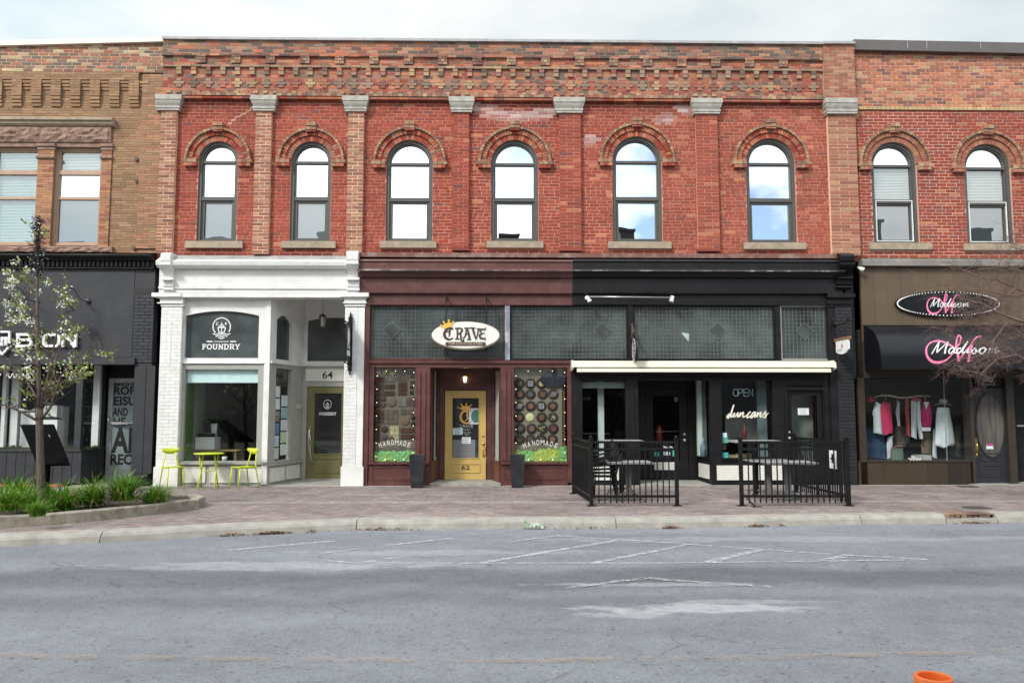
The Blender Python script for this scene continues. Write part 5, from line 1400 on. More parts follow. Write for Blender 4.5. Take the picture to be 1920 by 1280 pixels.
def round_choc(ox, oy, k, cx, cy, rr, c, parent, Y=.16, top=None):
    x, z = P(ox + cx / k, oy + cy / k, Y); r_ = rr / k / 86
    q = MB()
    q.tint = c
    prof = [(r_, 0), (r_ * .97, .012), (r_ * .8, .022), (r_ * .45, .028), (.001, .03)]
    n_ = 18; v, f = [], []
    for a_, h_ in prof:
        for i in range(n_): v.append((x + a_ * math.cos(2 * math.pi * i / n_), Y - h_, z + a_ * math.sin(2 * math.pi * i / n_)))
    for i in range(len(prof) - 1):
        for j in range(n_): f.append((i * n_ + j, i * n_ + (j + 1) % n_, (i + 1) * n_ + (j + 1) % n_, (i + 1) * n_ + j))
    q.add(v, f)
    if top:
        if top[0] == 'dot':
            q.tint = top[1]; q.ellipse(x, z, r_ * .5, r_ * .5, Y - .036, Y - .026, 14)
        elif top[0] == 'nut':
            for _ in range(9):
                q.tint = jit(top[1], .3); a, b = x + rnd.gauss(0, r_ * .25), z + rnd.gauss(0, r_ * .22); q.box(a - .012, a + .012, Y - .042, Y - .02, b - .008, b + .01)
        else:
            q.tint = top[1]
            for i in range(4):
                o_ = (i - 1.5) * r_ * .28
                if top[0] == 'diag': q.ribbon([(x + o_ - r_ * .3, z - r_ * .45), (x + o_ + r_ * .35, z + r_ * .45)], .009, Y - .038 - i * .001, Y - .026, smooth=False)
                else:
                    q.ribbon([(x + o_, z - r_ * .5), (x + o_, z + r_ * .5)], .008, Y - .038 - i * .001, Y - .026, smooth=False); q.ribbon([(x - r_ * .5, z + o_), (x + r_ * .5, z + o_)], .008, Y - .043 - i * .001, Y - .026, smooth=False)
    return q.build('chocolate', T_MISC, parent, smooth=False)
for cx, cy, rr, c in ((125, 115, 28, (.50, .45, .18)), (205, 118, 28, (.48, .43, .18)), (293, 125, 30, (.50, .46, .20)), (180, 430, 36, (.12, .08, .07)), (110, 440, 34, (.10, .07, .06)), (180, 500, 40, (.14, .09, .08)), (110, 500, 38, (.11, .06, .06)), (285, 470, 62, (.19, .14, .11)), (445, 695, 58, (.22, .16, .11)), (540, 660, 28, (.035, .03, .03)), (540, 735, 32, (.03, .028, .028)), (200, 795, 42, (.085, .05, .04)), (195, 890, 42, (.11, .10, .10)), (278, 905, 35, (.17, .09, .055)), (520, 290, 24, (.07, .03, .03)), (522, 355, 26, (.045, .04, .035))):
    round_choc(690, 680, 6.4, cx, cy, rr, tuple(min(.7, v * .75) for v in c), po)
po2 = thing('chocolate_poster', 'large poster of round chocolates in rows in the right window of the oxblood shop', 'poster', ((WR[0] + WR[1]) / 2, .16, WR[2]))
x0, x1, z0, z1 = box6(950, 680, 6.4, 85, 60, 665, 1080, .16)
q = MB(); q.tint = (.20, .18, .14); q.box(WR[0] + .0, x1, .16, .18, z0, z1); q.tint = (.16, .10, .05); q.box(x1 + .0, x1 + .06, .2, .22, z0, z1); q.build('board', T_MISC, po2)
BR1, BR2 = (.036, .03, .028), (.15, .08, .052)
rows = [(250, [(155, 'nut', (.35, .25, .08)), (285, 'grid', (.5, .5, .5)), (415, 'dot', (.42, .36, .2))]), (378, [(160, 'dot', BR2), (285, 'dot', (.10, .09, .09)), (432, 'dot', (.14, .07, .045)), (560, 'diag', (.4, .4, .4))]),
        (520, [(150, 'diag', (.5, .5, .5)), (288, 'dot', (.19, .10, .07)), (415, 'grid', (.5, .5, .5)), (552, 'dot', (.17, .09, .06))]), (655, [(152, 'dot', BR2), (280, 'big', (.58, .56, .34)), (420, 'dot', BR2), (555, 'nut', (.6, .55, .4))]),
        (790, [(162, 'dot', (.08, .09, .08)), (300, 'dot', (.2, .10, .085)), (430, 'nut', (.55, .48, .18)), (560, 'dot', (.15, .05, .06))]), (920, [(155, 'nut', (.3, .17, .1)), (285, 'dot', (.09, .08, .07)), (415, 'dot', (.08, .075, .075)), (550, 'dot', (.20, .11, .065))])]
for py, lst in rows:
    for cx, kind, c in lst:
        if kind == 'big': round_choc(950, 680, 6.4, cx, py, 52, c, po2)
        else: round_choc(950, 680, 6.4, cx, py, 66, jit(BR1, .2), po2, top=(kind, c))
ov = MB(); x, z = P(950 + 555 / 6.4, 680 + 200 / 6.4, .1); ov.tint = (.04, .05, .065); ov.ellipse(x, z, .29, .17, .10, .13)
tag(ov.build('oval_plaque', mat('dark_glossy_plaque', (.03, .037, .05), .15, .1, 3)), 'dark glossy oval plaque hanging over the round chocolate poster', 'plaque')
def tulle(name, label, w, amp):
    q = MB(); nx, nz_ = 46, 9; x0, x1 = w[0] + .01, w[1] - .01; v, f = [], []
    for layer in range(3):
        base = len(v)
        for i in range(nx + 1):
            x = x0 + (x1 - x0) * i / nx
            h = .19 + .05 * math.sin(i * .55 + layer * 2) + .05 * mnoise.noise((i * .3, layer, amp))
            if amp > 1: h += .09 * (i / nx) ** 2
            for j in range(nz_ + 1):
                t = j / nz_
                v.append((x, .10 + .012 * layer + .02 * mnoise.noise((i * .7, j * .6, layer * 3 + amp)), w[2] + .01 + h * t))
        for i in range(nx):
            for j in range(nz_):
                a = base + i * (nz_ + 1) + j; f.append((a, a + nz_ + 1, a + nz_ + 2, a + 1))
    for fc in f:
        xx = sum(v[i][0] for i in fc) / 4; n_ = mnoise.noise((xx * 3.2, v[fc[0]][2] * 3, amp))
        q.tint = lerp((.26, .60, .22), (.58, .62, .07), max(0, min(1, .5 + 1.6 * n_)))
        q.add([v[i] for i in fc], [(0, 1, 2, 3)], True)
    return tag(q.build(name, M_LEAF), label, 'fabric')
tulle('tulle_drape', 'green and yellow tulle gathered along the bottom of the left chocolate window', WL, .5)
tulle('tulle_drape', 'green and yellow tulle gathered along the bottom of the right chocolate window', WR, 1.5)
for w, nm in ((WL, 'left'), (WR, 'right')):
    fl = thing('string_lights', 'string of tiny warm bulbs framing the %s chocolate window' % ('mixed squares' if nm == 'left' else 'round pieces'), 'fairy lights', (w[0], .08, w[2]), 'fairy lights round the chocolate windows')
    pts = []
    hgt = (w[3] - w[2])
    for k in range(7): pts.append((w[0] + .05, w[2] + .12 + hgt * .86 * k / 6))
    for k in range(1, 4): pts.append((w[0] + .05 + (w[1] - w[0] - .1) * k / 4, w[3] - .06))
    for k in range(7): pts.append((w[1] - .05, w[3] - .09 - hgt * .86 * k / 6))
    for k in range(1, 4): pts.append((w[1] - .05 - (w[1] - w[0] - .1) * k / 4, w[2] + .05))
    q = MB(); q.tube([(x, .075, z - .012) for x, z in pts], .003, 4); q.build('wire', M_RUST, fl)
    for x, z in pts: MB().ball((x, .07, z), .008, n=8, m=6).build('bulb', M_FAIRY, fl)
def arc_text(word, w, Yt_, pxc, pyc, halfw, drop, parent, name='lettering'):
    n_ = len(word); x0, _ = P(pxc - halfw, pyc, Yt_); x1, _ = P(pxc + halfw, pyc, Yt_); zc = Z(pyc, pxc, Yt_); dz = drop / 86
    for i, ch in enumerate(word):
        t = (i + .5) / n_ * 2 - 1; x = x0 + (x1 - x0) * (t + 1) / 2; z = zc - dz * t * t; a = -2 * dz * t / ((x1 - x0) / 2); wd = (x1 - x0) / n_ * (.62 if ch != 'M' else .86)
        tf = lambda u, d, q, x=x, z=z, a=a: (x + u * math.cos(a) - q * math.sin(a), d, z + u * math.sin(a) + q * math.cos(a))
        text(name, ch, -wd / 2, wd / 2, -.055, .055, Yt_, M_ETCH, parent, bold=.01, tf=tf)
M_ETCH = mat('silver_window_lettering', (.62, .60, .55), .5)
wt = thing('window_lettering', 'arched silver capitals on the glass of the mixed chocolate window', 'lettering', (WL[0], .035, WL[2])); arc_text('HANDMADE', WL, .035, 740, 829, 31, 6, wt)
wt = thing('window_lettering', 'arched silver capitals on the glass of the round chocolate window', 'lettering', (WR[0], .035, WR[2])); arc_text('HANDMADE', WR, .035, 1013, 829, 34, 8, wt)
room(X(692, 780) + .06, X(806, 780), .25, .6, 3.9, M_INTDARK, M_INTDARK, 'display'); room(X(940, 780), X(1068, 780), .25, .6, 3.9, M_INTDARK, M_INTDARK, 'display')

# ---- oval hanging sign
os_ = thing('oval_sign', 'white oval sign with ornate dark lettering and a golden crown hung before the transom', 'sign', (X(873, 655, -.3), -.3, Z(655, 873, -.3)))
Yo = -.33
cx, cz = P(873.5, 629, Yo); rx = (X(938.5, 629, Yo) - X(808.5, 629, Yo)) / 2; rz = (Z(602, 873, Yo) - Z(656, 873, Yo)) / 2
MB().ellipse(cx, cz, rx, rz, Yo, Yo + .07, 56).build('rim', mat('brown_sign_rim', (.16, .12, .085), .5, .15, 8), os_)
MB().ellipse(cx - .006, cz + .012, rx - .02, rz - .025, Yo - .012, Yo + .01, 56).build('face', mat('cream_sign_face', (.74, .74, .70), .45, .03, 5, .05, 30), os_)
def mpo(px, py): return P(800 + px / 12.8, 590 + py / 12.8, Yo)
W_ = .032
strokes('lettering', [([(625, 345), (590, 318), (520, 330), (455, 380), (425, 460), (450, 545), (520, 592), (590, 580), (642, 548)], [.012, .03, .035, .05, .062, .06, .045, .035, .012]),
   ([(505, 350), (550, 335), (555, 400), (540, 450), (560, 480), (510, 530)], [.012, .03, .045, .04, .025, .01]), ([(545, 405), (500, 395), (470, 430)], [.02, .022, .01]), ([(560, 325), (610, 345), (640, 315)], [.02, .035, .01]),
   ([(735, 330), (735, 460), (735, 585)], [.045, .03, .045]), ([(680, 583), (790, 583)], .022), ([(680, 328), (790, 322), (845, 350), (838, 400), (800, 440), (745, 455)], [.025, .03, .045, .045, .03, .02]), ([(760, 455), (815, 480), (822, 550), (835, 615), (885, 622), (890, 580)], [.02, .04, .035, .04, .035, .015]),
   ([(955, 322), (940, 440), (915, 530), (862, 560)], [.03, .03, .03, .02]), ([(970, 320), (1005, 440), (1030, 590)], [.03, .04, .05]), ([(925, 458), (1020, 458)], .022), ([(898, 318), (1050, 318)], .02), ([(960, 592), (1068, 598)], .022),
   ([(1100, 320), (1135, 440), (1178, 595)], [.045, .045, .02]), ([(1178, 595), (1218, 470), (1240, 345)], [.02, .025, .03]), ([(1055, 308), (1170, 318)], .02), ([(1205, 338), (1275, 332)], .02),
   ([(1408, 315), (1385, 350), (1310, 345), (1285, 395), (1335, 445)], [.015, .025, .035, .035, .02]), ([(1335, 445), (1272, 490), (1300, 562), (1370, 570), (1408, 600)], [.02, .045, .045, .03, .015]), ([(1330, 442), (1392, 442)], .018), ([(1408, 305), (1406, 375)], .014), ([(1406, 540), (1408, 612)], .014)],
   mpo, Yo - .012, .008, M_DARKTXT, os_)
x0, x1, z0, z1 = RC(800 + 448 / 12.8, 590 + 655 / 12.8, 800 + 1420 / 12.8, 590 + 742 / 12.8, Yo)
q = MB(); h_ = (z1 - z0) / 2
q.prism([(x0 + h_ - h_ * math.cos(a), z0 + h_ - h_ * math.sin(a)) for a in [math.pi * (-.5 + i / 8) for i in range(8, -1, -1)]][::-1] + [(x1 - h_ + h_ * math.cos(a), z0 + h_ + h_ * math.sin(a)) for a in [math.pi * (-.5 + i / 8) for i in range(9)]], Yo - .022, Yo - .011)
bn = q.build('name_plate', M_DARKTXT, os_)
text('lettering', 'THE CHOCOLATIER', x0 + h_ * 1.6, x1 - h_ * 1.6, z0 + h_ * .55, z1 - h_ * .5, Yo - .0235, mat('tan_lettering', (.55, .43, .33), .5), bn, bold=.012)
q = MB(); q.prism([mpo(*p) for p in [(345, 262), (432, 338), (520, 305), (600, 292), (636, 178), (575, 218), (530, 140), (480, 222), (412, 176), (418, 262)]], Yo - .026, Yo - .005)
for p in ((345, 260), (412, 174), (530, 138), (636, 177)): q.ellipse(*mpo(*p), .022, .022, Yo - .03, Yo - .004, 12)
q.build('crown', M_CROWN, os_)
for px in (836, 912):
    q = MB(); x, _ = P(px, 620, Yo + .05); q.box(x - .014, x + .014, Yo + .072, Yo + .095, Z(676, px, Yo + .08), Z(556, px, Yo + .08)); q.box(x - .014, x + .014, Yo + .095, .0, Z(560, px, -.1), Z(557, px, -.1)); q.build('hanging_rod', M_IRON, os_)
for k, (a, b) in enumerate(((769, 795), (956.5, 983))):
    x = X((a + b) / 2, 915, -.42); gy = -.42
    t = thing('planter', 'tall tapered black planter %s the yellow door' % ('left of' if k == 0 else 'right of'), 'planter', (x, gy, 0), 'pair of tapered planters by the door')
    w0, w1, H = .118, .162, Z(852, 780, gy)
    q = MB(); v = []
    for w, z in ((w0, .006), (w1, H), (w1 - .02, H), (w1 - .03, H - .05)): v += [(x - w, gy - w, z), (x + w, gy - w, z), (x + w, gy + w, z), (x - w, gy + w, z)]
    q.add(v, [(3, 2, 1, 0)] + [(4 * l + i, 4 * l + (i + 1) % 4, 4 * l + 4 + (i + 1) % 4, 4 * l + 4 + i) for l in range(3) for i in range(4)]); q.build('body', M_PLANTER, t)
    MB().box(x - w1 + .03, x + w1 - .03, gy - w1 + .03, gy + w1 - .03, H - .06, H - .045).build('soil', M_SOIL, t)
# ------------------------------------------------------------------ black shopfront
def pbx(mb, a, t, b, bt, y0, y1, Y=None):
    Y = y0 if Y is None else Y
    x0, x1, z0, z1 = RC(a, t, b, bt, Y); mb.box(x0, x1, y0, y1, z0, z1); return x0, x1, z0, z1
k = MB()
pbx(k, 1072, 675.5, 1562, 713, -.02, .15, 0)            # head
pbx(k, 1072, 713, 1092, 908, -.03, .1, 0); pbx(k, 1173.5, 713, 1197, 908, -.03, .1, 0)
k.box(X(1181, 760) , X(1189, 760), -.05, -.029, 0.0, Z(716, 1185))
pbx(k, 1331, 713, 1353.5, 908, -.03, .1, 0); pbx(k, 1450, 713, 1476, 908, -.03, .1, 0); pbx(k, 1544, 700, 1562, 908, -.03, .1, 0)
k.box(X(1476, 800), X(1544, 800), -.02, .1, Z(722, 1500), Z(713, 1500))
k.frame(X(1470, 760), X(1550, 760), .02, Z(726, 1510), .06, -.055, -.029)
for a, b in ((1092, 1173.5), (1353.5, 1450)):
    x0, x1 = X(a, 880), X(b, 880); zs_ = Z(858, a); k.box(x0, x1, -.02, .1, 0, zs_); k.box(x0 - .02, x1 + .02, -.07, .0, zs_ - .04, zs_ + .004)
k.build('black_shopfront', M_BLACK, bld)
for a, b, n_ in ((1096, 1170, 1), (1344, 1468, 1)):
    x0, x1 = X(a, 885, -.03), X(b, 885, -.03); q = MB(); q.box(x0, x1, -.045, -.02, Z(899.5, a), Z(872, a)); q.build('base_panel', M_LIGHTPANEL, bld)
wl_ = RC(1092, 713, 1173.5, 858, .04); wr_ = RC(1353.5, 713, 1450, 858, .04)
for w in (wl_, wr_): pn = sheet(MB(), w[0], w[1], w[2], w[3], .05).build('pane', M_GLASS2, bld)
# recessed entrance
Yn = 1.0
nx0, nx1 = X(1197, 800, .1), X(1308, 800, Yn)
a_, b_ = (X(1331, 800, .1), .1), (X(1306, 800, Yn), Yn)
q = MB(); zd = Z(715, 1250, Yn) + .25
dx0, dx1, dz0, dz1 = RC(1212, 728, 1290, 905, Yn); dz0 = .03
q.box(nx0 - .1, dx0 - .01, Yn, Yn + .1, 0, zd); q.box(dx1 + .01, b_[0] + .05, Yn, Yn + .1, 0, zd); q.box(dx0 - .01, dx1 + .01, Yn, Yn + .1, dz1 + .01, zd); q.box(nx0 - .06, nx0 - .005, .1, Yn, 0, zd)
q.build('recess_wall', M_BLACK, bld)
MB().box(nx0, b_[0] + .4, .1, Yn + .1, zd, zd + .03).build('recess_ceiling', M_BLACK, bld)
l = math.hypot(b_[0] - a_[0], b_[1] - a_[1]); vx_, vy_ = (b_[0] - a_[0]) / l, (b_[1] - a_[1]) / l
tfB = lambda u, d, z: (a_[0] + vx_ * u + vy_ * d, a_[1] + vy_ * u - vx_ * d, z)      # d>0 into the shop
zs_ = Z(858, 1320)
q = MB(tfB); q.box(0, l, 0, .06, 0, zs_); q.box(0, .05, 0, .06, zs_, zd); q.box(l - .06, l, 0, .06, zs_, zd); q.box(0, l, -.03, .06, zs_ - .035, zs_ + .003); q.build('recess_side', M_BLACK, bld)
q = MB(tfB); q.box(.06, l * .86, -.015, 0, .12, Z(872, 1320)); q.build('base_panel', M_LIGHTPANEL, bld)
q = MB(tfB); q.add([(.05, .03, zs_), (l - .06, .03, zs_), (l - .06, .03, zd), (.05, .03, zd)], [(0, 1, 2, 3)]); q.build('pane', M_GLASS2, bld)
d = MB(); gx0, gx1, gz0, gz1 = RC(1225, 742, 1274, 862, Yn)
d.box(dx0, gx0, Yn + .01, Yn + .06, dz0, dz1); d.box(gx1, dx1, Yn + .01, Yn + .06, dz0, dz1); d.box(gx0, gx1, Yn + .01, Yn + .06, gz1, dz1); d.box(gx0, gx1, Yn + .01, Yn + .06, dz0, gz0)
door2 = d.build('door', M_BLACK, bld)
sheet(MB(), gx0, gx1, gz0, gz1, Yn + .04).build('pane', M_GLASS2, door2)
x0, x1, z0, z1 = RC(1227, 866, 1268, 880.5, Yn); MB().box(x0, x1, Yn - .005, Yn + .009, z0, z1).build('kick_panel', M_LIGHTPANEL, door2)
def knob(px, py, Y, parent, m=M_CHROME, r_=.032):
    x, z = P(px, py, Y); q = MB(); q.box(x - .03, x + .03, Y - .012, Y, z - .03, z + .03); q.ball((x, Y - .05, z), r_, r_ * .8, r_); q.tube([(x, Y, z), (x, Y - .04, z)], .012, 6); return q.build('knob', m, parent)
knob(1283, 825, Yn + .01, door2, r_=.038); knob(1283, 814, Yn + .01, door2, r_=.022)
for (a, b, c_, e_, m_) in ((1227.5, 846.5, 1236.5, 855, M_TEAL), (1243, 846.5, 1247, 853, M_PAPER2), (1248.5, 846.5, 1257, 853, M_PAPER2), (1261.5, 843, 1268, 855, mat('green_sticker', (.1, .45, .25), .6))):
    x0, x1, z0, z1 = RC(a, b, c_, e_, Yn); MB().box(x0, x1, Yn + .03, Yn + .036, z0, z1).build('sticker', m_, door2)
x, z = P(1247, 838.5, Yn + .03); q = MB(); q.prism([(x - .07, z - .0), (x + .04, z - .05), (x + .07, z + .0), (x - .05, z + .05)], Yn + .03, Yn + .036); q.build('sticker', M_PAPER, door2)
x, z = P(1257.5, 839, Yn + .03); q = MB(); q.band(x, z - .03, .035, .065, 0, math.pi, Yn + .03, Yn + .036, 10); q.build('sticker', M_PAPER2, door2)
x0, x1, z0, z1 = RC(1264.5, 744.5, 1271, 752.5, Yn); nb = MB().box(x0, x1, Yn + .004, Yn + .009, z0, z1).build('number_plate', M_TABLE, door2); text('number', '60', x0 + .012, x1 - .012, z0 + .015, z1 - .015, Yn + .003, M_BLACKTXT, nb)
MB().box(nx0, X(1331, 900), -.15, Yn + .1, .0065, .028).build('door_step', M_CONC, bld)
# side door
dx0, dx1, dz0, dz1 = RC(1476.5, 722, 1544, 905, .0); dz0 = .02
gx0, gx1, gz0, gz1 = RC(1482, 740, 1533, 874, .05)
d = MB(); d.box(dx0, gx0, .02, .07, dz0, dz1); d.box(gx1, dx1, .02, .07, dz0, dz1); d.box(gx0, gx1, .02, .07, gz1, dz1); d.box(gx0, gx1, .02, .07, dz0, gz0); d.frame(gx0, gx1, gz0, gz1, .018, .005, .02)
door3 = d.build('door', M_BLACK, bld)
sheet(MB(), gx0, gx1, gz0, gz1, .045).build('pane', M_GLASS, door3)
MB().box(gx0 - .1, gx1 + .1, .55, .6, 0, gz1 + .1).build('hall_wall', mat('dim_green_hall', (.17, .22, .19), .8, .15), bld)
q = MB(); q.prism([(gx0 + .05, gz1 - .5), (gx0 + .09, gz1 - .5), (gx1 - .1, gz0), (gx1 - .16, gz0)], .5, .54); q.build('stair_string', M_INTDARK, bld)
knob(1478.7, 810, .02, door3, r_=.026); knob(1478.7, 821, .02, door3, r_=.036)
note(1496, 765, 1516.5, 777.5, .04, M_PAPER, door3, lines=3)
# inside of the black shop
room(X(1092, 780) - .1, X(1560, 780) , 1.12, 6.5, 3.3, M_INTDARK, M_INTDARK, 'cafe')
MB().box(X(1197, 800) - .12, X(1197, 800) - .07, .12, 1.1, 0, 3.1).build('cafe_wall', M_INTDARK, bld)
MB().box(X(1121, 780, .5), X(1132, 780, .5), .45, .6, .02, 3.1).build('column', mat('pale_aqua_column', (.55, .66, .63), .6, .06), bld)
MB().box(X(1306.5, 780, .75), X(1315, 780, .75), .7, .8, .6, 3.1).build('column', mat('pale_green_column', (.42, .52, .47), .6, .06), bld)
tq = MB(); tq.box(wl_[0], wl_[1], .12, .2, wl_[3] - .17, wl_[3] - .02); tq.build('blind_box', mat('grey_blind_box', (.2, .25, .25), .6), bld)
q = MB(); q.box(wr_[0] + .35, wr_[1], 1.0, 1.06, .9, 1.55); q.tint = None; q.build('cafe_counter', mat('grey_counter', (.16, .18, .165), .6, .15), bld)
q = MB(); q.box(wr_[1] - .22, wr_[1] - .02, .4, .5, .6, 3.0); q.build('cafe_curtain', mat('blue_grey_curtain', (.12, .17, .18), .8, .2), bld)
it = thing('cafe_table', 'table inside the right cafe window behind the glass', 'table', (X(1412, 830, .6), .6, 0))
tx = it.location.x; MB().box(tx - .4, tx + .35, .35, .85, .93, .96).build('tabletop', M_TABLE, it); MB().tube([(tx, .6, .03), (tx, .6, .93)], .04).build('leg', M_IRON, it)
for i, dx in enumerate((-.62, -.1, .25)):
    s_ = thing('stool', ['tan cushioned stool at the left of the inside window table', 'tan cushioned stool in the middle behind the window table', 'tan cushioned stool at the right behind the window table'][i], 'stool', (tx + dx, .45 if i == 0 else .95, 0), 'stools inside the cafe window')
    x, y = s_.location.x, s_.location.y; w = .25 if i == 0 else .16
    MB().box(x - w, x + w, y - .15, y + .15, .56, .64).build('seat', mat('tan_cushion%d' % i, (.36, .30, .17), .8, .1), s_); MB().tube([(x, y, .02), (x, y, .56)], .03).build('leg', M_IRON, s_)
rb = MB(); x, z = P(1396, 805, .6); rb.lathe([(.04, 0), (.04, .2), (.015, .26), (.015, .36)], (x, .6, .96), 10); tag(rb.build('bottle', mat('red_glass_bottle', (.25, .03, .03), .3)), 'red bottle standing on the table inside the right cafe window', 'bottle')
fx = thing('fire_extinguisher', 'red fire extinguisher dimly seen behind the black recessed door', 'extinguisher', (X(1236, 815, 1.6), 1.6, .9)); x = fx.location.x
MB().lathe([(.07, 0), (.075, .05), (.075, .36), (.03, .44)], (x, 1.6, .85), 12).build('body', mat('red_enamel', (.35, .03, .03), .3), fx); MB().tube([(x, 1.6, 1.29), (x, 1.6, 1.36), (x - .06, 1.55, 1.4)], .02).build('valve', M_IRON, fx)
bw = thing('water_bottle', 'clear blue bottle on the ledge beside the recessed cafe door', 'bottle', (X(1320, 850, .4), .45, zs_)); x = bw.location.x - .03
MB().lathe([(.07, 0), (.07, .22), (.02, .34), (.02, .44)], (x + .02, .42, zs_ + .003), 12).build('body', mat('pale_blue_bottle', (.12, .18, .22), .2), bw)
for (a, b, c_, e_, m_) in ((1355, 811, 1363, 820, M_PAPER2), (1354.5, 821, 1365.5, 830, M_TEAL), (1355, 848, 1365.5, 858, M_TEAL)):
    x0, x1, z0, z1 = RC(a, b, c_, e_, .04); MB().box(x0, x1, .038, .046, z0, z1).build('sticker', m_, bld)
# neon and script lettering in the right window
ns = thing('open_sign', 'thin unlit neon tube sign in the upper right cafe window', 'sign', (X(1394, 736, .12), .12, Z(742, 1394, .12)))
x0, x1, z0, z1 = RC(1374.5, 729, 1413, 742.5, .12)
W4 = (x1 - x0) / 4; q = MB(); H = z1 - z0; tr_ = .008
NE = [[[(.5 + .48 * math.cos(a * .3142), .5 + .5 * math.sin(a * .3142)) for a in range(21)]], [[(.05, 0), (.05, 1), (.6, 1), (.85, .85), (.85, .6), (.6, .46), (.05, .46)]], [[(.9, 1), (.1, 1), (.1, 0), (.9, 0)], [(.1, .5), (.8, .5)]], [[(.08, 0), (.08, 1), (.85, 0), (.85, 1)]]]
for i, L_ in enumerate(NE):
    for pl in L_: q.tube([(x0 + W4 * (i + p[0]), .12, z0 + p[1] * H) for p in pl], tr_, 5)
q.build('neon_tube', mat('unlit_pale_neon', (.42, .55, .62), .3), ns)
q = MB(); q.tube([(x0 + .1, .13, z1 + .4), (x0 + .1, .13, z1)], .003, 4); q.tube([(x1 - .1, .13, z1 + .4), (x1 - .1, .13, z1)], .003, 4); q.build('cord', M_RUST, ns)
def mdu(px, py): return P(1360 + px / 8.533, 720 + py / 8.533, .035)
dn = thing('window_lettering', 'cream brush script lettering on the right cafe window', 'lettering', (X(1401, 770, .035), .035, Z(784, 1401, .035)))
strokes('script', [([(105, 455), (60, 480), (30, 525), (50, 535), (85, 480), (135, 328)], [0.019, 0.031, 0.037, 0.031, 0.031, 0.028]), ([(135, 330), (100, 460), (92, 515), (110, 520), (145, 460)], [0.028, 0.031, 0.031, 0.025, 0.019]), ([(150, 455), (135, 505), (150, 520), (205, 450)], [0.031, 0.028, 0.025, 0.019]), ([(207, 448), (192, 515), (205, 520), (235, 470)], [0.031, 0.028, 0.022, 0.019]),
   ([(248, 450), (228, 522)], [0.031, 0.028]), ([(232, 500), (290, 448), (278, 505), (290, 525), (335, 500)], [0.019, 0.031, 0.028, 0.025, 0.019]), ([(408, 445), (380, 455), (345, 515), (365, 532), (425, 490)], [0.031, 0.028, 0.034, 0.028, 0.019]), ([(492, 452), (455, 450), (410, 515), (425, 535), (480, 465)], [0.025, 0.028, 0.034, 0.028, 0.025]), ([(490, 455), (470, 515), (482, 524), (515, 480)], [0.031, 0.028, 0.022, 0.019]),
   ([(525, 450), (505, 525)], [0.031, 0.028]), ([(510, 500), (572, 448), (556, 505), (568, 524), (605, 490)], [0.019, 0.031, 0.028, 0.025, 0.019]), ([(605, 490), (650, 425), (640, 465), (645, 515), (625, 535), (600, 520)], [0.019, 0.028, 0.028, 0.031, 0.025, 0.019]), ([(640, 520), (690, 455)], [0.019, 0.012])], mdu, .04, .003, mat('cream_vinyl', (.80, .76, .66), .5, .02), dn)
# black side pilaster with bracket
pilaster(1558, 1600, 1552, 1604, M_BLACK, 547, .02, y=-.07); console(1574, 1601, 474, 541, M_BLACK, -.32)
BB = Bricks(); tb = lambda x, z: jit((.021, .021, .025), .2); tbm = lambda x, z: (.014, .014, .016)
BB.field(X(1571, 740, -.075), X(1602, 740, -.075), .02, Z(577, 1580), -.082, .03, tb, tbm, gap=.012, joint=.008, yj=.003, backing=True)
BB.finish(bld, T_PAINTED, None, rest='painted_brick', backname='painted_backing', limit=0)
# retractable awning cassette
aw = thing('awning_cassette', 'long cream retractable awning closed in its cassette above the cafe windows', 'awning', (X(1320, 690, -.05), -.05, Z(697, 1320, -.05)))
zz2 = lambda py, Y: Z(py, 1320, Y)
xa, xb = X(1074, 683, -.3), X(1565.5, 683, -.3)
q = MB(); q.profile(xa, xb, [(-.022, zz2(676, -.2)), (-.20, zz2(676.5, -.2)), (-.30, zz2(680, -.3)), (-.32, zz2(688, -.32)), (-.28, zz2(689, -.3)), (-.022, zz2(686, -.1))]); q.build('cassette', M_CREAM, aw)
q = MB(); q.profile(X(1082, 694, -.33), X(1558, 694, -.33), [(-.26, zz2(691, -.3)), (-.33, zz2(690.6, -.33)), (-.345, zz2(697, -.345)), (-.31, zz2(698, -.33)), (-.26, zz2(697, -.33))]); q.build('front_bar', M_CREAM, aw)
q = MB(); q.profile(xa + .04, xb - .04, [(-.10, zz2(690, -.1)), (-.25, zz2(689.2, -.25)), (-.25, zz2(692, -.25)), (-.1, zz2(696, -.1))]); q.build('fabric_roll', M_BLACKTXT, aw)
for x in (xa, xb): q = MB(); q.profile(x - .02, x + .02, [(-.022, zz2(675, -.2)), (-.21, zz2(675.5, -.2)), (-.31, zz2(679.5, -.3)), (-.335, zz2(689, -.33)), (-.30, zz2(692, -.3)), (-.022, zz2(696, -.05))]); q.build('end_cap', M_CREAM, aw)
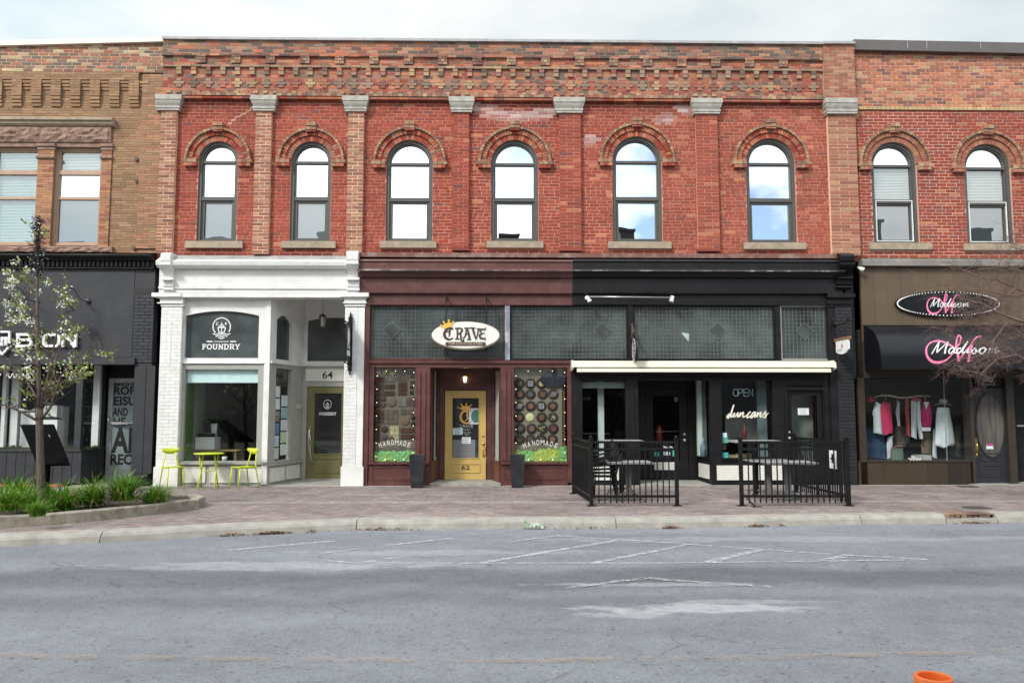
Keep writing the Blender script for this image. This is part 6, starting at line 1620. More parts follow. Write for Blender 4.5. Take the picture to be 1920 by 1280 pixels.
# twin spot bar
lb = thing('light_bar', 'white metal bar with two spotlights above the black shop sign band', 'light', (X(1182, 557, -.2), -.1, Z(557, 1182, -.2)))
q = MB(); q.tube([(X(1103, 556, -.2), -.2, Z(556, 1103, -.2)), (X(1262, 557, -.2), -.2, Z(557.5, 1262, -.2))], .014, 8); q.build('bar', M_CHROME, lb)
for px in (1102, 1262):
    x, z = P(px, 557, -.2); q = MB(); q.tube([(x, -.05, z), (x, -.09, z)], .05, 12); q.tube([(x, -.09, z), (x, -.2, z)], .016, 8); q.ball((x, -.2, z), .03); q.build('mount', M_WHITEVINYL, lb)
    s_ = .04 if px < 1200 else -.04
    q = MB(); a = Vector((x, -.2, z)); dr = Vector((s_, -.02, -.09)); q.tube([a, a + dr * .6, a + dr, a + dr * 1.18], [.022, .038, .052, .052], 12); q.build('lamp_head', M_WHITEVINYL, lb)
    q = MB(); q.tube([a + dr * 1.1, a + dr * 1.2], .046, 12); q.build('lens', M_LAMPOFF, lb)
# small edge-on oval sign with scroll bracket
so_ = thing('projecting_sign', 'small black oval sign with pink scrolls edge on below a scrolled iron bracket', 'sign', (X(1190, 655, -.4), -.1, Z(676, 1190, -.4)))
x = X(1184, 655, -.1); zc = Z(655.5, 1189, -.4)
tfO = lambda u, d, z: (x + .03 + d, -.40 + u, zc + z)
q = MB(tfO); q.ellipse(0, 0, .21, .255, -.03, .03, 36); q.build('disc', M_BLACKTXT, so_)
q = MB(tfO)
for i in range(36):
    a0, a1 = i * math.pi / 18, (i + 1) * math.pi / 18; q.ribbon([(.185 * math.cos(a0), .235 * math.sin(a0)), (.185 * math.cos(a1), .235 * math.sin(a1))], .018, -.034, -.029, smooth=False)
q.build('rim_line', M_VINYL, so_)
q = MB(tfO); mp_ = mat('dusty_pink_print', (.55, .33, .36), .6)
for i, pl in enumerate(([(-.10, .12), (-.02, .15), (.06, .10), (.0, .05), (-.08, .02)], [(-.10, 0), (.0, .02), (.09, -.02), (.03, -.07)], [(-.08, -.06), (-.02, -.10), (.06, -.12), (.0, -.16)], [(.05, .12), (.10, .06), (.06, .0)])): q.ribbon(pl, .035, -.034 - i * .0005, -.029)
q.build('scroll', mp_, so_)
q = MB(); xb_ = x + .03; zb_ = Z(628, 1188, -.3)
q.box(xb_ - .02, xb_ + .02, -.06, -.02, zb_ - .05, zb_ + .28); q.tube([(xb_, -.05, zb_ + .02), (xb_, -.62, zb_ + .06)], .016, 6); q.tube([(xb_, -.05, zb_ + .25), (xb_, -.12, zb_ + .20), (xb_, -.16, zb_ + .08), (xb_, -.26, zb_ + .05), (xb_, -.36, zb_ + .12)], .018, 6)
q.tube([(xb_, -.58, zb_ + .06), (xb_, -.60, zb_ + .14), (xb_, -.63, zb_ + .19), (xb_, -.67, zb_ + .17)], .018, 6); q.tube([(xb_, -.4, zb_ + .03), (xb_, -.4, zc + .25)], .006, 5); q.build('bracket', M_RUST, so_)
# white shield sign on the black pilaster
ss = thing('shield_sign', 'small white curved sign with a red mark hanging on the black pilaster', 'sign', (X(1590, 650, -.3), -.1, Z(664, 1580, -.4)))
x = X(1565, 650, -.12) ; zt_, zb_ = Z(638, 1580, -.45), Z(661, 1580, -.45)
tfW = lambda u, d, z: (x + .02 + d, -.12 - u, z)
pts = [(.05, zt_), (.05, zb_ + .03), (.2, zb_ - .02), (.37, zb_ - .035), (.54, zb_ - .01), (.68, zb_ + .06), (.68, zt_)]
q = MB(tfW); q.prism(pts, -.015, .015); sb = q.build('board', M_WHITEVINYL, ss)
q = MB(tfW); q.box(-.02, .74, -.025, .025, zt_ + .003, zt_ + .06); q.build('top_bar', M_WOOD, ss)
q = MB(tfW); q.prism([(.36, zt_ - .06), (.40, zt_ - .12), (.36, zt_ - .20), (.33, zt_ - .13)], -.019, -.014); q.build('mark', mat('red_mark', (.4, .04, .05), .5), sb)
q = MB(tfW); q.ribbon([(.12 + .03 * i, zb_ + .06 + .03 * math.sin(i * 2.2)) for i in range(9)], .012, -.0185, -.015); q.build('lettering', M_TEXTGREY, sb)
q = MB()
for yy in (-.2, -.62): q.tube([(x + .02, yy, zt_ + .05), (x + .02, yy, zt_ + .35)], .008, 5)
q.tube([(x + .02, -.05, zt_ + .35), (x + .02, -.8, zt_ + .37)], .016, 6); q.tube([(x + .02, -.06, zt_ + .6), (x + .0, -.10, zt_ + .48), (x + .02, -.08, zt_ + .40), (x + .02, -.3, zt_ + .36)], .02, 6); q.tube([(x + .02, -.75, zt_ + .37), (x + .02, -.82, zt_ + .46), (x + .02, -.86, zt_ + .40)], .018, 6); q.build('bracket', M_IRON, ss)

# ------------------------------------------------------------------ left neighbour: tan brick over a slate grey shop
lbd = thing('brick_building', 'tan narrow brick building with a rough stone lintel above a slate grey shopfront', 'building', (-10.5, 0, 0))
LL = -15.0
lz = lambda py, Y=0.0: Z(py, 150, Y)
TN = [(.30, .182, .104), (.275, .162, .09), (.325, .203, .119), (.29, .17, .10), (.25, .148, .086)]
TN2 = [(.38, .20, .118), (.345, .17, .10), (.315, .17, .105)]
def t_tan(x, z): return jit(lerp(pick(TN if x < X(262, 300) or rnd.random() < .5 else TN2), (.2, .14, .09), max(0, min(.3, .5 * mnoise.noise((x, z * 2, 5))))), .10)
def m_dk(x, z): return (.27, .175, .115)
def t_patch(x, z):
    return jit(pick([(.28, .11, .085), (.33, .12, .08), (.20, .115, .09), (.16, .12, .10), (.36, .15, .10), (.40, .27, .17), (.48, .37, .24), (.24, .16, .12)]), .15)
def m_patch(x, z): return jit((.53, .42, .27), .1)
lw = [RC(98.5, 276, 188, 459, 0), None]
x0, x1, z0, z1 = lw[0]
W2 = x1 - x0; lw[1] = (X(69, 380) - W2, X(69, 380), z0, z1)
lw.append((lw[1][0] - .7 - W2, lw[1][0] - .7, z0, z1)); lw.append((lw[2][0] - .28 - W2, lw[2][0] - .28, z0, z1))
zlint0, zlint1 = lz(268), lz(239.5)
def lholes(z):
    o = []
    if z0 - .1 < z < z1 + .06: o += [(a, b) for a, b, _, _ in lw] + [(X(68, 380), X(98.5, 380)), (X(188, 380), X(207, 380))]
    return o
C = Bricks()
C.field(LL, BL, lz(474), lz(137), 0, .3, t_tan, m_dk, L=.275, H=.0585, gap=.006, holes=lholes, joint=.006, main=True, yj=.0015)
C.field(LL, BL, lz(137), lz(84), -.06, .36, t_patch, m_patch, L=.225, H=.075, gap=.02, gapz=.016)
C.field(X(263, 300), BL - .003, lz(466), lz(140), -.045, .04, t_tan, m_dk, L=.275, H=.0585, gap=.006, joint=.006, yj=.0015, backing=True)
bx_ = X(-60, 225); bh = lz(140); zz_ = [lz(p) for p in (201, 195, 189, 182, 151)]
C.field(LL, X(263, 145) - .005, lz(152), lz(138), -.075, .1, t_tan, m_dk, L=.275, H=.0585, gap=.006, joint=.006)
x = X(98, 170); sp = 37.05 / 85.2; x -= sp * 14
while x < X(255, 170):
    fw = .225
    C.field(x, x + fw, lz(182), lz(152), -.075, .09, t_tan, m_dk, L=.225, H=.0585, gap=.006, joint=.006)
    for k in range(3):
        C.one(x + .004, x + fw - .004, -.072 + .02 * k, 0.01, lz(201 - 0) + (2 - k) * .075 + .008, lz(201) + (3 - k) * .075 - .006, jit(pick(TN)))
        C.one(x + fw + .004, x + sp - .004, -.06 + .018 * k, .01, lz(152) - (k + 1) * .073, lz(152) - k * .073 - .016, jit(pick(TN)))
    x += sp
xs_ = X(207, 380)
for a, b in ((X(68, 380), X(98.5, 380)), (X(188, 380), xs_), ):    # piers beside the windows, in orange brick
    C.field(a + .002, b - .002, z0 - .05, lz(276), -.03, .3, lambda x, z: jit(pick(TN2 + [(.40, .21, .11), (.28, .12, .08)]), .12), m_dk, L=.26, H=.0585, gap=.006, joint=.006)
    q = MB(); q.box(a - .03, b + .03, -.08, .05, lz(276), lz(271)); q.build('pier_cap', M_BROWNSTONE, lbd); q = MB(); q.box(a - .015, b + .015, -.05, .05, lz(282), lz(276.3)); q.build('pier_cap', M_BROWNSTONE, lbd)
    q = MB(); q.profile(a - .02, b + .02, [(.05, lz(300)), (-.075, lz(298.5)), (-.085, lz(296)), (-.06, lz(293.5)), (.05, lz(293))]); q.build('pier_moulding', M_BROWNSTONE, lbd)
C.finish(lbd, T_BRICK, lambda b: -b[0] * .6 + b[4] * .5)
def rough_block(a, b, za, zb, y, amp, m, name, seed):
    nx_, nz_ = max(2, int((b - a) / .06)), 6; v, f = [], []
    for i in range(nx_ + 1):
        for j in range(nz_ + 1):
            edge = i in (0, nx_) or j in (0, nz_)
            v.append((a + (b - a) * i / nx_, y - (0 if edge else amp * (.5 + 1.1 * mnoise.noise((i * .45 + seed * 9, j * .8, seed)))), za + (zb - za) * j / nz_))
    n0 = len(v)
    for i in range(nx_):
        for j in range(nz_): c_ = i * (nz_ + 1) + j; f.append((c_, c_ + nz_ + 1, c_ + nz_ + 2, c_ + 1))
    q = MB(); q.add(v, f); q.box(a, b, y, .25, za, zb, 'f'); return q.build(name, m, lbd)
rough_block(X(78, 254), X(210, 254), zlint0, zlint1, -.05, .05, M_BROWNSTONE, 'stone_lintel', 1); rough_block(lw[1][0] - .2, X(78, 254) - .006, zlint0, zlint1, -.05, .05, M_BROWNSTONE, 'stone_lintel', 2); rough_block(LL, lw[1][0] - .3, zlint0, zlint1, -.05, .05, M_BROWNSTONE, 'stone_lintel', 4)
q = MB(); q.profile(LL, X(216.5, 232), [(.05, lz(239)), (-.07, lz(238.5)), (-.12, lz(235)), (-.12, lz(231)), (-.17, lz(229.5)), (-.17, lz(225.5)), (-.14, lz(224)), (.05, lz(223.5))]); q.build('hood_mould', M_SILL, lbd)
q = MB(); q.box(LL, X(210, 272), -.02, .2, lz(276), lz(268.2)); q.build('lintel_bed', M_BROWNSTONE, lbd)
rough_block(LL, X(213, 467), lz(474), lz(463), -.08, .03, M_BROWNSTONE, 'sill', 3)
for i, (a, b, c_, d_) in enumerate(lw):
    f_ = MB(); f_.frame(a, b, c_, d_, .055, .08, .2); t1, t2 = c_ + (d_ - c_) * .75, c_ + (d_ - c_) * .485
    f_.frame(a + .056, b - .056, c_ + .056, d_ - .056, .03, .11, .2)
    f_.box(a + .056, b - .056, .09, .2, t1 - .05, t1 + .05); f_.box(a + .056, b - .056, .1, .2, t2 - .03, t2 + .03)
    w_ = f_.build('window', M_TANFRAME, lbd)
    for (za, zb, m_) in ((t1 + .05, d_ - .08, M_BLINDGLASS), (t2 + .03, t1 - .05, M_MIRROR if i == 0 else M_BLINDGLASS), (c_ + .08, t2 - .03, M_MIRROR2 if i == 0 else M_BLINDGLASS)): sheet(MB(), a + .08, b - .08, za, zb, .15).build('pane', m_, w_)
    q = MB(); z = c_ + .07 if i else t1
    while z < d_ - .07: q.add([(a + .08, .185, z), (b - .08, .185, z), (b - .08, .21, z + .026), (a + .08, .21, z + .026)], [(0, 1, 2, 3)]); z += .034
    q.build('blind', mat('teal_grey_blind%d' % i, (.62, .72, .70), .6, .05), w_); MB().box(a, b, .26, .3, c_, d_).build('room_shade', M_INT, w_)
cp = MB(); a, b = LL, BL - .003
cp.add([(a, -.14, lz(91) - .14), (b, -.14, Z(83, 300)), (b, .3, Z(83, 300)), (a, .3, lz(91) - .14), (a, -.14, 9.80), (b, -.14, 10.0), (b, .3, 10.03), (a, .3, 9.83)], [(0, 1, 5, 4), (4, 5, 6, 7), (0, 3, 2, 1), (1, 2, 6, 5), (0, 4, 7, 3)])
cp.build('coping', M_CREAMCOP, lbd)
sh = MB(); sh.box(LL, BL - .01, .31, 11, 4.9, 5.0); sh.box(LL, BL - .01, .37, 11, 9.3, 9.4); sh.box(LL, BL - .01, 11, 11.3, 0, 9.4); sh.box(LL - .2, LL, 0, 11, 0, 9.6); sh.build('rear_shell', M_ROOF, lbd)
for px, py in ((257, 300), (257, 340), (252, 466)):
    x, z = P(px, py, -.01); MB().box(x - .03, x + .03, -.05, .02, z - .03, z + .03).build('pipe_stub', M_RUST, lbd)
# shop cornice, fascia, piers
s = MB(); xe = BL - .01
s.profile(LL, xe, [(.1, lz(488)), (-.20, lz(487.5, -.2)), (-.22, lz(484, -.22)), (-.30, lz(482, -.3)), (-.34, lz(478, -.34)), (-.30, lz(475.5, -.3)), (.1, lz(474))])
s.box(LL, xe, -.11, .1, lz(500.5, -.1), lz(488.2, -.1)); s.box(LL, xe, -.13, .1, lz(503, -.13), lz(500.8, -.13)); s.build('shop_cornice', M_BLACK, lbd)
q = MB(); x = xe - .1
while x > LL:
    q.box(x - .055, x, -.16, -.109, lz(498.5, -.16), lz(489.5, -.16)); x -= .098
q.build('dentil', M_BLACK, lbd, kind='stuff')
q = MB(); q.box(LL, X(252, 590), -.06, .2, lz(670), lz(503.3)); q.box(LL, X(252, 677, -.12), -.12, .2, lz(683, -.1), lz(670.3, -.1)); q.box(X(252.5, 590), xe, -.05, .2, lz(680), lz(503.3)); q.build('fascia', M_BLUEBLACK, lbd)
q = MB(); q.box(X(254, 545), xe, -.058, -.049, lz(551), lz(540)); q.build('slot', M_BLACKTXT, lbd)
D = Bricks(); tb2 = lambda x, z: jit((.031, .034, .042), .15); tb2m = lambda x, z: (.022, .024, .03)
D.field(X(253, 590), xe, lz(680), lz(553), -.062, .04, tb2, tb2m, gap=.012, joint=.006, backing=False)
D.finish(lbd, T_PAINTED, None, rest='painted_brick', limit=0)
q = MB(); px0, px1 = X(250, 800), xe
q.box(px0, px1, -.05, .4, .0, lz(681)); q.build('shop_pier', M_BLUEBLACK, lbd)
for a, b in ((250.5, 270), (271, 287)): MB().box(X(a, 800, -.06), X(b, 800, -.06), -.068, -.051, .28, lz(686)).build('panel', M_BLUEBLACK, lbd)
MB().box(px0 - .02, px1, -.09, -.0501, 0, .2).build('plinth', M_BLACK, lbd)
zg0, zg1 = lz(842), lz(684)
q = MB(); q.box(X(141.5, 760), X(153.5, 760), -.0, .12, zg0, zg1 + .1); xm = X(-8, 760); q.box(xm - .12, xm, 0, .12, zg0, zg1 + .1); q.box(LL, LL + .2, 0, .12, zg0, zg1 + .1); q.box(LL, X(154, 840), -.05, .15, zg0 - .05, zg0); q.box(LL, X(154, 840), -.01, .15, .05, zg0 - .051); q.build('shop_frame', M_BLUEBLACK, lbd)
x = X(154, 870)
while x > LL + .2: MB().box(x - .20, x - .012, -.03, -.0095, .06, zg0 - .06).build('plank', M_BLUEBLACK, lbd); x -= .2
MB().add([(LL, .04, zg0), (X(141.5, 760), .04, zg0), (X(141.5, 760), .04, zg1 + .1), (LL, .04, zg1 + .1)], [(0, 1, 2, 3)]).build('pane', M_GLASS, lbd)
Yl = .95
A2, B2 = (X(153.5, 870, .05), .05), (X(193, 870, Yl), Yl); l2 = math.hypot(B2[0] - A2[0], B2[1] - A2[1]); cx_, cy_ = (B2[0] - A2[0]) / l2, (B2[1] - A2[1]) / l2
tfL = lambda u, d, z: (A2[0] + cx_ * u - cy_ * d, A2[1] + cy_ * u + cx_ * d, z)
q = MB(tfL); q.box(0, l2, -.04, .1, zg0 - .05, zg0); q.box(0, l2, 0, .1, .02, zg0 - .051); q.box(l2 - .05, l2, 0, .1, zg0, zg1 + .3); q.build('shop_frame', M_BLUEBLACK, lbd)
for k in range(3): q = MB(tfL); q.box(l2 * k / 3 + .005, l2 * (k + 1) / 3 - .012, -.02, 0, .04, zg0 - .06); q.build('plank', M_BLUEBLACK, lbd)
q = MB(tfL); q.add([(0, .04, zg0), (l2 - .05, .04, zg0), (l2 - .05, .04, zg1 + .3), (0, .04, zg1 + .3)], [(0, 1, 2, 3)]); q.build('pane', M_GLASS, lbd)
# recessed aluminium door with big letters
Yq = 1.0
dx0, dx1 = X(201.5, 800, Yq), X(201.5, 800, Yq) + .92; dz1 = Z(709, 220, Yq)
q = MB(); q.box(B2[0] - .05, dx0 - .006, Yq, Yq + .1, 0, 3.3); q.box(dx1 + .006, xe, Yq, Yq + .1, 0, 3.3); q.box(dx0 - .006, dx1 + .006, Yq, Yq + .1, dz1 + .006, 3.3); q.box(B2[0] - .05, xe, .15, Yq, 3.0, 3.05); q.build('recess_wall', M_BLACK, lbd)
gx0, gx1, gz0, gz1 = X(210, 800, Yq), dx1 - .09, Z(874, 220, Yq), Z(717, 220, Yq)
d = MB(); d.box(dx0, gx0, Yq - .02, Yq + .04, .02, dz1); d.box(gx1, dx1, Yq - .02, Yq + .04, .02, dz1); d.box(gx0, gx1, Yq - .02, Yq + .04, gz1, dz1); d.box(gx0, gx1, Yq - .02, Yq + .04, .02, gz0)
adoor = d.build('door', M_ALU, lbd)
MB().box(gx0, gx1, Yq, Yq + .02, gz0, gz1).build('pane', mat('frosted_grey_film', (.27, .33, .34), .3, .12, 2), adoor)
GW = gx1 - gx0
def word(s_, t, b, f0, f1):
    z0_, z1_ = Z(max(t, b), 220, Yq), Z(min(t, b), 220, Yq); text('lettering', s_, gx0 + GW * f0, gx0 + GW * f1, z0_, z1_, Yq - .003, M_BLACKTXT, adoor, bold=.035)
word('BOTY', 723, 717.5, .02, .98); word('ROFES', 740, 724, .02, 1.0); word('EISUR', 760, 742.5, .02, 1.0); word('AND', 780, 764, .0, .48); word('HE', 798, 782, .04, .42); word('AR', 849, 801, .0, .99); word('RECR', 871, 850.5, .0, .92)
q = MB(); hz = Z(793, 220, Yq); q.tube([(gx0 + .0, Yq - .07, hz), (gx1, Yq - .07, hz)], .022, 8); q.box(gx0 + .05, gx0 + .42, Yq - .1, Yq - .05, hz - .03, hz + .03); q.build('push_bar', M_ALU, adoor)
q = MB(); q.box(dx0 + .01, dx0 + .08, Yq - .05, Yq - .021, .95, 1.16); q.tube([(dx0 + .05, Yq - .02, 1.5), (dx0 + .05, Yq - .07, 1.5), (dx0 + .05, Yq - .07, 1.18), (dx0 + .05, Yq - .02, 1.18)], .013, 6); q.build('handle', M_CHROME, adoor)
MB().box(A2[0] - .1, px0, -.19, Yq + .1, -.02, .03).build('door_step', M_CONC, lbd)
# inside the grey shop
q = MB(); q.box(LL, B2[0] + .05, 3.4, 3.45, 0, 3.4); q.box(LL, B2[0] + .05, .15, 3.4, 3.4, 3.45); q.box(B2[0] + .0, B2[0] + .05, Yq + .1, 3.4, 0, 3.4); q.build('interior_wall', M_INTDARK, lbd)
MB().box(LL, B2[0], .16, 3.4, .0, zg0 - .1).build('display_floor', M_INTDARK, lbd)
MB().box(LL, A2[0] - .1, .1, 1.0, zg0 - .05, zg0 - .01).build('display_ledge', M_INTDARK, lbd)
for a, b, y in ((20, 34, .9), (3, 10, .8), (173.5, 186, .75)):
    MB().box(X(a, 760, y), X(b, 760, y), y, y + .1, zg0, 3.2).build('panel', M_INTWHITE, lbd)
gm = MB()
for _ in range(5200):
    x, y = rnd.uniform(LL, X(187, 840, .5)), rnd.uniform(.12, .6); h = rnd.uniform(.02, .06) + (.05 if (abs(x - X(20, 840, .3)) < .1 or abs(x - X(182, 840, .4)) < .12) else 0); a = rnd.uniform(0, 3.1)
    gm.tint = jit((.06, .10, .022), .35); w = .008
    gm.add([(x - w * math.cos(a), y - w * math.sin(a), zg0 - .01), (x + w * math.cos(a), y + w * math.sin(a), zg0 - .01), (x + rnd.uniform(-.02, .02), y, zg0 - .01 + h)], [(0, 1, 2)])
tag(gm.build('artificial_grass', M_LEAF), 'strip of artificial grass on the display floor of the grey shop', 'grass', kind='stuff')
for i, (a, b, t_, y) in enumerate(((38, 68, 773, .55), (79, 105, 760, .75), (80, 107, 787, .42), (105, 115, 762, .95))):
    x0, x1 = X(a, 800, y), X(b, 800, y); zt_ = Z(t_, a, y)
    tag(MB().box(x0, x1, y, y + .3, zg0, zt_).build('plinth', M_INTWHITE), ['broad white display plinth at the left in the grey shop window', 'tall white display plinth at the back beside the tree trunk', 'lower white display plinth carrying two dark sandals', 'narrow white plinth at the right end of the shoe display'][i], 'plinth', 'white display plinths')
def shoe(x, y, z, c, label, rot=0):
    t = thing('shoe', label, 'shoe', (x, y, z), 'shoes on the plinths', rot)
    q = MB(); q.box(-.13, .13, -.045, .045, .002, .025); local(M_RUBBER, t, 'sole', q)
    q = MB(); v = []
    for px_, h, w in ((-.13, .09, .035), (-.06, .085, .04), (.02, .06, .042), (.09, .04, .04), (.13, .028, .02)): v += [(px_, -w, .026), (px_, w, .026), (px_, w * .6, h), (px_, -w * .6, h)]
    f = [(3, 2, 1, 0)] + [(4 * i + j, 4 * i + (j + 1) % 4, 4 * i + 4 + (j + 1) % 4, 4 * i + 4 + j) for i in range(4) for j in range(4)] + [(16, 17, 18, 19)]
    q.add(v, f, True); local(mat('shoe_upper', c, .6), t, 'upper', q)
z = Z(773, 50, .55); shoe(X(47, 772, .68), .68, z + .003, (.6, .62, .6), 'pale shoe on the broad plinth at the left'); shoe(X(62, 772, .7), .7, z + .003, (.5, .5, .5), 'grey shoe on the broad plinth next to the tree trunk', 2.6)
z = Z(787, 93, .42); shoe(X(88, 785, .5), .5, z + .003, (.02, .03, .03), 'dark sandal at the left on the lower plinth'); shoe(X(103, 785, .55), .55, z + .003, (.02, .05, .04), 'dark green sandal at the right on the lower plinth', .5)
z = Z(760, 92, .75); shoe(X(93, 757, .85), .85, z + .003, (.15, .4, .3), 'mint green shoe on the tall back plinth', .4)
# raised sign lettering and emblem
bs = thing('wall_sign', 'white raised capitals with a square bracket emblem on the slate grey fascia', 'sign', (X(80, 640, -.1), -.1, lz(652, -.1)))
def letter(a, b, t, bt, strokes_, w=.055):
    x0, x1, z0, z1 = RC(a, t, b, bt, -.11); q = MB()
    for i, pl in enumerate(strokes_): q.ribbon([(x0 + (x1 - x0) * u, z0 + (z1 - z0) * v) for u, v in pl], w, -.14 - i * .0006, -.085, smooth=False)
    q.build('letter', M_VINYL, bs)
letter(31, 59, 625.5, 650.5, [[(.0, .94), (.75, .94), (.92, .84), (.92, .64), (.78, .54)], [(.12, .94), (.12, .0)], [(.0, .07), (.8, .07), (1, .2), (1, .42), (.8, .54), (.12, .54)]])
letter(67, 75, 619, 650.5, [[(.5, 0), (.5, .76)], [(.5, .88), (.5, 1.0)]]); 
letter(83, 111, 625.5, 650.5, [[(.15, .92), (.85, .92), (1, .78), (1, .22), (.85, .08), (.15, .08), (0, .22), (0, .78), (.15, .92)]]); letter(117, 144, 625.5, 650.5, [[(.08, 0), (.08, 1)], [(.08, 1), (.92, 0)], [(.92, 0), (.92, 1)]], .06)
letter(-8, 19.5, 622, 664, [[(0, 1), (.93, 1), (.93, .48)], [(.93, .32), (.5, 0), (.1, .3)], [(.45, .7), (.45, .38)], [(.72, .7), (.72, .38)], [(.3, .72), (.85, .72)]], .05)
q = MB(); x0, x1, z0, z1 = RC(28, 624, 148, 652, -.07); q.box(x0, x1, -.084, -.061, z0, z1); q.build('backing_plate', M_BLACKTXT, bs)
q = MB()
x0, x1, z0, z1 = RC(12, 700, 58, 709, .03)
q.ribbon([(x0 + (x1 - x0) * i / 16, z0 + (z1 - z0) * (.5 + .5 * math.sin(i * 1.9))) for i in range(17)], .02, .022, .027); tag(q.build('window_script', M_VINYL), 'thin white script lettering on the grey shop window behind the tree', 'lettering')
for i, px0_ in enumerate((168, 71)):
    gl = thing('gooseneck_lamp', ['dark gooseneck wall lamp right of the white capitals, clear of the tree', 'dark gooseneck wall lamp half hidden behind the tree trunk'][i], 'wall lamp', (X(px0_, 564, -.06), -.061, lz(564)), 'gooseneck lamps on the grey fascia')
    x, z = P(px0_ - 4, 564, -.08)
    q = MB(); q.tube([(x, -.061, z), (x, -.10, z)], .055, 14); q.build('wall_plate', M_STEEL_DARK, gl)
    q = MB(); dx = -24 / 85; q.tube([(x, -.1, z), (x - .03, -.22, z - .01), (x - .08, -.32, z + .06), (x - .12, -.42, z + .20), (x - .16, -.55, z + .24), (x - .2, -.66, z + .16), (x - .205, -.68, z - .04)], .014, 8); q.build('arm', M_STEEL_DARK, gl)
    c0 = Vector((x - .205, -.68, z - .04)); dr = Vector((.03, .16, -.24)).normalized()
    q = MB(); q.tube([c0, c0 + dr * .08, c0 + dr * .09, c0 + dr * .29, c0 + dr * .30], [.035, .035, .05, .135, .137], 18, cap=False); q.build('shade', M_STEEL_DARK, gl)
    q = MB(); q.ball(tuple(c0 + dr * .2), .045); q.build('bulb', M_LAMPOFF, gl)
# ------------------------------------------------------------------ right neighbour: red brick over brown cladding and a black awning
rbd = thing('brick_building', 'dark red brick building with two arched windows above brown cladding and a black awning', 'building', (11.5, 0, 0))
RL, RR = BR + .004, 16.5
rz_ = lambda py, Y=0.0: Z(py, 1750, Y)
RWN = []
for (a, b, t, zb, s0, s1) in ((1636, 1721.5, 266.5, 456.5, 1628, 1745), (1811, 1898.5, 270, 458, 1806, 1922)):
    cx, cz, r_, z0 = arch_win(a, b, t, 312, zb); RWN.append((cx, cz, r_, z0, X(s0, 460), X(s1, 460)))
cx, cz, r_, z0, s0, s1 = RWN[1]; RWN.append((cx + 2.3, cz, r_, z0, s0 + 2.3, s1 + 2.3))
def t_red2(x, z): q = rnd.random(); return jit(pick([(.40, .16, .09), (.36, .15, .08)]) if q < .05 else (pick([(.25, .075, .06), (.22, .07, .055)]) if q < .2 else pick([(.27, .056, .036), (.29, .062, .038), (.25, .050, .034)])), .1)
def t_or2(x, z): return jit(pick([(.42, .155, .085), (.38, .13, .08), (.45, .20, .12), (.40, .24, .14), (.34, .12, .08), (.30, .12, .085), (.42, .16, .09), (.22, .10, .08)]), .14)
F = Bricks()
F.field(RL, RR, rz_(484), rz_(205), 0, .3, t_red2, lambda x, z: (.60, .40, .32), H=.0745, L=.228, holes=holes_of(RWN), main=True)
F.field(RL, RR, rz_(202), rz_(100), -.015, .32, t_or2, lambda x, z: (.58, .45, .34), H=.0745, L=.228, gap=.014)
x = RL
while x < RR:
    F.one(x + .004, x + .098, -.035, .02, rz_(207), rz_(201.5), jit((.46, .33, .18), .15)); x += .105
F.finish(rbd, T_BRICK, lambda b: b[0] * .6 + b[4] * .5)
MB().box(RL, RR, .0, .3, rz_(205.5), rz_(201)).build('band_backing', M_SILL, rbd)
for cx, cz, r_, z0, s0, s1 in RWN:
    arch_bricks(rbd, cx, cz, r_, [(.33, .14, .09), (.36, .17, .10), (.30, .11, .08)], key=True)
    arch_window(rbd, cx, cz, r_, z0, (M_MIRROR, M_BLINDGLASS, M_MIRROR2), style=1, sill=(s0, s1, z0 - .145, z0 + .004))
q = MB(); q.add([(RL, -.16, rz_(100)), (RR, -.16, rz_(100) - .12), (RR, .3, rz_(100) - .1), (RL, .3, rz_(100)), (RL, -.16, Z(80, 1600)), (RR, -.16, Z(80, 1600) - .10), (RR, .3, Z(80, 1600) - .06), (RL, .3, Z(80, 1600) + .03)], [(0, 1, 5, 4), (4, 5, 6, 7), (0, 3, 2, 1), (0, 4, 7, 3), (1, 2, 6, 5)]); q.build('coping', M_COPING, rbd)
for px in (1702, 1738, 1839): x = X(px, 90, -.165); MB().box(x - .006, x + .006, -.168, -.155, Z(98, px), Z(84, px)).build('coping_joint', M_ZINC, rbd)
sh = MB(); sh.box(RL, RR, .31, 11, 4.9, 5.0); sh.box(RL, RR, .33, 11, 9.5, 9.6); sh.box(RL, RR, 11, 11.3, 0, 9.6); sh.box(RR, RR + .2, 0, 11, 0, 9.8); sh.build('rear_shell', M_ROOF, rbd)
q = MB(); q.profile(RL, RR, [(.1, rz_(500)), (-.12, rz_(499, -.12)), (-.15, rz_(498, -.15)), (-.15, rz_(488, -.15)), (-.10, rz_(486, -.1)), (.1, rz_(483))]); q.build('flashing', mat('brown_grey_flashing', (.20, .185, .17), .5, .1, 3, dirt=(.35, .33, .3), damt=.4), rbd)
x = RL; i = 0
while x < RR:                                           # ribbed cladding, sheet by sheet
    w = .30; q = MB(); q.tint = jit(pick([(.115, .082, .052), (.105, .075, .048), (.125, .09, .058)]), .05)
    q.box(x + .002, x + w - .002, -.02 - .003 * (i % 2), .05, rz_(640), rz_(500.5)); q.build('cladding_sheet', M_CLAD, rbd); x += w; i += 1
zb_ = Z(863, 1700)
q = MB(); q.box(RL, RR, .0, .2, rz_(708), rz_(640) - .002); q.box(RL, X(1609, 760), -.02, .3, 0, rz_(708)); q.box(X(1820, 780), X(1826, 780), -.0, .3, 0, rz_(708)); q.box(X(1889, 780), X(1903, 780), -.0, .3, 0, rz_(708)); q.box(X(1609, 863), X(1820, 863), -.04, .2, zb_ - .03, zb_); q.build('shop_frame', mat('dark_brown_metal', (.035, .027, .020), .5, .12), rbd)
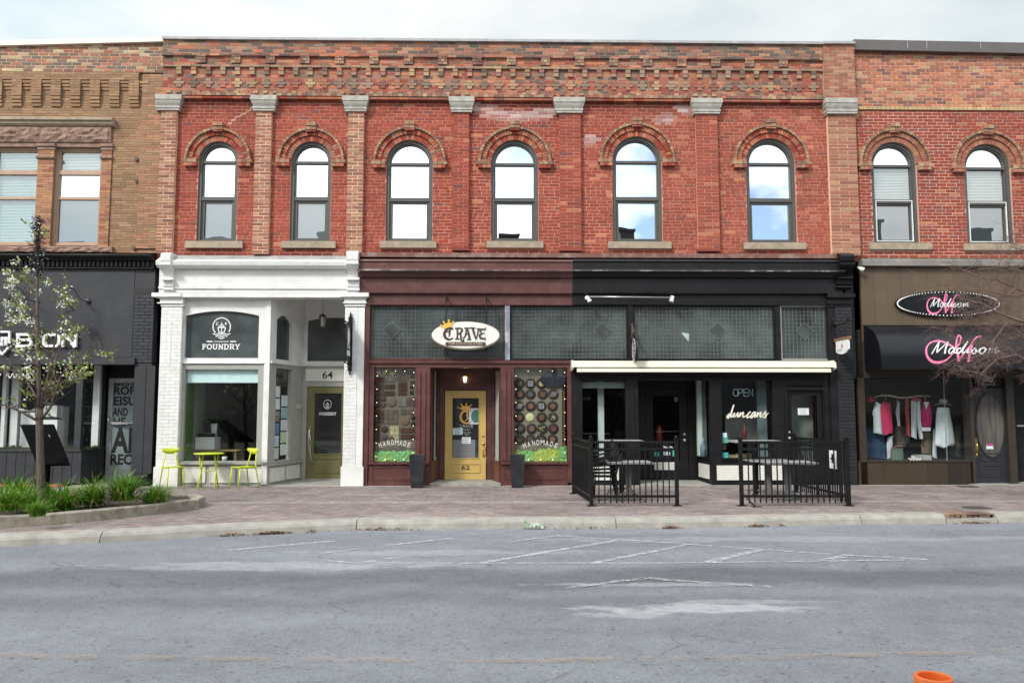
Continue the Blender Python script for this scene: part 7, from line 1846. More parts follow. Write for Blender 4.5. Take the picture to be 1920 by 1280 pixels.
pts = [P(1609, 863, .05), P(1700, 863, -.02), P(1778, 863, -.02), P(1821, 863, .2)]
xs = [X(p, 885) for p in (1609, 1656, 1697, 1738, 1777, 1800, 1820)]
for i in range(6):
    q = MB(); q.tint = jit((.05, .035, .022) if i < 4 else (.028, .021, .016), .15); q.box(xs[i] + .002, xs[i + 1] - .002, -.02, .1, .01, zb_ - .031); q.build('base_sheet', M_CLAD, rbd)
xg0, xg1, xg2 = X(1609, 780), X(1773, 780), X(1820, 780); zg1_ = rz_(708)
sheet(MB(), xg0, xg1 - .004, zb_, zg1_, .02).build('pane', M_GLASS2, rbd); sheet(MB(), xg1 + .004, xg2, zb_, zg1_, .02).build('pane', M_GLASS2, rbd)
q = MB(); q.box(xg1 - .005, xg1 + .005, .01, .03, zb_, zg1_); q.build('glass_joint', mat('grey_glass_edge', (.25, .27, .27), .4), rbd)
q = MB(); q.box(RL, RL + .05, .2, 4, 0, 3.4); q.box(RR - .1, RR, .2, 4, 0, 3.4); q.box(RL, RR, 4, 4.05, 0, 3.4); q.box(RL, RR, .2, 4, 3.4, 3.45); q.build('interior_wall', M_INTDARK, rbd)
MB().box(xg0, xg2, .11, 1.4, zb_ - .06, zb_ - .02).build('display_floor', M_INTDARK, rbd)
# door with oval light
dx0, dx1, dz0, dz1 = RC(1826.5, 727, 1888.5, 903, .05); dz0 = .03
q = MB(); q.box(dx0, dx1, .08, .13, dz0, dz1); gx, gz = P(1858, 797, .06); grx, grz = 27 / 86, 61 / 86
rd = q.build('door', mat('blue_black_door_paint', (.022, .024, .030), .4, .12), rbd)
q = MB()
for i in range(40):
    a0, a1 = i * math.pi / 20, (i + 1) * math.pi / 20; q.ribbon([(gx + grx * math.cos(a0), gz + grz * math.sin(a0)), (gx + grx * math.cos(a1), gz + grz * math.sin(a1))], .035, .06, .081, smooth=False)
q.build('oval_moulding', M_BLUEBLACK, rd)
q = MB(); q.ellipse(gx, gz, grx - .015, grz - .015, .073, .079, 40); q.build('pane', mat('lace_behind_glass', (.10, .088, .08), .12, .5, 2.2, spec=.8, stretch=(5, 1, .6)), rd)
for t, b in ((849, 863), (871, 893)): x0, x1, z0, z1 = RC(1838, t, 1880, b, .07); MB().frame(x0, x1, z0, z1, .02, .066, .08).build('panel', M_BLUEBLACK, rd)
x0, x1, z0, z1 = RC(1850, 831.5, 1862.5, 841.5, .06); MB().box(x0, x1, .066, .072, z0, z1).build('sticker', M_PAPER2, rd); MB().box(x0, x1, .064, .066, z1 - .05, z1).build('sticker', mat('red_violet_sticker', (.4, .06, .2), .6), rd)
x0, x1, z0, z1 = RC(1826.5, 822, 1834.5, 857, .03); q = MB(); q.box(x0, x1, .06, .079, z0, z1); q.tube([((x0 + x1) / 2, .06, z1 - .08), ((x0 + x1) / 2, -.01, z1 - .12), ((x0 + x1) / 2, -.01, z0 + .14), ((x0 + x1) / 2, .06, z0 + .1)], .014); q.ball(((x0 + x1) / 2 + .01, .04, z0 + .06), .025); q.build('handle', M_BRASS, rd)
MB().box(dx0, dx1, .06, .1, .008, .029).build('threshold', M_ALU, rbd)
x0, x1, z0, z1 = RC(1826.5, 692, 1889, 725, .05); tp = MB().box(x0, x1, .06, .1, z0, z1).build('transom_panel', M_BLACK, rbd)
x0, x1, z0, z1 = RC(1843.5, 703, 1862, 715, .05); text('number', '58', x0, x1, z0, z1, .055, mat('grey_number', (.42, .42, .40), .5), tp)
x0, x1, z0, z1 = RC(1840, 718.5, 1864, 722, .05); q = MB(); q.ribbon([(x0 + (x1 - x0) * i / 12, z0 + (z1 - z0) * (.5 + .5 * math.sin(i * 2.2))) for i in range(13)], .012, .052, .058); q.build('lettering', M_TABLE, tp)
MB().box(X(1815, 905), RR, -.2, 1.0, -.01, .024).build('door_step', M_CONC, rbd)
q = MB(); q.box(X(1903.5, 780), RR, .5, .6, 0, zg1_ + .3); q.build('side_entry_wall', M_BLACK, rbd)
x, z = P(1915, 798, .4); q = MB(); q.box(x - .07, x + .25, .44, .5, z - .02, z + .02); q.build('rail_handle', M_ALU, rbd)
# bowed black awning
ra = thing('awning', 'bowed black vinyl awning with pink and white script over the dress shop window', 'awning', (X(1760, 690, -.4), -.03, Z(690, 1760, -.8)))
Ya = -.80; zt_, zbm = rz_(613), Z(690, 1760, Ya); xa = X(1604, 690, Ya); xa = RL + .02
prof = [(-.03, zt_ + .02)] + [(-.03 + (Ya + .03) * math.sin(a), zbm + .22 + (zt_ - zbm - .22) * math.cos(a)) for a in [math.pi / 2 * i / 10 for i in range(11)]] + [(Ya, zbm)]
q = MB(); v = []; nx_ = 16
for i in range(nx_ + 1):
    for (y, z) in prof: v.append((xa + (RR - xa) * i / nx_, y, z))
m_ = len(prof); q.add(v, [(i * m_ + j, (i + 1) * m_ + j, (i + 1) * m_ + j + 1, i * m_ + j + 1) for i in range(nx_) for j in range(m_ - 1)], True); q.build('canopy', M_AWN, ra)
q = MB(); q.add([(xa, y, z) for y, z in prof] + [(xa, -.03, zbm)], [tuple(range(m_ + 1))]); q.build('end_panel', M_AWN, ra)
q = MB(); q.box(xa, RR, Ya - .004, Ya + .012, zbm - .02, zbm + .004); q.box(xa, RR, -.04, -.02, zt_ + .01, zt_ + .04); q.build('frame_bar', M_IRON, ra)
def on_awning(px, py):                                  # photo point on the curved sheet: x, and length along the curve
    lo, hi = Ya, -.03
    for _ in range(30):
        mid = (lo + hi) / 2; x, z = P(px, py, mid)
        s_ = (mid + .03) / (Ya + .03); zz_ = zbm + .22 + (zt_ - zbm - .22) * math.sqrt(max(0, 1 - s_ * s_)) if s_ < 1 else 0
        if z > zz_: lo, hi = mid, hi
        else: lo, hi = lo, mid
    return x, mid, z
WHITE = [([(575, 1005), (640, 900), (685, 830)], .02), ([(685, 830), (660, 920), (650, 985)], .03), ([(650, 985), (720, 915), (805, 835)], .02), ([(805, 835), (775, 920), (760, 1000)], .035), ([(890, 918), (840, 930), (815, 980), (850, 995), (905, 920)], .025), ([(905, 918), (890, 985), (925, 985)], .025),
         ([(990, 925), (945, 935), (925, 980), (960, 995), (1010, 930), (1085, 832)], .025), ([(1085, 832), (1020, 940), (1005, 990), (1050, 975)], .025), ([(1100, 930), (1075, 985), (1115, 980)], .028), ([(1128, 885), (1134, 893)], .03), ([(1125, 985), (1190, 922), (1198, 960), (1180, 1000), (1145, 992)], .025),
         ([(1200, 985), (1265, 925)], .018), ([(1305, 918), (1262, 940), (1250, 985), (1285, 1000), (1330, 960), (1322, 920), (1305, 918), (1350, 945)], .025), ([(1398, 925), (1375, 1000)], .028), ([(1380, 980), (1445, 925), (1440, 945)], .024), ([(1500, 905), (1470, 985), (1522, 962)], .026), ([(1415, 985), (1500, 905)], .016)]
PINK = [([(935, 940), (880, 905), (800, 862), (700, 825), (600, 830), (525, 880), (500, 965), (525, 1055), (595, 1115), (690, 1122), (790, 1085), (890, 985)], [.03, .06, .08, .07, .05, .05, .07, .09, .11, .10, .06, .02]),
        ([(960, 1110), (945, 1000), (925, 870), (945, 760), (975, 750), (990, 790), (965, 870), (930, 900)], [.09, .09, .08, .05, .04, .05, .05, .03]), ([(955, 1110), (1030, 1000), (1110, 905)], [.03, .06, .06]), ([(1100, 930), (1150, 850), (1200, 780), (1272, 752)], [.04, .06, .06, .03]), ([(1272, 752), (1262, 800)], [.035, .015]), ([(1145, 880), (1115, 1000), (1095, 1118)], [.09, .09, .08]), ([(1095, 1118), (1155, 1085)], [.04, .015])]
for nm, data, m, off in (('swirl', PINK, M_PINK, .006), ('script', WHITE, M_VINYL, .012)):
    q = MB()
    for i, (pts, w) in enumerate(data):
        flat = MB(); ws = [e * .60 for e in w] if isinstance(w, list) else w * .95
        flat.ribbon([(p[0] * .01, -p[1] * .01) for p in pts], [e * 100 * .01 * 8.6 / .86 * .62 for e in ws] if isinstance(ws, list) else ws * 6.4, 0, 1)
        vv = []
        for (a, y, b) in flat.v:
            x, Y_, z = on_awning(1670 + a * 100 / 7.53, 530 - b * 100 / 7.53); s_ = (Y_ + .03) / (Ya + .03); nr = Vector((0, -s_, math.sqrt(max(0, 1 - s_ * s_)) * .8)).normalized() if s_ < .98 else Vector((0, -1, 0))
            d_ = off + i * .0005 if y == 0 else off - .006
            vv.append((x, Y_ + nr.y * d_, z + nr.z * d_))
        q.add(vv, flat.f)
    q.build(nm, m, ra)
# oval sign with bulbs
mo = thing('oval_sign', 'long black oval sign ringed with tiny white bulbs on the brown cladding', 'sign', (X(1778, 594, -.05), -.03, rz_(594)))
cx, cz = P(1778, 569.5, -.1); rx, rzz = (X(1876, 569, -.1) - X(1680, 569, -.1)) / 2, (rz_(545, -.1) - rz_(594, -.1)) / 2
MB().ellipse(cx, cz, rx, rzz, -.10, -.024, 64).build('board', M_AWN, mo)
for i in range(130):
    t = i / 130 * 2 * math.pi
    a = t - .28 * math.sin(2 * t) * .9; x, z = cx + (rx - .03) * math.cos(a), cz + (rzz - .03) * math.sin(a)
    if i == 0: b0 = MB().ball((0, 0, 0), .013, n=6, m=4).build('bulb', M_BULB, mo); b0.location = Vector((x, -.108, z - .013)) - origin(mo)
    else: o = b0.copy(); col.objects.link(o); o.location = Vector((x, -.108, z - .013)) - origin(mo)
def mpo2(px, py): return P(1670 + (515 + (px - 500) * (1105 - 515) / 1020) / 7.53, 530 + (155 + (py - 745) * 285 / 385) / 7.53, -.105)
strokes('swirl', [(p, [e * .45 for e in w]) for p, w in PINK], mpo2, -.1005, .003, M_PINK, mo); strokes('script', [(p, w * .66) for p, w in WHITE], mpo2, -.104, .003, M_VINYL, mo)
sp_ = thing('spotlight', 'small white spotlight at the left corner of the brown cladding', 'light', (X(1606, 504, -.1), -.02, rz_(504)))
x, z = P(1606, 504, -.1); q = MB(); q.tube([(x, -.02, z + .04), (x + .02, -.14, z + .02)], .016); q.build('arm', M_CHROME, sp_); q = MB(); a = Vector((x + .02, -.14, z + .02)); q.tube([a, a + Vector((.06, -.01, -.03)), a + Vector((.11, -.02, -.055))], [.025, .045, .06], 12); q.build('lamp_head', M_WHITEVINYL, sp_)

# ---- dress shop display
rail = thing('clothes_rail', 'crooked driftwood rail hung behind the dress shop window', 'rail', (X(1690, 743, .55), .55, Z(745, 1690, .55)))
Yr = .55
rp_ = [P(1600 + a / 5.82, 700 + b / 5.82, Yr) for a, b in ((220, 258), (300, 240), (400, 240), (500, 262), (600, 262), (700, 245), (840, 246))]
MB().tube([(x, Yr, z) for x, z in rp_], [.012, .02, .022, .02, .022, .02, .016], 8).build('branch', M_DRIFT, rail)
q = MB()
for i in (1, 5): q.tube([(rp_[i][0], Yr, rp_[i][1]), (rp_[i][0], Yr, 3.3)], .003, 4)
q.build('cord', M_IRON, rail)
def cloth_mat(name, c, var=.12, sc_=14): return mat(name, c, .85, var, sc_, stretch=(1, 1, .25))
def garment(name, label, cat, outline, c, Y=.5, thick=.05, m=None, extra=None, fold=5):
    pts = [P(1600 + a / 5.82, 700 + b / 5.82, Y) for a, b in outline]
    t = thing(name, label, cat, (sum(p[0] for p in pts) / len(pts), Y, max(p[1] for p in pts)), None)
    q = MB(); n_ = 12
    zs2 = sorted(p[1] for p in pts); zlo, zhi = zs2[0], zs2[-1]
    rows_ = []
    NR = 16
    for r_ in range(NR + 1):
        z = zlo + (zhi - zlo) * (r_ + .001 + (-.002 if r_ == NR else 0)) / NR; xs_ = []
        for (ax, az), (bx2, bz) in zip(pts, pts[1:] + pts[:1]):
            if (az - z) * (bz - z) <= 0 and abs(az - bz) > 1e-9: xs_.append(ax + (bx2 - ax) * (z - az) / (bz - az))
        if len(xs_) >= 2: rows_.append((z, min(xs_), max(xs_)))
    v, f = [], []
    for z, a, b in rows_:
        for i in range(n_ + 1):
            u = i / n_; bulge = math.sin(math.pi * u) * thick + .012 * math.sin(u * math.pi * 2 * fold + z * 2)
            v.append((a + (b - a) * u, Y - bulge, z))
        for i in range(n_, -1, -1): v.append((a + (b - a) * i / n_, Y + math.sin(math.pi * i / n_) * thick * .7, z))
    w_ = 2 * (n_ + 1)
    for r_ in range(len(rows_) - 1):
        for i in range(w_): f.append((r_ * w_ + i, r_ * w_ + (i + 1) % w_, (r_ + 1) * w_ + (i + 1) % w_, (r_ + 1) * w_ + i))
    q.add(v, f, True); body = q.build('cloth', m or cloth_mat('cloth_' + name, c), t)
    if extra != 'nohook':
        q = MB(); x, z = t.location.x, max(p[1] for p in pts); zr = min(rp_, key=lambda p: abs(p[0] - x))[1]
        if zr > z: q.tube([(x, Y, z), (x, Y + .01, zr + .02)], .005, 5); q.build('hanger', M_CHROME, t)
    return t
garment('shirt', 'white half sleeved shirt at the left end of the driftwood rail', 'shirt', [(240, 310), (205, 450), (218, 465), (220, 665), (320, 668), (305, 320)], (.60, .68, .72), .56)
garment('blouse', 'crimson pink long blouse beside the white shirt', 'blouse', [(320, 300), (295, 380), (318, 640), (340, 672), (425, 660), (432, 600), (405, 320), (350, 303)], (.50, .028, .105), .5)
garment('sleeve_top', 'narrow white sleeve of a dark top on the rail', 'top', [(480, 300), (462, 440), (485, 570), (508, 570), (500, 310)], (.55, .56, .6), .52)
garment('scarf', 'red patterned long scarf hanging from the rail', 'scarf', [(570, 262), (565, 400), (585, 690), (622, 695), (602, 400), (608, 265)], (.45, .03, .035), .52, .03, m=mat('red_print', (.45, .03, .035), .7, .1, 20, dirt=(.6, .45, .4), damt=.7, dscale=22))
tr = garment('trousers', 'white trousers hung from the driftwood rail', 'trousers', [(632, 300), (630, 500), (632, 712), (688, 715), (690, 560), (692, 300)], (.58, .64, .68), .52, .04, extra='nohook')
pts2 = [(690, 300), (690, 520), (725, 712), (752, 708), (728, 520), (718, 300)]
q = MB(); pp = [P(1600 + a / 5.82, 700 + b / 5.82, .51) for a, b in pts2]; q.prism(pp, .47, .53); q.build('leg', cloth_mat('cloth_leg', (.56, .62, .66)), tr)
garment('floral_scarf', 'magenta floral bunting wrapped on the rail above the trousers', 'scarf', [(640, 262), (640, 300), (735, 330), (742, 285), (700, 258)], (.35, .04, .12), .5, .03, extra='nohook', m=mat('magenta_print', (.32, .03, .11), .8, .2, 20, dirt=(.55, .4, .45), damt=.7, dscale=30))
gt = garment('blouse', 'magenta blouse over a white vest at the right end of the rail', 'blouse', [(765, 310), (722, 460), (745, 495), (745, 585), (840, 590), (860, 490), (848, 400), (830, 310)], (.50, .018, .15), .5)
for pl in ([(768, 310), (795, 398), (822, 310)], [(742, 585), (748, 628), (840, 625), (842, 588)]):
    q = MB(); pp = [P(1600 + a / 5.82, 700 + b / 5.82, .43) for a, b in pl]; q.prism(pp, .42, .435); q.build('vest', cloth_mat('cloth_vest', (.66, .68, .7)), gt)
garment('dress', 'long white sleeveless dress buttoned down the side under the sun hat', 'dress', [(915, 370), (900, 480), (890, 800), (965, 808), (1055, 800), (1108, 775), (1080, 560), (1045, 370)], (.62, .70, .73), .45, .09, extra='nohook', fold=7)
ht = thing('sun_hat', 'wide brimmed cream sun hat on the stand above the white dress', 'hat', (X(1600 + 980 / 5.82, 755, .45), .45, Z(700 + 335 / 5.82, 1768, .45))); x, y, z = ht.location
q = MB(); q.lathe([(.19, -.01), (.155, .01), (.09, .012)], (x, y, z), 22, cap=False); q.v = [(a, b, c - .25 * (a - x) ** 2 + .09 * math.sin(math.atan2(b - y, a - x) * 2) * math.hypot(a - x, b - y)) for a, b, c in q.v]; q.build('brim', mat('cream_straw', (.58, .54, .44), .8, .06, 30), ht)
q = MB(); q.lathe([(.09, 0), (.088, .06), (.07, .11), (.03, .125), (.001, .127)], (x, y, z), 18); q.build('crown', mat('cream_straw_crown', (.58, .54, .44), .8, .06, 30), ht)
MB().lathe([(.0915, .012), (.0915, .035)], (x, y, z), 18, cap=False).build('hat_band', M_RUST, ht)
dv = thing('dress_stand', 'dark slim stand holding the white dress and the sun hat', 'stand', (x, .46, zb_)); MB().tube([(x, .46, zb_), (x, .46, z)], .018).build('pole', M_IRON, dv); MB().lathe([(.12, 0), (.12, .02), (.02, .04)], (x, .46, zb_ - .02), 14).build('base', M_IRON, dv)
garment('jeans_skirt', 'long denim blue skirt standing at the lower left of the dress shop window', 'skirt', [(120, 590), (110, 930), (360, 935), (340, 700), (300, 610)], (.02, .075, .15), .75, .08, extra='nohook', fold=9)
garment('lace_top', 'crumpled white lace top low beside the denim skirt', 'top', [(375, 690), (362, 780), (370, 928), (420, 925), (432, 760), (425, 680)], (.55, .57, .66), .6, .06, extra='nohook')
garment('grey_tunic', 'grey brown draped tunic on a torso behind the green bag', 'tunic', [(460, 560), (435, 700), (470, 800), (560, 800), (620, 730), (580, 600), (540, 560)], (.085, .08, .07), .8, .08, extra='nohook', fold=8)
garment('khaki_trousers', 'pleated khaki trousers standing under the magenta blouse', 'trousers', [(755, 630), (735, 780), (745, 885), (850, 888), (865, 700), (850, 630)], (.15, .12, .08), .7, .07, extra='nohook', fold=7)
garment('white_trousers', 'pair of white trouser legs beside the khaki trousers', 'trousers', [(870, 600), (862, 800), (862, 925), (908, 925), (905, 700), (895, 610)], (.55, .6, .66), .65, .04, extra='nohook')
garment('camouflage_jacket', 'dark camouflage green jacket at the right of the white dress', 'jacket', [(1100, 580), (1050, 800), (1030, 915), (1170, 915), (1185, 600), (1150, 560)], (.035, .042, .032), .7, .09, extra='nohook', m=mat('camo_cloth', (.035, .042, .032), .9, .2, 12, dirt=(.09, .10, .085), damt=.8, dscale=10))
bg = thing('tote_bag', 'green canvas tote bag with a red patterned lining on the display floor', 'bag', (X(1683, 855, .35), .35, zb_)); x0, x1, z0, z1 = RC(1672, 840, 1696, 862, .3)
q = MB(); v = []
for s_, z in ((1.0, z0), (1.05, (z0 + z1) / 2), (.92, z1)):
    w = (x1 - x0) / 2 * s_; xc = (x0 + x1) / 2; v += [(xc + w * math.cos(a), .35 + .09 * math.sin(a), z) for a in [math.pi * 2 * i / 12 for i in range(12)]]
q.add(v, [(l_ * 12 + i, l_ * 12 + (i + 1) % 12, (l_ + 1) * 12 + (i + 1) % 12, (l_ + 1) * 12 + i) for l_ in range(2) for i in range(12)], True); q.build('body', cloth_mat('cloth_bag', (.10, .15, .12)), bg)
q = MB(); q.tube([((x0 + x1) / 2 - .1, .27, z1), ((x0 + x1) / 2 - .07, .27, z1 + .05), ((x0 + x1) / 2 + .07, .27, z1 + .05), ((x0 + x1) / 2 + .1, .27, z1)], .012); q.build('handle', cloth_mat('cloth_strap', (.35, .12, .1)), bg)
bxn = thing('display_box', 'low pale grey box on the display floor with script on its side', 'box', (X(1735, 855, .4), .4, zb_)); x0, x1, z0, z1 = RC(1722, 853, 1747, 862, .4); MB().box(x0, x1, .4, .7, zb_ - .015, z1).build('body', mat('pale_box', (.35, .38, .37), .7), bxn)
x0, x1, z0, z1 = RC(1703, 858, 1726, 862.5, .02); q = MB(); q.ribbon([(x0 + (x1 - x0) * i / 12, z0 + (z1 - z0) * (.5 + .5 * math.sin(i * 2.2))) for i in range(13)], .014, .008, .016); tag(q.build('window_script', M_VINYL), 'tiny white script on the glass at the foot of the dress shop window', 'lettering')
shoe(X(1718, 852, .5), .5, zb_ - .015, (.55, .5, .4), 'tan and white shoe on the dress shop display floor', .2)
bl = thing('straw_hat', 'crimson round hat at the left end of the driftwood rail', 'hat', (X(1631, 746, .5), .5, Z(752, 1631, .5))); x, y, z = bl.location
q = MB(); q.ball((x, y, z + .04), .085, .07, .075); q.build('crown', mat('crimson_felt', (.25, .015, .03), .9), bl); q = MB(); q.lathe([(.12, 0), (.08, .02)], (x, y, z + .01), 16); q.build('brim', mat('crimson_felt_brim', (.25, .015, .03), .9), bl)
for px, py in ((1659, 705), (1678, 704.5), (1694, 704), (1709, 704)):
    x, z = P(px, py, 2.0); MB().ball((x, 2.0, z), .03, .03, .012, 8, 6).build('ceiling_light', mat('dim_ceiling_lamp', (.8, .75, .6), .4, emit=(1, .85, .6, .6)), rbd)
# ------------------------------------------------------------------ lime table and chairs
def make_lime_chair(label):
    t = thing('cafe_chair', label, 'chair', (0, 0, 0), 'lime green chairs by the white shop')
    q = MB(); q.add([(-.17, -.18, .43), (.20, -.16, .435), (.20, .16, .435), (-.17, .18, .43), (-.17, -.18, .45), (.02, -.17, .444), (.20, -.16, .455), (.20, .16, .455), (.02, .17, .444), (-.17, .18, .45)],
                    [(0, 3, 2, 1), (4, 5, 8, 9), (5, 6, 7, 8), (0, 1, 6, 5, 4), (1, 2, 7, 6), (2, 3, 9, 8, 7), (3, 0, 4, 9)]); local(M_LIME, t, 'seat', q)
    q = MB(); n_ = 10; v = []
    for i in range(n_ + 1):
        u = i / n_ * 2 - 1; y = .19 * u; lo = .70 + .085 * abs(u) ** 2.6; x = -.235 - .0 + .04 * u * u
        v += [(x, y, lo), (x - .015, y, lo), (x - .03, y, .82), (x - .015, y, .82)]
    f = [(4 * i + j, 4 * i + (j + 1) % 4, 4 * i + 4 + (j + 1) % 4, 4 * i + 4 + j) for i in range(n_) for j in range(4)] + [(3, 2, 1, 0), (4 * n_, 4 * n_ + 1, 4 * n_ + 2, 4 * n_ + 3)]
    q.add(v, f, True); local(M_LIME, t, 'backrest', q)
    for s_ in (-1, 1):
        q = MB(); q.tube([(-.26, .19 * s_, .0), (-.185, .165 * s_, .43), (-.215, .12 * s_, .60), (-.235, .10 * s_, .74)], [.012, .016, .014, .012], 8); local(M_LIME, t, 'leg', q)
        q = MB(); q.tube([(.22, .17 * s_, .0), (.17, .145 * s_, .435)], [.012, .016], 8); local(M_LIME, t, 'leg', q)
        q = MB(); q.tube([(-.18, .165 * s_, .42), (.17, .145 * s_, .425)], .011, 6); local(M_LIME, t, 'seat_rail', q)
    return t
c1 = make_lime_chair('lime green metal chair left of the small lime table, backrest towards the street')
c1.location = (-6.84, -.50, .007); c1.rotation_euler = (0, 0, R(-52))
c2 = copy_tree(c1); c2['label'] = 'lime green metal chair right of the small lime table, facing it'
c2.location = (-5.36, -.52, .007); c2.rotation_euler = (0, 0, R(231))
ct = thing('cafe_table', 'small round lime green folding table between the two lime chairs', 'table', (-6.1, -.50, .007))
q = MB(); q.lathe([(.28, .705), (.305, .712), (.305, .728), (.28, .732)], (0, 0, 0), 28); local(M_LIME, ct, 'tabletop', q)
for sx in (-1, 1):
    for sy in (-1, 1):
        q = MB(); q.tube([(.175 * sx + .02 * sy, -.20 * sy, .0), (.15 * sx, 0.0, .36), (.155 * sx, .15 * sy, .71)], .015, 8); local(M_LIME, ct, 'leg', q)
q = MB(); q.tube([(-.15, 0, .36), (.15, 0, .36)], .011, 6); local(M_LIME, ct, 'crossbar', q)
ct.rotation_euler = (0, 0, R(4))

# ------------------------------------------------------------------ patio railings
def railing(name, label, pts, posts, gate=None):
    t = thing(name, label, 'fence', (pts[0][0], pts[0][1], 0), 'black iron patio railings')
    for x, y in posts:
        MB().box(x - .03, x + .03, y - .03, y + .03, .0, 1.13).build('post', M_IRON, t)
        q = MB(); q.box(x - .04, x + .04, y - .04, y + .04, 1.131, 1.15); q.ball((x, y, 1.17), .03, n=8, m=6); q.build('post_cap', M_IRON, t)
        MB().box(x - .07, x + .07, y - .07, y + .07, -.004, .012).build('base_plate', M_IRON, t)
    for (ax, ay), (bx, by) in zip(pts, pts[1:]):
        l = math.hypot(bx - ax, by - ay); ux_, uy_ = (bx - ax) / l, (by - ay) / l
        tf = lambda u, d, z, ax=ax, ay=ay, ux_=ux_, uy_=uy_: (ax + ux_ * u - uy_ * d, ay + uy_ * u + ux_ * d, z)
        for z in (1.085, .965, .165): q = MB(tf); q.box(.03, l - .03, -.018, .018, z - .02, z + .02); q.build('rail', M_IRON, t)
        n_ = round((l - .06) / .1)
        for i in range(1, n_):
            q = MB(tf); u = .03 + (l - .06) * i / n_; q.box(u - .0095, u + .0095, -.0095, .0095, .05, 1.075); q.build('picket', M_IRON, t)
    return t
A = [(1.49, -1.71), (1.60, -3.77), (3.07, -3.78)]
fl1 = railing('patio_railing', 'black iron railing with two sides round the left patio tables and stacked chairs', A, A)
Bq = [(4.18, -3.79), (6.02, -3.81), (5.97, -1.5)]
fl2 = railing('patio_railing', 'black iron railing with two sides round the right patio tables, carrying a white notice', Bq, Bq)
q = MB(); q.tube([(4.18, -3.79, .22), (4.36, -3.95, .01)], .012, 6); q.build('brace', M_IRON, fl2); MB().box(4.30, 4.46, -4.0, -3.9, -.003, .008).build('base_plate', M_IRON, fl2)
nb = thing('fence_notice', 'white notice with a dark mark tied inside the right patio railing', 'notice', (5.985, -3.35, .62))
q = MB(); q.box(5.955, 5.968, -3.5, -3.22, .60, .92); pnl = q.build('sheet', M_PAPER, nb); q = MB(); q.box(5.951, 5.955, -3.40, -3.32, .70, .86); q.box(5.951, 5.955, -3.38, -3.27, .76, .79); q.build('mark', M_BLACKTXT, nb)
def patio_table(label, x, y, z, w, d, cat='table', feet=True):
    t = thing('patio_table', label, cat, (x, y, 0), 'grey topped patio tables')
    q = MB(); q.box(-w, w, -d, d, z - .03, z); local(M_TABLE, t, 'tabletop', q)
    q = MB(); q.box(-.045, .045, -.045, .045, .05, z - .031); local(M_TABLELEG if z < 1 else M_IRON, t, 'column', q)
    for a in (35, 145, 215, 325):
        c_, s_ = math.cos(R(a)), math.sin(R(a)); q = MB(); q.tube([(0, 0, .14), (c_ * .12, s_ * .12, .15), (c_ * .26, s_ * .26, .11), (c_ * .31, s_ * .31, .012)], .014, 6); local(M_TABLELEG, t, 'foot', q)
    q = MB(); q.box(-.2, .2, -.2, .2, z - .05, z - .032); local(M_IRON, t, 'top_plate', q)
    return t
def top_at(px, py, z): return G(px, py, z)
x, y = top_at(1152, 822, 1.06); patio_table('tall bar height table with a grey top behind the left railing', x, -2.2, 1.06, .40, .32)
patio_table('low grey table on a square column inside the left railing', 2.36, -3.05, .71, .40, .33)
x = X(1415, 826, -2.4); patio_table('tall bar height table with a grey top behind the right railing', x, -2.4, 1.06, .47, .34)
patio_table('low grey table further back inside the right railing', X(1432, 862, -2.35), -2.55, .71, .38, .3)
patio_table('low grey table nearest the street inside the right railing', X(1480, 868, -3.2), -3.1, .71, .44, .33)
def make_stack_chair():
    t = thing('stacking_chair', '', 'chair', (0, 0, 0), 'stacked black patio chairs')
    q = MB(); q.box(-.2, .2, -.2, .2, .43, .445); q.box(-.2, -.185, -.2, .2, .445, .455); local(M_IRON, t, 'seat', q)
    for i in range(4):
        q = MB(); z = .56 + i * .075; q.tube([(-.2 - .02 * i, -.19, z), (-.23 - .02 * i, 0, z), (-.2 - .02 * i, .19, z)], .013, 5); local(M_IRON, t, 'back_slat', q)
    for sx, sy in ((-1, -1), (-1, 1), (1, -1), (1, 1)):
        q = MB(); p_ = [(.22 * sx, .21 * sy, 0), (.19 * sx, .195 * sy, .44)]
        if sx < 0: p_ += [(-.28, .19 * sy, .84)]
        q.tube(p_, .012, 6); local(M_IRON, t, 'leg', q)
    for sy in (-1, 1):
        q = MB(); q.tube([(.19, .2 * sy, .44), (.17, .215 * sy, .63), (-.22, .2 * sy, .66)], .012, 6); local(M_IRON, t, 'armrest', q)
    return t
proto = make_stack_chair()
names = ['bottom', 'second from the bottom', 'middle', 'second from the top', 'topmost']
for i in range(5):
    o = proto if i == 0 else copy_tree(proto)
    o['label'] = 'black metal patio chair in the stack behind the left railing, %s' % names[i]
    o.location = (1.95 - .012 * i, -2.95 + .02 * i, .002 + i * .062); o.rotation_euler = (0, R(1.5 * i), R(168))

# ------------------------------------------------------------------ planting bed, tree and lilies at the left
front = [(-13, -7.0), (-9.4, -6.85)] + [G(px, py, 0) for px, py in ((0, 990), (95, 984), (187, 976), (300, 963), (350, 957))]
tip = [G(372, 954.5, 0), G(377, 951, 0), (G(377, 951, 0)[0] - .02, G(377, 951, 0)[1] + .25)]
tx, ty = tip[-1]
back = [(tx - .35, ty + .45), (tx - 1.4, ty + .55), (-9.4, -3.75), (-13, -3.8)]
ring = front + tip + back
bed = thing('planting_bed', 'raised street planting bed edged with a stained concrete kerb, full of green clumps', 'planter', (-7.5, -5.0, 0))
def inset(poly, d):
    n_ = len(poly); out = []
    for i in range(n_):
        p, a, b = Vector(poly[i]), Vector(poly[i - 1]), Vector(poly[(i + 1) % n_])
        e1, e2 = (p - a).normalized(), (b - p).normalized(); nn = (Vector((-e1.y, e1.x)) + Vector((-e2.y, e2.x))).normalized()
        out.append(tuple(p + nn * d))
    return out
dense = []
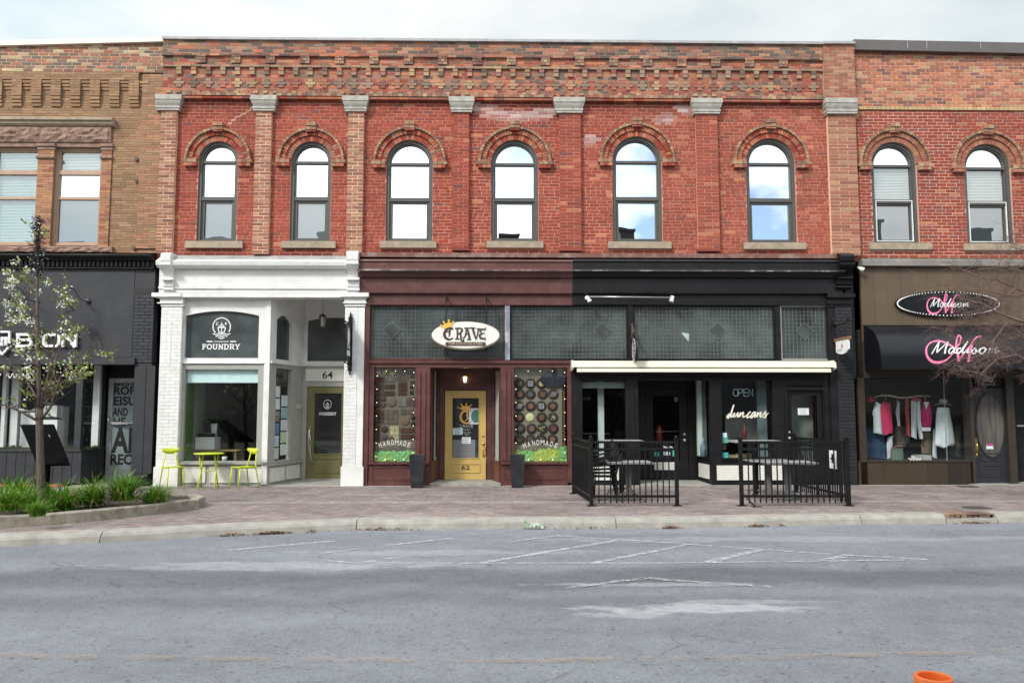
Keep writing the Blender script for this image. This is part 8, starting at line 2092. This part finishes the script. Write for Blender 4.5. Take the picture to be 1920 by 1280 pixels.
for i in range(len(ring)):
    a, b = Vector(ring[i]), Vector(ring[(i + 1) % len(ring)]); k_ = max(1, int((b - a).length / .25))
    for j in range(k_): dense.append(tuple(a.lerp(b, j / k_)))
inn, in2 = inset(dense, .17), inset(dense, .02)
q = MB(); n_ = len(dense); v = []
for i in range(n_):
    w = .006 * mnoise.noise((i * .8, 3, 0)); h_ = .165 + .012 * mnoise.noise((i * .45, 9, 1))
    v += [(dense[i][0] + w, dense[i][1] + w, -.02), (dense[i][0] + w * .5, dense[i][1], h_ - .02), (in2[i][0], in2[i][1], h_), (inn[i][0], inn[i][1], h_ - .004), (inn[i][0], inn[i][1], .05)]
f = []
for i in range(n_):
    j = (i + 1) % n_
    for k_ in range(4): f.append((5 * i + k_, 5 * j + k_, 5 * j + k_ + 1, 5 * i + k_ + 1))
q.add(v, f); q.build('kerb_edge', M_BEDCONC, bed)
q = MB(); q.add([(x, y, .125) for x, y in inn], [tuple(range(n_))]); q.build('soil', M_SOIL, bed)
mu = MB()
def inside(x, y, poly):
    c_ = False
    for (ax, ay), (bx, by) in zip(poly, poly[1:] + poly[:1]):
        if (ay > y) != (by > y) and x < (bx - ax) * (y - ay) / (by - ay) + ax: c_ = not c_
    return c_
for _ in range(3500):
    x, y = rnd.uniform(-9.6, -4.7), rnd.uniform(-6.8, -3.3)
    if not inside(x, y, inn): continue
    a = rnd.uniform(0, 6.3); l = rnd.uniform(.012, .035); mu.tint = jit(pick([(.07, .045, .03), (.045, .032, .024), (.10, .065, .04)]), .3); z = .128 + rnd.uniform(0, .012)
    mu.add([(x - l * math.cos(a), y - l * math.sin(a), z), (x + l * .3 * math.sin(a), y - l * .3 * math.cos(a), z + .006), (x + l * math.cos(a), y + l * math.sin(a), z + rnd.uniform(0, .015)), (x - l * .3 * math.sin(a), y + l * .3 * math.cos(a), z)], [(0, 1, 2, 3)])
mu.build('mulch', T_MISC, bed, kind='stuff')

def lily_mesh(seed, nb=240):
    r2 = random.Random(seed); q = MB()
    for b_ in range(nb):
        a = r2.uniform(0, 6.283); ln = r2.uniform(.32, .62); e = r2.gauss(1.08, .26); w = r2.uniform(.007, .013); droop = r2.uniform(.5, 1.6)
        bx_, by_ = r2.gauss(0, .07), r2.gauss(0, .07); t = r2.uniform(.65, 1.3)
        ye = r2.random()
        q.tint = (.105 * t * (1.35 if ye < .25 else 1), .25 * t, .016 * t) if ye < .93 else (.24 * t, .2 * t, .07)
        x, y, z = bx_, by_, 0.0; el = min(1.5, max(.35, e)); S_ = 6; v = []
        sx, sy = -math.sin(a), math.cos(a)
        for s_ in range(S_ + 1):
            u = s_ / S_; ww = w * (1 - u ** 2.2) + .0008
            v += [(x - sx * ww, y - sy * ww, z), (x, y, z - ww * .45), (x + sx * ww, y + sy * ww, z)]
            st_ = ln / S_; x += math.cos(a) * math.cos(el) * st_; y += math.sin(a) * math.cos(el) * st_; z += math.sin(el) * st_; el -= droop * (u + .15) * .42
        q.add(v, [(3 * s_ + k_, 3 * s_ + k_ + 1, 3 * s_ + 4 + k_, 3 * s_ + 3 + k_) for s_ in range(S_) for k_ in (0, 1)], True)
    return q
lil = [lily_mesh(11), lily_mesh(12), lily_mesh(13, 190)]
lmesh = []
for q in lil:
    o = q.build('lily_clump', M_LEAF); lmesh.append(o.data); base = (o.location.copy()); bpy.data.objects.remove(o)
def lily_c(q):
    lo = [min(p[i] for p in q.v) for i in range(3)]; hi = [max(p[i] for p in q.v) for i in range(3)]; return Vector(((lo[0] + hi[0]) / 2, (lo[1] + hi[1]) / 2, lo[2]))
lcs = [lily_c(q) for q in lil]
LIL = [((288, 940), .92, 'day lily clump at the right tip of the planting bed'), ((232, 943), 1.12, 'tall day lily clump second from the right tip of the bed'), ((172, 945), 1.1, 'broad day lily clump between the two right clumps and the tree'), ((117, 950), 1.08, 'day lily clump just right of the tree trunk'),
       ((72, 968), .62, 'small pale day lily clump at the front edge below the tree'), ((44, 955), 1.0, 'day lily clump just left of the tree trunk'), ((62, 938), .95, 'day lily clump behind the tree trunk'), ((12, 962), .9, 'low front day lily clump at the left picture edge'), ((14, 938), 1.05, 'day lily clump behind the low one at the left picture edge'), ((-30, 950), 1.0, 'day lily clump beyond the low one at the left edge')]
for i, ((px, py), s_, lab) in enumerate(LIL):
    x, y = G(px, py + 6, .13); mi = i % 3
    o = bpy.data.objects.new('day_lily', lmesh[mi]); col.objects.link(o); a = rnd.uniform(0, 6.28)
    o.rotation_euler = (0, 0, a); o.scale = (s_ * .92, s_ * .92, s_ * rnd.uniform(.84, .92)); o.location = Vector((x, y, .13)); tag(o, lab, 'plant', 'day lily clumps in the planting bed')

# ------------------------------------------------------------------ young flowering tree
TY = -4.95
def T3(px, py, dy=0.0): x, z = P(px, py, TY + dy); return Vector((x, TY + dy, z))
tree = thing('flowering_tree', 'slender young street tree with white blossom in the planting bed, its leader wound with lights', 'tree', (T3(78, 935).x, TY, .12))
trk = [Vector((T3(77, 935).x, TY, .10))] + [T3(px, py) for px, py in ((76.5, 880), (75, 830), (74, 790), (73.5, 765))]
q = MB(); q.tube([trk[0] - Vector((0, 0, .05))] + trk, [.066, .063, .058, .054, .052, .052], 12); q.v = [(x + .006 * mnoise.noise((x * 9, z * 4, 1)), y + .006 * mnoise.noise((z * 5, x * 9, 4)), z) for x, y, z in q.v]; q.build('trunk', M_BARK, tree)
LIMBS = [  # traced limbs: photo points, depth swing, radius at the foot
 ([(73.5, 768), (73, 720), (71, 660), (70, 600), (70, 540), (71, 490), (72, 450), (70, 405)], .0, .040),
 ([(73, 790), (66, 784), (50, 772), (32, 762), (14, 756), (-8, 745)], -.35, .03), ([(30, 762), (15, 764), (-10, 766)], .1, .016),
 ([(76, 785), (88, 775), (97, 765), (104, 752), (112, 732), (121, 708), (135, 692), (160, 676), (185, 668), (205, 661), (222, 662)], -.25, .034),
 ([(75, 765), (80, 735), (85, 700), (90, 660), (97, 615), (103, 580), (108, 545), (109, 532)], .3, .03),
 ([(77, 770), (90, 742), (110, 715), (130, 690), (150, 655), (161, 636)], .35, .02), ([(76, 768), (86, 755), (100, 738), (115, 722), (136, 712)], -.4, .018),
 ([(74, 755), (60, 738), (48, 722), (30, 705), (15, 690), (-5, 680)], .3, .026), ([(72, 700), (62, 685), (48, 668), (30, 652), (12, 632)], -.3, .018),
 ([(71, 640), (62, 622), (52, 590), (47, 565), (40, 540), (30, 525), (12, 515)], .2, .02), ([(73, 730), (55, 715), (40, 700)], -.5, .014), ([(78, 740), (100, 715), (110, 690), (118, 660), (128, 640)], -.2, .016),
 ([(90, 660), (100, 650), (112, 640), (130, 622)], .4, .012), ([(100, 600), (110, 590), (122, 576), (136, 566)], .3, .01), ([(112, 732), (130, 726), (150, 718), (180, 712)], -.3, .012), ([(45, 565), (52, 545), (40, 500)], .2, .01)]
LIMBS = [(a, b, c if c > .039 else c * .75) for a, b, c in LIMBS]
brq, tips = MB(), []
for pts, dy, r0_ in LIMBS:
    n_ = len(pts); pv_ = []
    for i, p in enumerate(pts):
        u = i / (n_ - 1); v_ = T3(p[0], p[1]); v_.y += dy * u; v_ += Vector((mnoise.noise((p[0], i, 1)), mnoise.noise((p[1], i, 2)), 0)) * .012; pv_.append(v_)
    q = MB(); q.tube(pv_, [r0_ * (1 - .8 * i / (n_ - 1)) for i in range(n_)], 7); q.build('branch', M_BRANCH, tree)
    for i in range(1, n_):                               # side twigs
        for _ in range(3 if r0_ > .011 else 2):
            t_ = rnd.random(); a = pv_[i - 1].lerp(pv_[i], t_); dr = (pv_[i] - pv_[i - 1]).normalized()
            d2 = (dr * .5 + Vector((rnd.uniform(-1, 1), rnd.uniform(-1, 1), rnd.uniform(-.2, 1.1)))).normalized(); l = rnd.uniform(.08, .34)
            b_ = a + d2 * l * .5 + Vector((0, 0, .01)); c_ = a + d2 * l + Vector((rnd.uniform(-.04, .04), rnd.uniform(-.04, .04), .05)); brq.tube([a, b_, c_], [.006, .0045, .002], 4); tips.append((c_, i / (n_ - 1)))
    tips.append((pv_[-1], 1.0)); 
brq.build('twig', M_BRANCH, tree, kind='stuff')
BLOS = [(62, 545), (15, 518), (25, 530), (33, 515), (30, 540), (44, 508), (55, 580), (50, 575), (12, 585), (18, 590), (25, 600), (35, 605), (45, 598), (50, 620), (60, 605), (66, 602), (15, 655), (22, 660), (8, 640), (85, 670), (92, 680), (88, 690), (60, 712), (70, 718), (48, 700), (10, 690), (5, 700), (120, 560), (115, 570), (112, 545), (118, 605), (130, 620), (136, 612), (125, 630), (150, 690), (140, 700), (160, 695), (148, 705), (130, 710), (206, 665), (100, 735), (94, 720), (80, 640), (30, 570), (36, 555), (55, 650), (40, 670), (20, 705), (128, 700), (145, 680), (38, 495), (30, 500), (108, 532), (122, 668), (64, 690)]
bl, lf = MB(), MB()
def flake(q, c, s_, tint, elong=1.0):
    d_ = Vector((rnd.gauss(0, 1), rnd.gauss(0, 1), rnd.gauss(0, 1))).normalized(); e = d_.orthogonal().normalized(); g_ = d_.cross(e)
    q.tint = tint; q.add([tuple(c - e * s_ * .5), tuple(c + g_ * s_ * elong * .55), tuple(c + e * s_ * .5), tuple(c - g_ * s_ * elong * .55)], [(0, 1, 2, 3)])
def cluster(c, n1, n2, sp):
    for _ in range(n1): flake(bl, c + Vector((rnd.gauss(0, sp), rnd.gauss(0, sp), rnd.gauss(0, sp * .8))), rnd.uniform(.026, .046), jit(pick([(.80, .80, .74), (.78, .78, .72), (.84, .84, .80)]), .05))
    for _ in range(n2): flake(lf, c + Vector((rnd.gauss(0, sp * 1.25), rnd.gauss(0, sp * 1.2), rnd.gauss(0, sp))), rnd.uniform(.025, .05), jit(pick([(.26, .31, .05), (.18, .24, .04), (.32, .35, .08), (.13, .18, .03)]), .2), 1.7)
for (px, py) in BLOS:
    c = T3(px + rnd.uniform(-2, 2), py + rnd.uniform(-2, 2)); c.y += rnd.uniform(-.3, .35); cluster(c, rnd.randint(10, 24) if py < 620 or px < 70 else rnd.randint(2, 12), rnd.randint(5, 12), .042)
for c, u in tips:
    if rnd.random() < .14: cluster(c, 2 if rnd.random() < .3 else 0, rnd.randint(3, 9), .045)
for px, py in ((205, 664), (128, 565), (133, 568), (122, 560), (150, 688), (158, 700), (137, 697), (135, 620), (126, 632)):
    cluster(T3(px, py, rnd.uniform(-.2, .2)), 3, 16, .05)
bl.build('blossom', M_LEAF, tree, kind='stuff'); lf.build('leaves', M_LEAF, tree, kind='stuff')
fl = thing('string_lights', 'dark cluster of string lights wound round the top of the young tree', 'fairy lights', T3(72, 470))
q, w_ = MB(), MB()
zz0, zz1 = T3(72, 515).z, T3(70, 408).z
pp = []
for i in range(160):
    u = i / 160; a = i * .9; px = 72 + (4 - 3 * u) * math.sin(a) + 2 * math.sin(i * .13); py = 515 - 107 * u; v_ = T3(px, py); v_.y += .07 * math.cos(a); pp.append(v_)
q.tube(pp, .005, 4)
for c in pp[::1]:
    for _ in range(3):
        d_ = Vector((rnd.gauss(0, .055), rnd.gauss(0, .05), rnd.gauss(0, .04))); q.tube([c, c + d_], .0035, 3, cap=False)
        if rnd.random() < .45: flake(w_, c + d_, .022, jit((.65, .66, .68), .15))
        if rnd.random() < .5: flake(w_, c + d_ * .8, .03, jit((.03, .035, .04), .3))
q.build('wire', M_IRON, fl); w_.build('bulb', T_MISC, fl, kind='stuff')
# tilted information panel seen from behind
ip = thing('information_panel', 'tilted black information panel on a post, seen from behind beside the tree', 'sign', (*G(88, 925, .0), .1))
Yp = -4.45
def PP(px, py, y): x, z = P(px, py, y); return Vector((x, y, z))
c4 = [PP(38, 797, Yp + .30), PP(102, 796.5, Yp + .38), PP(132, 871, Yp - .22), PP(70, 872, Yp - .30)]
nn = (c4[1] - c4[0]).cross(c4[3] - c4[0]).normalized() * .018
q = MB(); q.add([tuple(p + nn) for p in c4] + [tuple(p - nn) for p in c4], [(0, 1, 2, 3), (7, 6, 5, 4)] + [(i, 4 + i, 4 + (i + 1) % 4, (i + 1) % 4) for i in range(4)]); q.build('panel', M_LETTERBLK, ip)
cc = sum(c4, Vector()) / 4
q = MB(); q.box(cc.x - .055, cc.x + .075, Yp + .0, Yp + .09, .1, cc.z - .06); q.build('post', M_LETTERBLK, ip)
q = MB(); q.box(cc.x - .10, cc.x - .057, Yp - .02, Yp + .06, .25, .52); q.build('junction_box', M_LETTERBLK, ip)
q = MB(); q.tube([PP(83, 842, Yp + .0), PP(90, 838, Yp), PP(97, 840, Yp)], .012); q.tube([PP(92, 815, Yp + .1), PP(94, 820, Yp + .08)], .01); q.build('bracket', M_TABLELEG, ip)

# ------------------------------------------------------------------ bare tree leaning in from the right
RY = -4.9
bt = thing('bare_tree', 'leafless tree with fine reddish twigs reaching in at the right edge', 'tree', (P(2080, 900, RY)[0], RY, 0))
xT = bt.location.x
q = MB(); q.tube([(xT, RY, -.05), (xT - .02, RY, .6), (xT + .02, RY, 1.5), (xT - .05, RY + .02, 2.4), (xT - .1, RY, 3.4), (xT - .12, RY, 4.6)], [.14, .12, .11, .10, .08, .03], 12); q.build('trunk', M_BARK, bt)
def RT(px, py, dy): x, z = P(px, py, RY + dy); return Vector((x, RY + dy, z))
MAIN = [([(2075, 700), (2000, 640), (1940, 610), (1900, 597), (1870, 585), (1840, 568), (1800, 560)], -.3, .035), ([(2075, 690), (2010, 600), (1950, 560), (1905, 540), (1870, 525), (1840, 520), (1805, 505)], .3, .03),
        ([(2080, 720), (2000, 690), (1950, 650), (1910, 630), (1880, 640), (1850, 665), (1800, 672)], .1, .03), ([(2075, 650), (2000, 560), (1960, 525), (1920, 510), (1880, 500), (1835, 505)], .5, .025),
        ([(2075, 740), (2000, 720), (1950, 690), (1905, 665), (1870, 672), (1840, 700), (1815, 695)], -.5, .024), ([(2075, 600), (2010, 520), (1960, 480), (1925, 470), (1890, 462)], -.2, .022), ([(1900, 597), (1880, 615), (1862, 640), (1850, 690)], -.4, .012), ([(1905, 540), (1880, 560), (1850, 575), (1810, 590)], .4, .012), ([(1950, 650), (1900, 615), (1850, 600), (1800, 606), (1765, 625)], .6, .016), ([(2000, 560), (1950, 540), (1900, 555), (1850, 545), (1790, 538), (1750, 545)], 0, .016), ([(1870, 640), (1840, 650), (1800, 640)], .2, .008), ([(2000, 480), (1960, 440), (1920, 435), (1900, 450)], .1, .014)]
tw = MB()
def grow(a, d_, l, r_, lev):
    n_ = 3; pts = [a]; dd = d_.copy()
    for i in range(n_):
        dd = (dd + Vector((rnd.gauss(0, .30), rnd.gauss(0, .30), rnd.gauss(0, .26)))).normalized(); pts.append(pts[-1] + dd * l / n_)
    tw.tube(pts, [r_ * (1 - .6 * i / n_) for i in range(n_ + 1)], 3, cap=False)
    if lev > 0:
        for i in range(1, n_ + 1):
            for _ in range(2):
                nd = (dd * .7 + Vector((rnd.gauss(0, .6), rnd.gauss(0, .6), rnd.gauss(0, .55)))).normalized(); grow(pts[i], nd, l * rnd.uniform(.45, .7), r_ * .6, lev - 1)
for pts, dy, r0_ in MAIN:
    n_ = len(pts); pv_ = [RT(p[0], p[1], dy * min(1, i / 3)) for i, p in enumerate(pts)]
    q = MB(); q.tube(pv_, [r0_ * (1 - .85 * i / (n_ - 1)) + .0015 for i in range(n_)], 6); q.build('branch', M_TWIG, bt)
    for i in range(1, n_):
        if pts[i][0] > 1990: continue
        for _ in range(4):
            a = pv_[i - 1].lerp(pv_[i], rnd.random()); d_ = ((pv_[i] - pv_[i - 1]).normalized() * .7 + Vector((rnd.gauss(-.1, .5), rnd.gauss(0, .5), rnd.gauss(0, .5)))).normalized(); grow(a, d_, rnd.uniform(.22, .42), .0045, 2)
tw.build('twig', M_TWIG, bt, kind='stuff')

# ------------------------------------------------------------------ orange road delineator close to the camera
d0 = _ray(1750, 1266); t_ = 2.45 / math.sqrt(d0.x ** 2 + d0.y ** 2); dx_, dy_, dz_ = d0.x * t_, CAMY + d0.y * t_, CAMH + d0.z * t_
de = thing('road_delineator', 'open topped orange plastic delineator post at the bottom right edge', 'traffic cone', (dx_, dy_, -.13))
H_ = dz_ + .13; r1 = .0475
q = MB(); q.lathe([(.085, .03), (.07, .12), (.055, .2), (.05, .3), (.0435, H_ - .14), (.044, H_ - .045), (r1, H_ - .04), (r1, H_ - .004), (r1 - .003, H_), (r1 - .008, H_), (r1 - .0095, H_ - .004), (.036, H_ - .05), (.034, H_ - .4)], (dx_, dy_, -.13), 40, cap=False); q.build('tube', M_ORANGE, de)
q = MB(); q.lathe([(.20, 0), (.20, .025), (.12, .035), (.085, .04)], (dx_, dy_, -.129), 8); q.build('base', M_RUBBER, de)
MB().lathe([(.0485, H_ - .30), (.0485, H_ - .16)], (dx_, dy_, -.13), 32, cap=False).build('reflective_band', M_WHITEVINYL, de)

# ------------------------------------------------------------------ the far side of the street, mirrored in the glass
opp = MB(); opp.box(-40, 40, -24.5, -18.0, -.16, -.0); tag(opp.build('far_sidewalk', M_CONC), kind='structure')
M_OPPB = mat('far_side_brick', (.20, .095, .07), .9, .25, 12, .2); M_OPPB2 = mat('far_side_stone', (.26, .23, .2), .9, .15, 4)
OB = [(-30, -10.2, 10.3, M_OPPB2, 'pale stone shop building across the street, mirrored at the left in the glass', [(-15.2, 2.6, .35), (-12.4, .7, .7)]), (-10.15, 2.9, 10.35, M_OPPB, 'red brick shop building across the street, mirrored in the middle windows', [(-9.2, .9, .7), (-4.5, .9, .25), (.6, 1.1, .7)]),
      (2.95, 16.4, 10.2, M_OPPB, 'brick shop building across the street with a tall chimney, mirrored on the right', [(7.0, .75, 1.15)]), (16.45, 34, 10.2, M_OPPB2, 'pale building across the street with two chimneys, mirrored in the right neighbour', [(20.3, 1.2, 1.6), (26.3, 1.1, 1.2)])]
for x0, x1, h, m, lab, ch in OB:
    t = thing('shop_building', lab, 'building', ((x0 + x1) / 2, -24, 0))
    MB().box(x0, x1, -30, -23.6, 0, h).build('wall', m, t); q = MB(); q.box(x0, x1, -23.6, -23.3, h - .5, h + .05); q.build('cornice', M_BROWN, t)
    for cx_, w, hh in ch: q = MB(); q.box(cx_ - w / 2, cx_ + w / 2, -25.2, -24.5, h, h + hh); q.box(cx_ - w / 2 - .08, cx_ + w / 2 + .08, -25.28, -24.42, h + hh, h + hh + .15); q.build('chimney', M_INTDARK, t)
    q = MB(); q.box(x0 + .3, x1 - .3, -23.6, -23.5, .2, 3.3); q.build('shopfront', M_DARKPANE, t); q = MB(); q.box(x0 + .1, x1 - .1, -23.6, -23.3, 3.35, 4.2); q.build('fascia', M_INTWHITE if m is M_OPPB else M_BLUEBLACK, t)
    k_ = int((x1 - x0) / 2.4)
    for i in range(k_):
        xc = x0 + (x1 - x0) * (i + .5) / k_; w_ = MB(); w_.frame(xc - .55, xc + .55, 5.0, 7.4, .08, -23.6, -23.52); w_ = w_.build('window', M_WHITEVINYL, t); MB().box(xc - .47, xc + .47, -23.6, -23.56, 5.08, 7.32).build('pane', M_DARKPANE, w_)
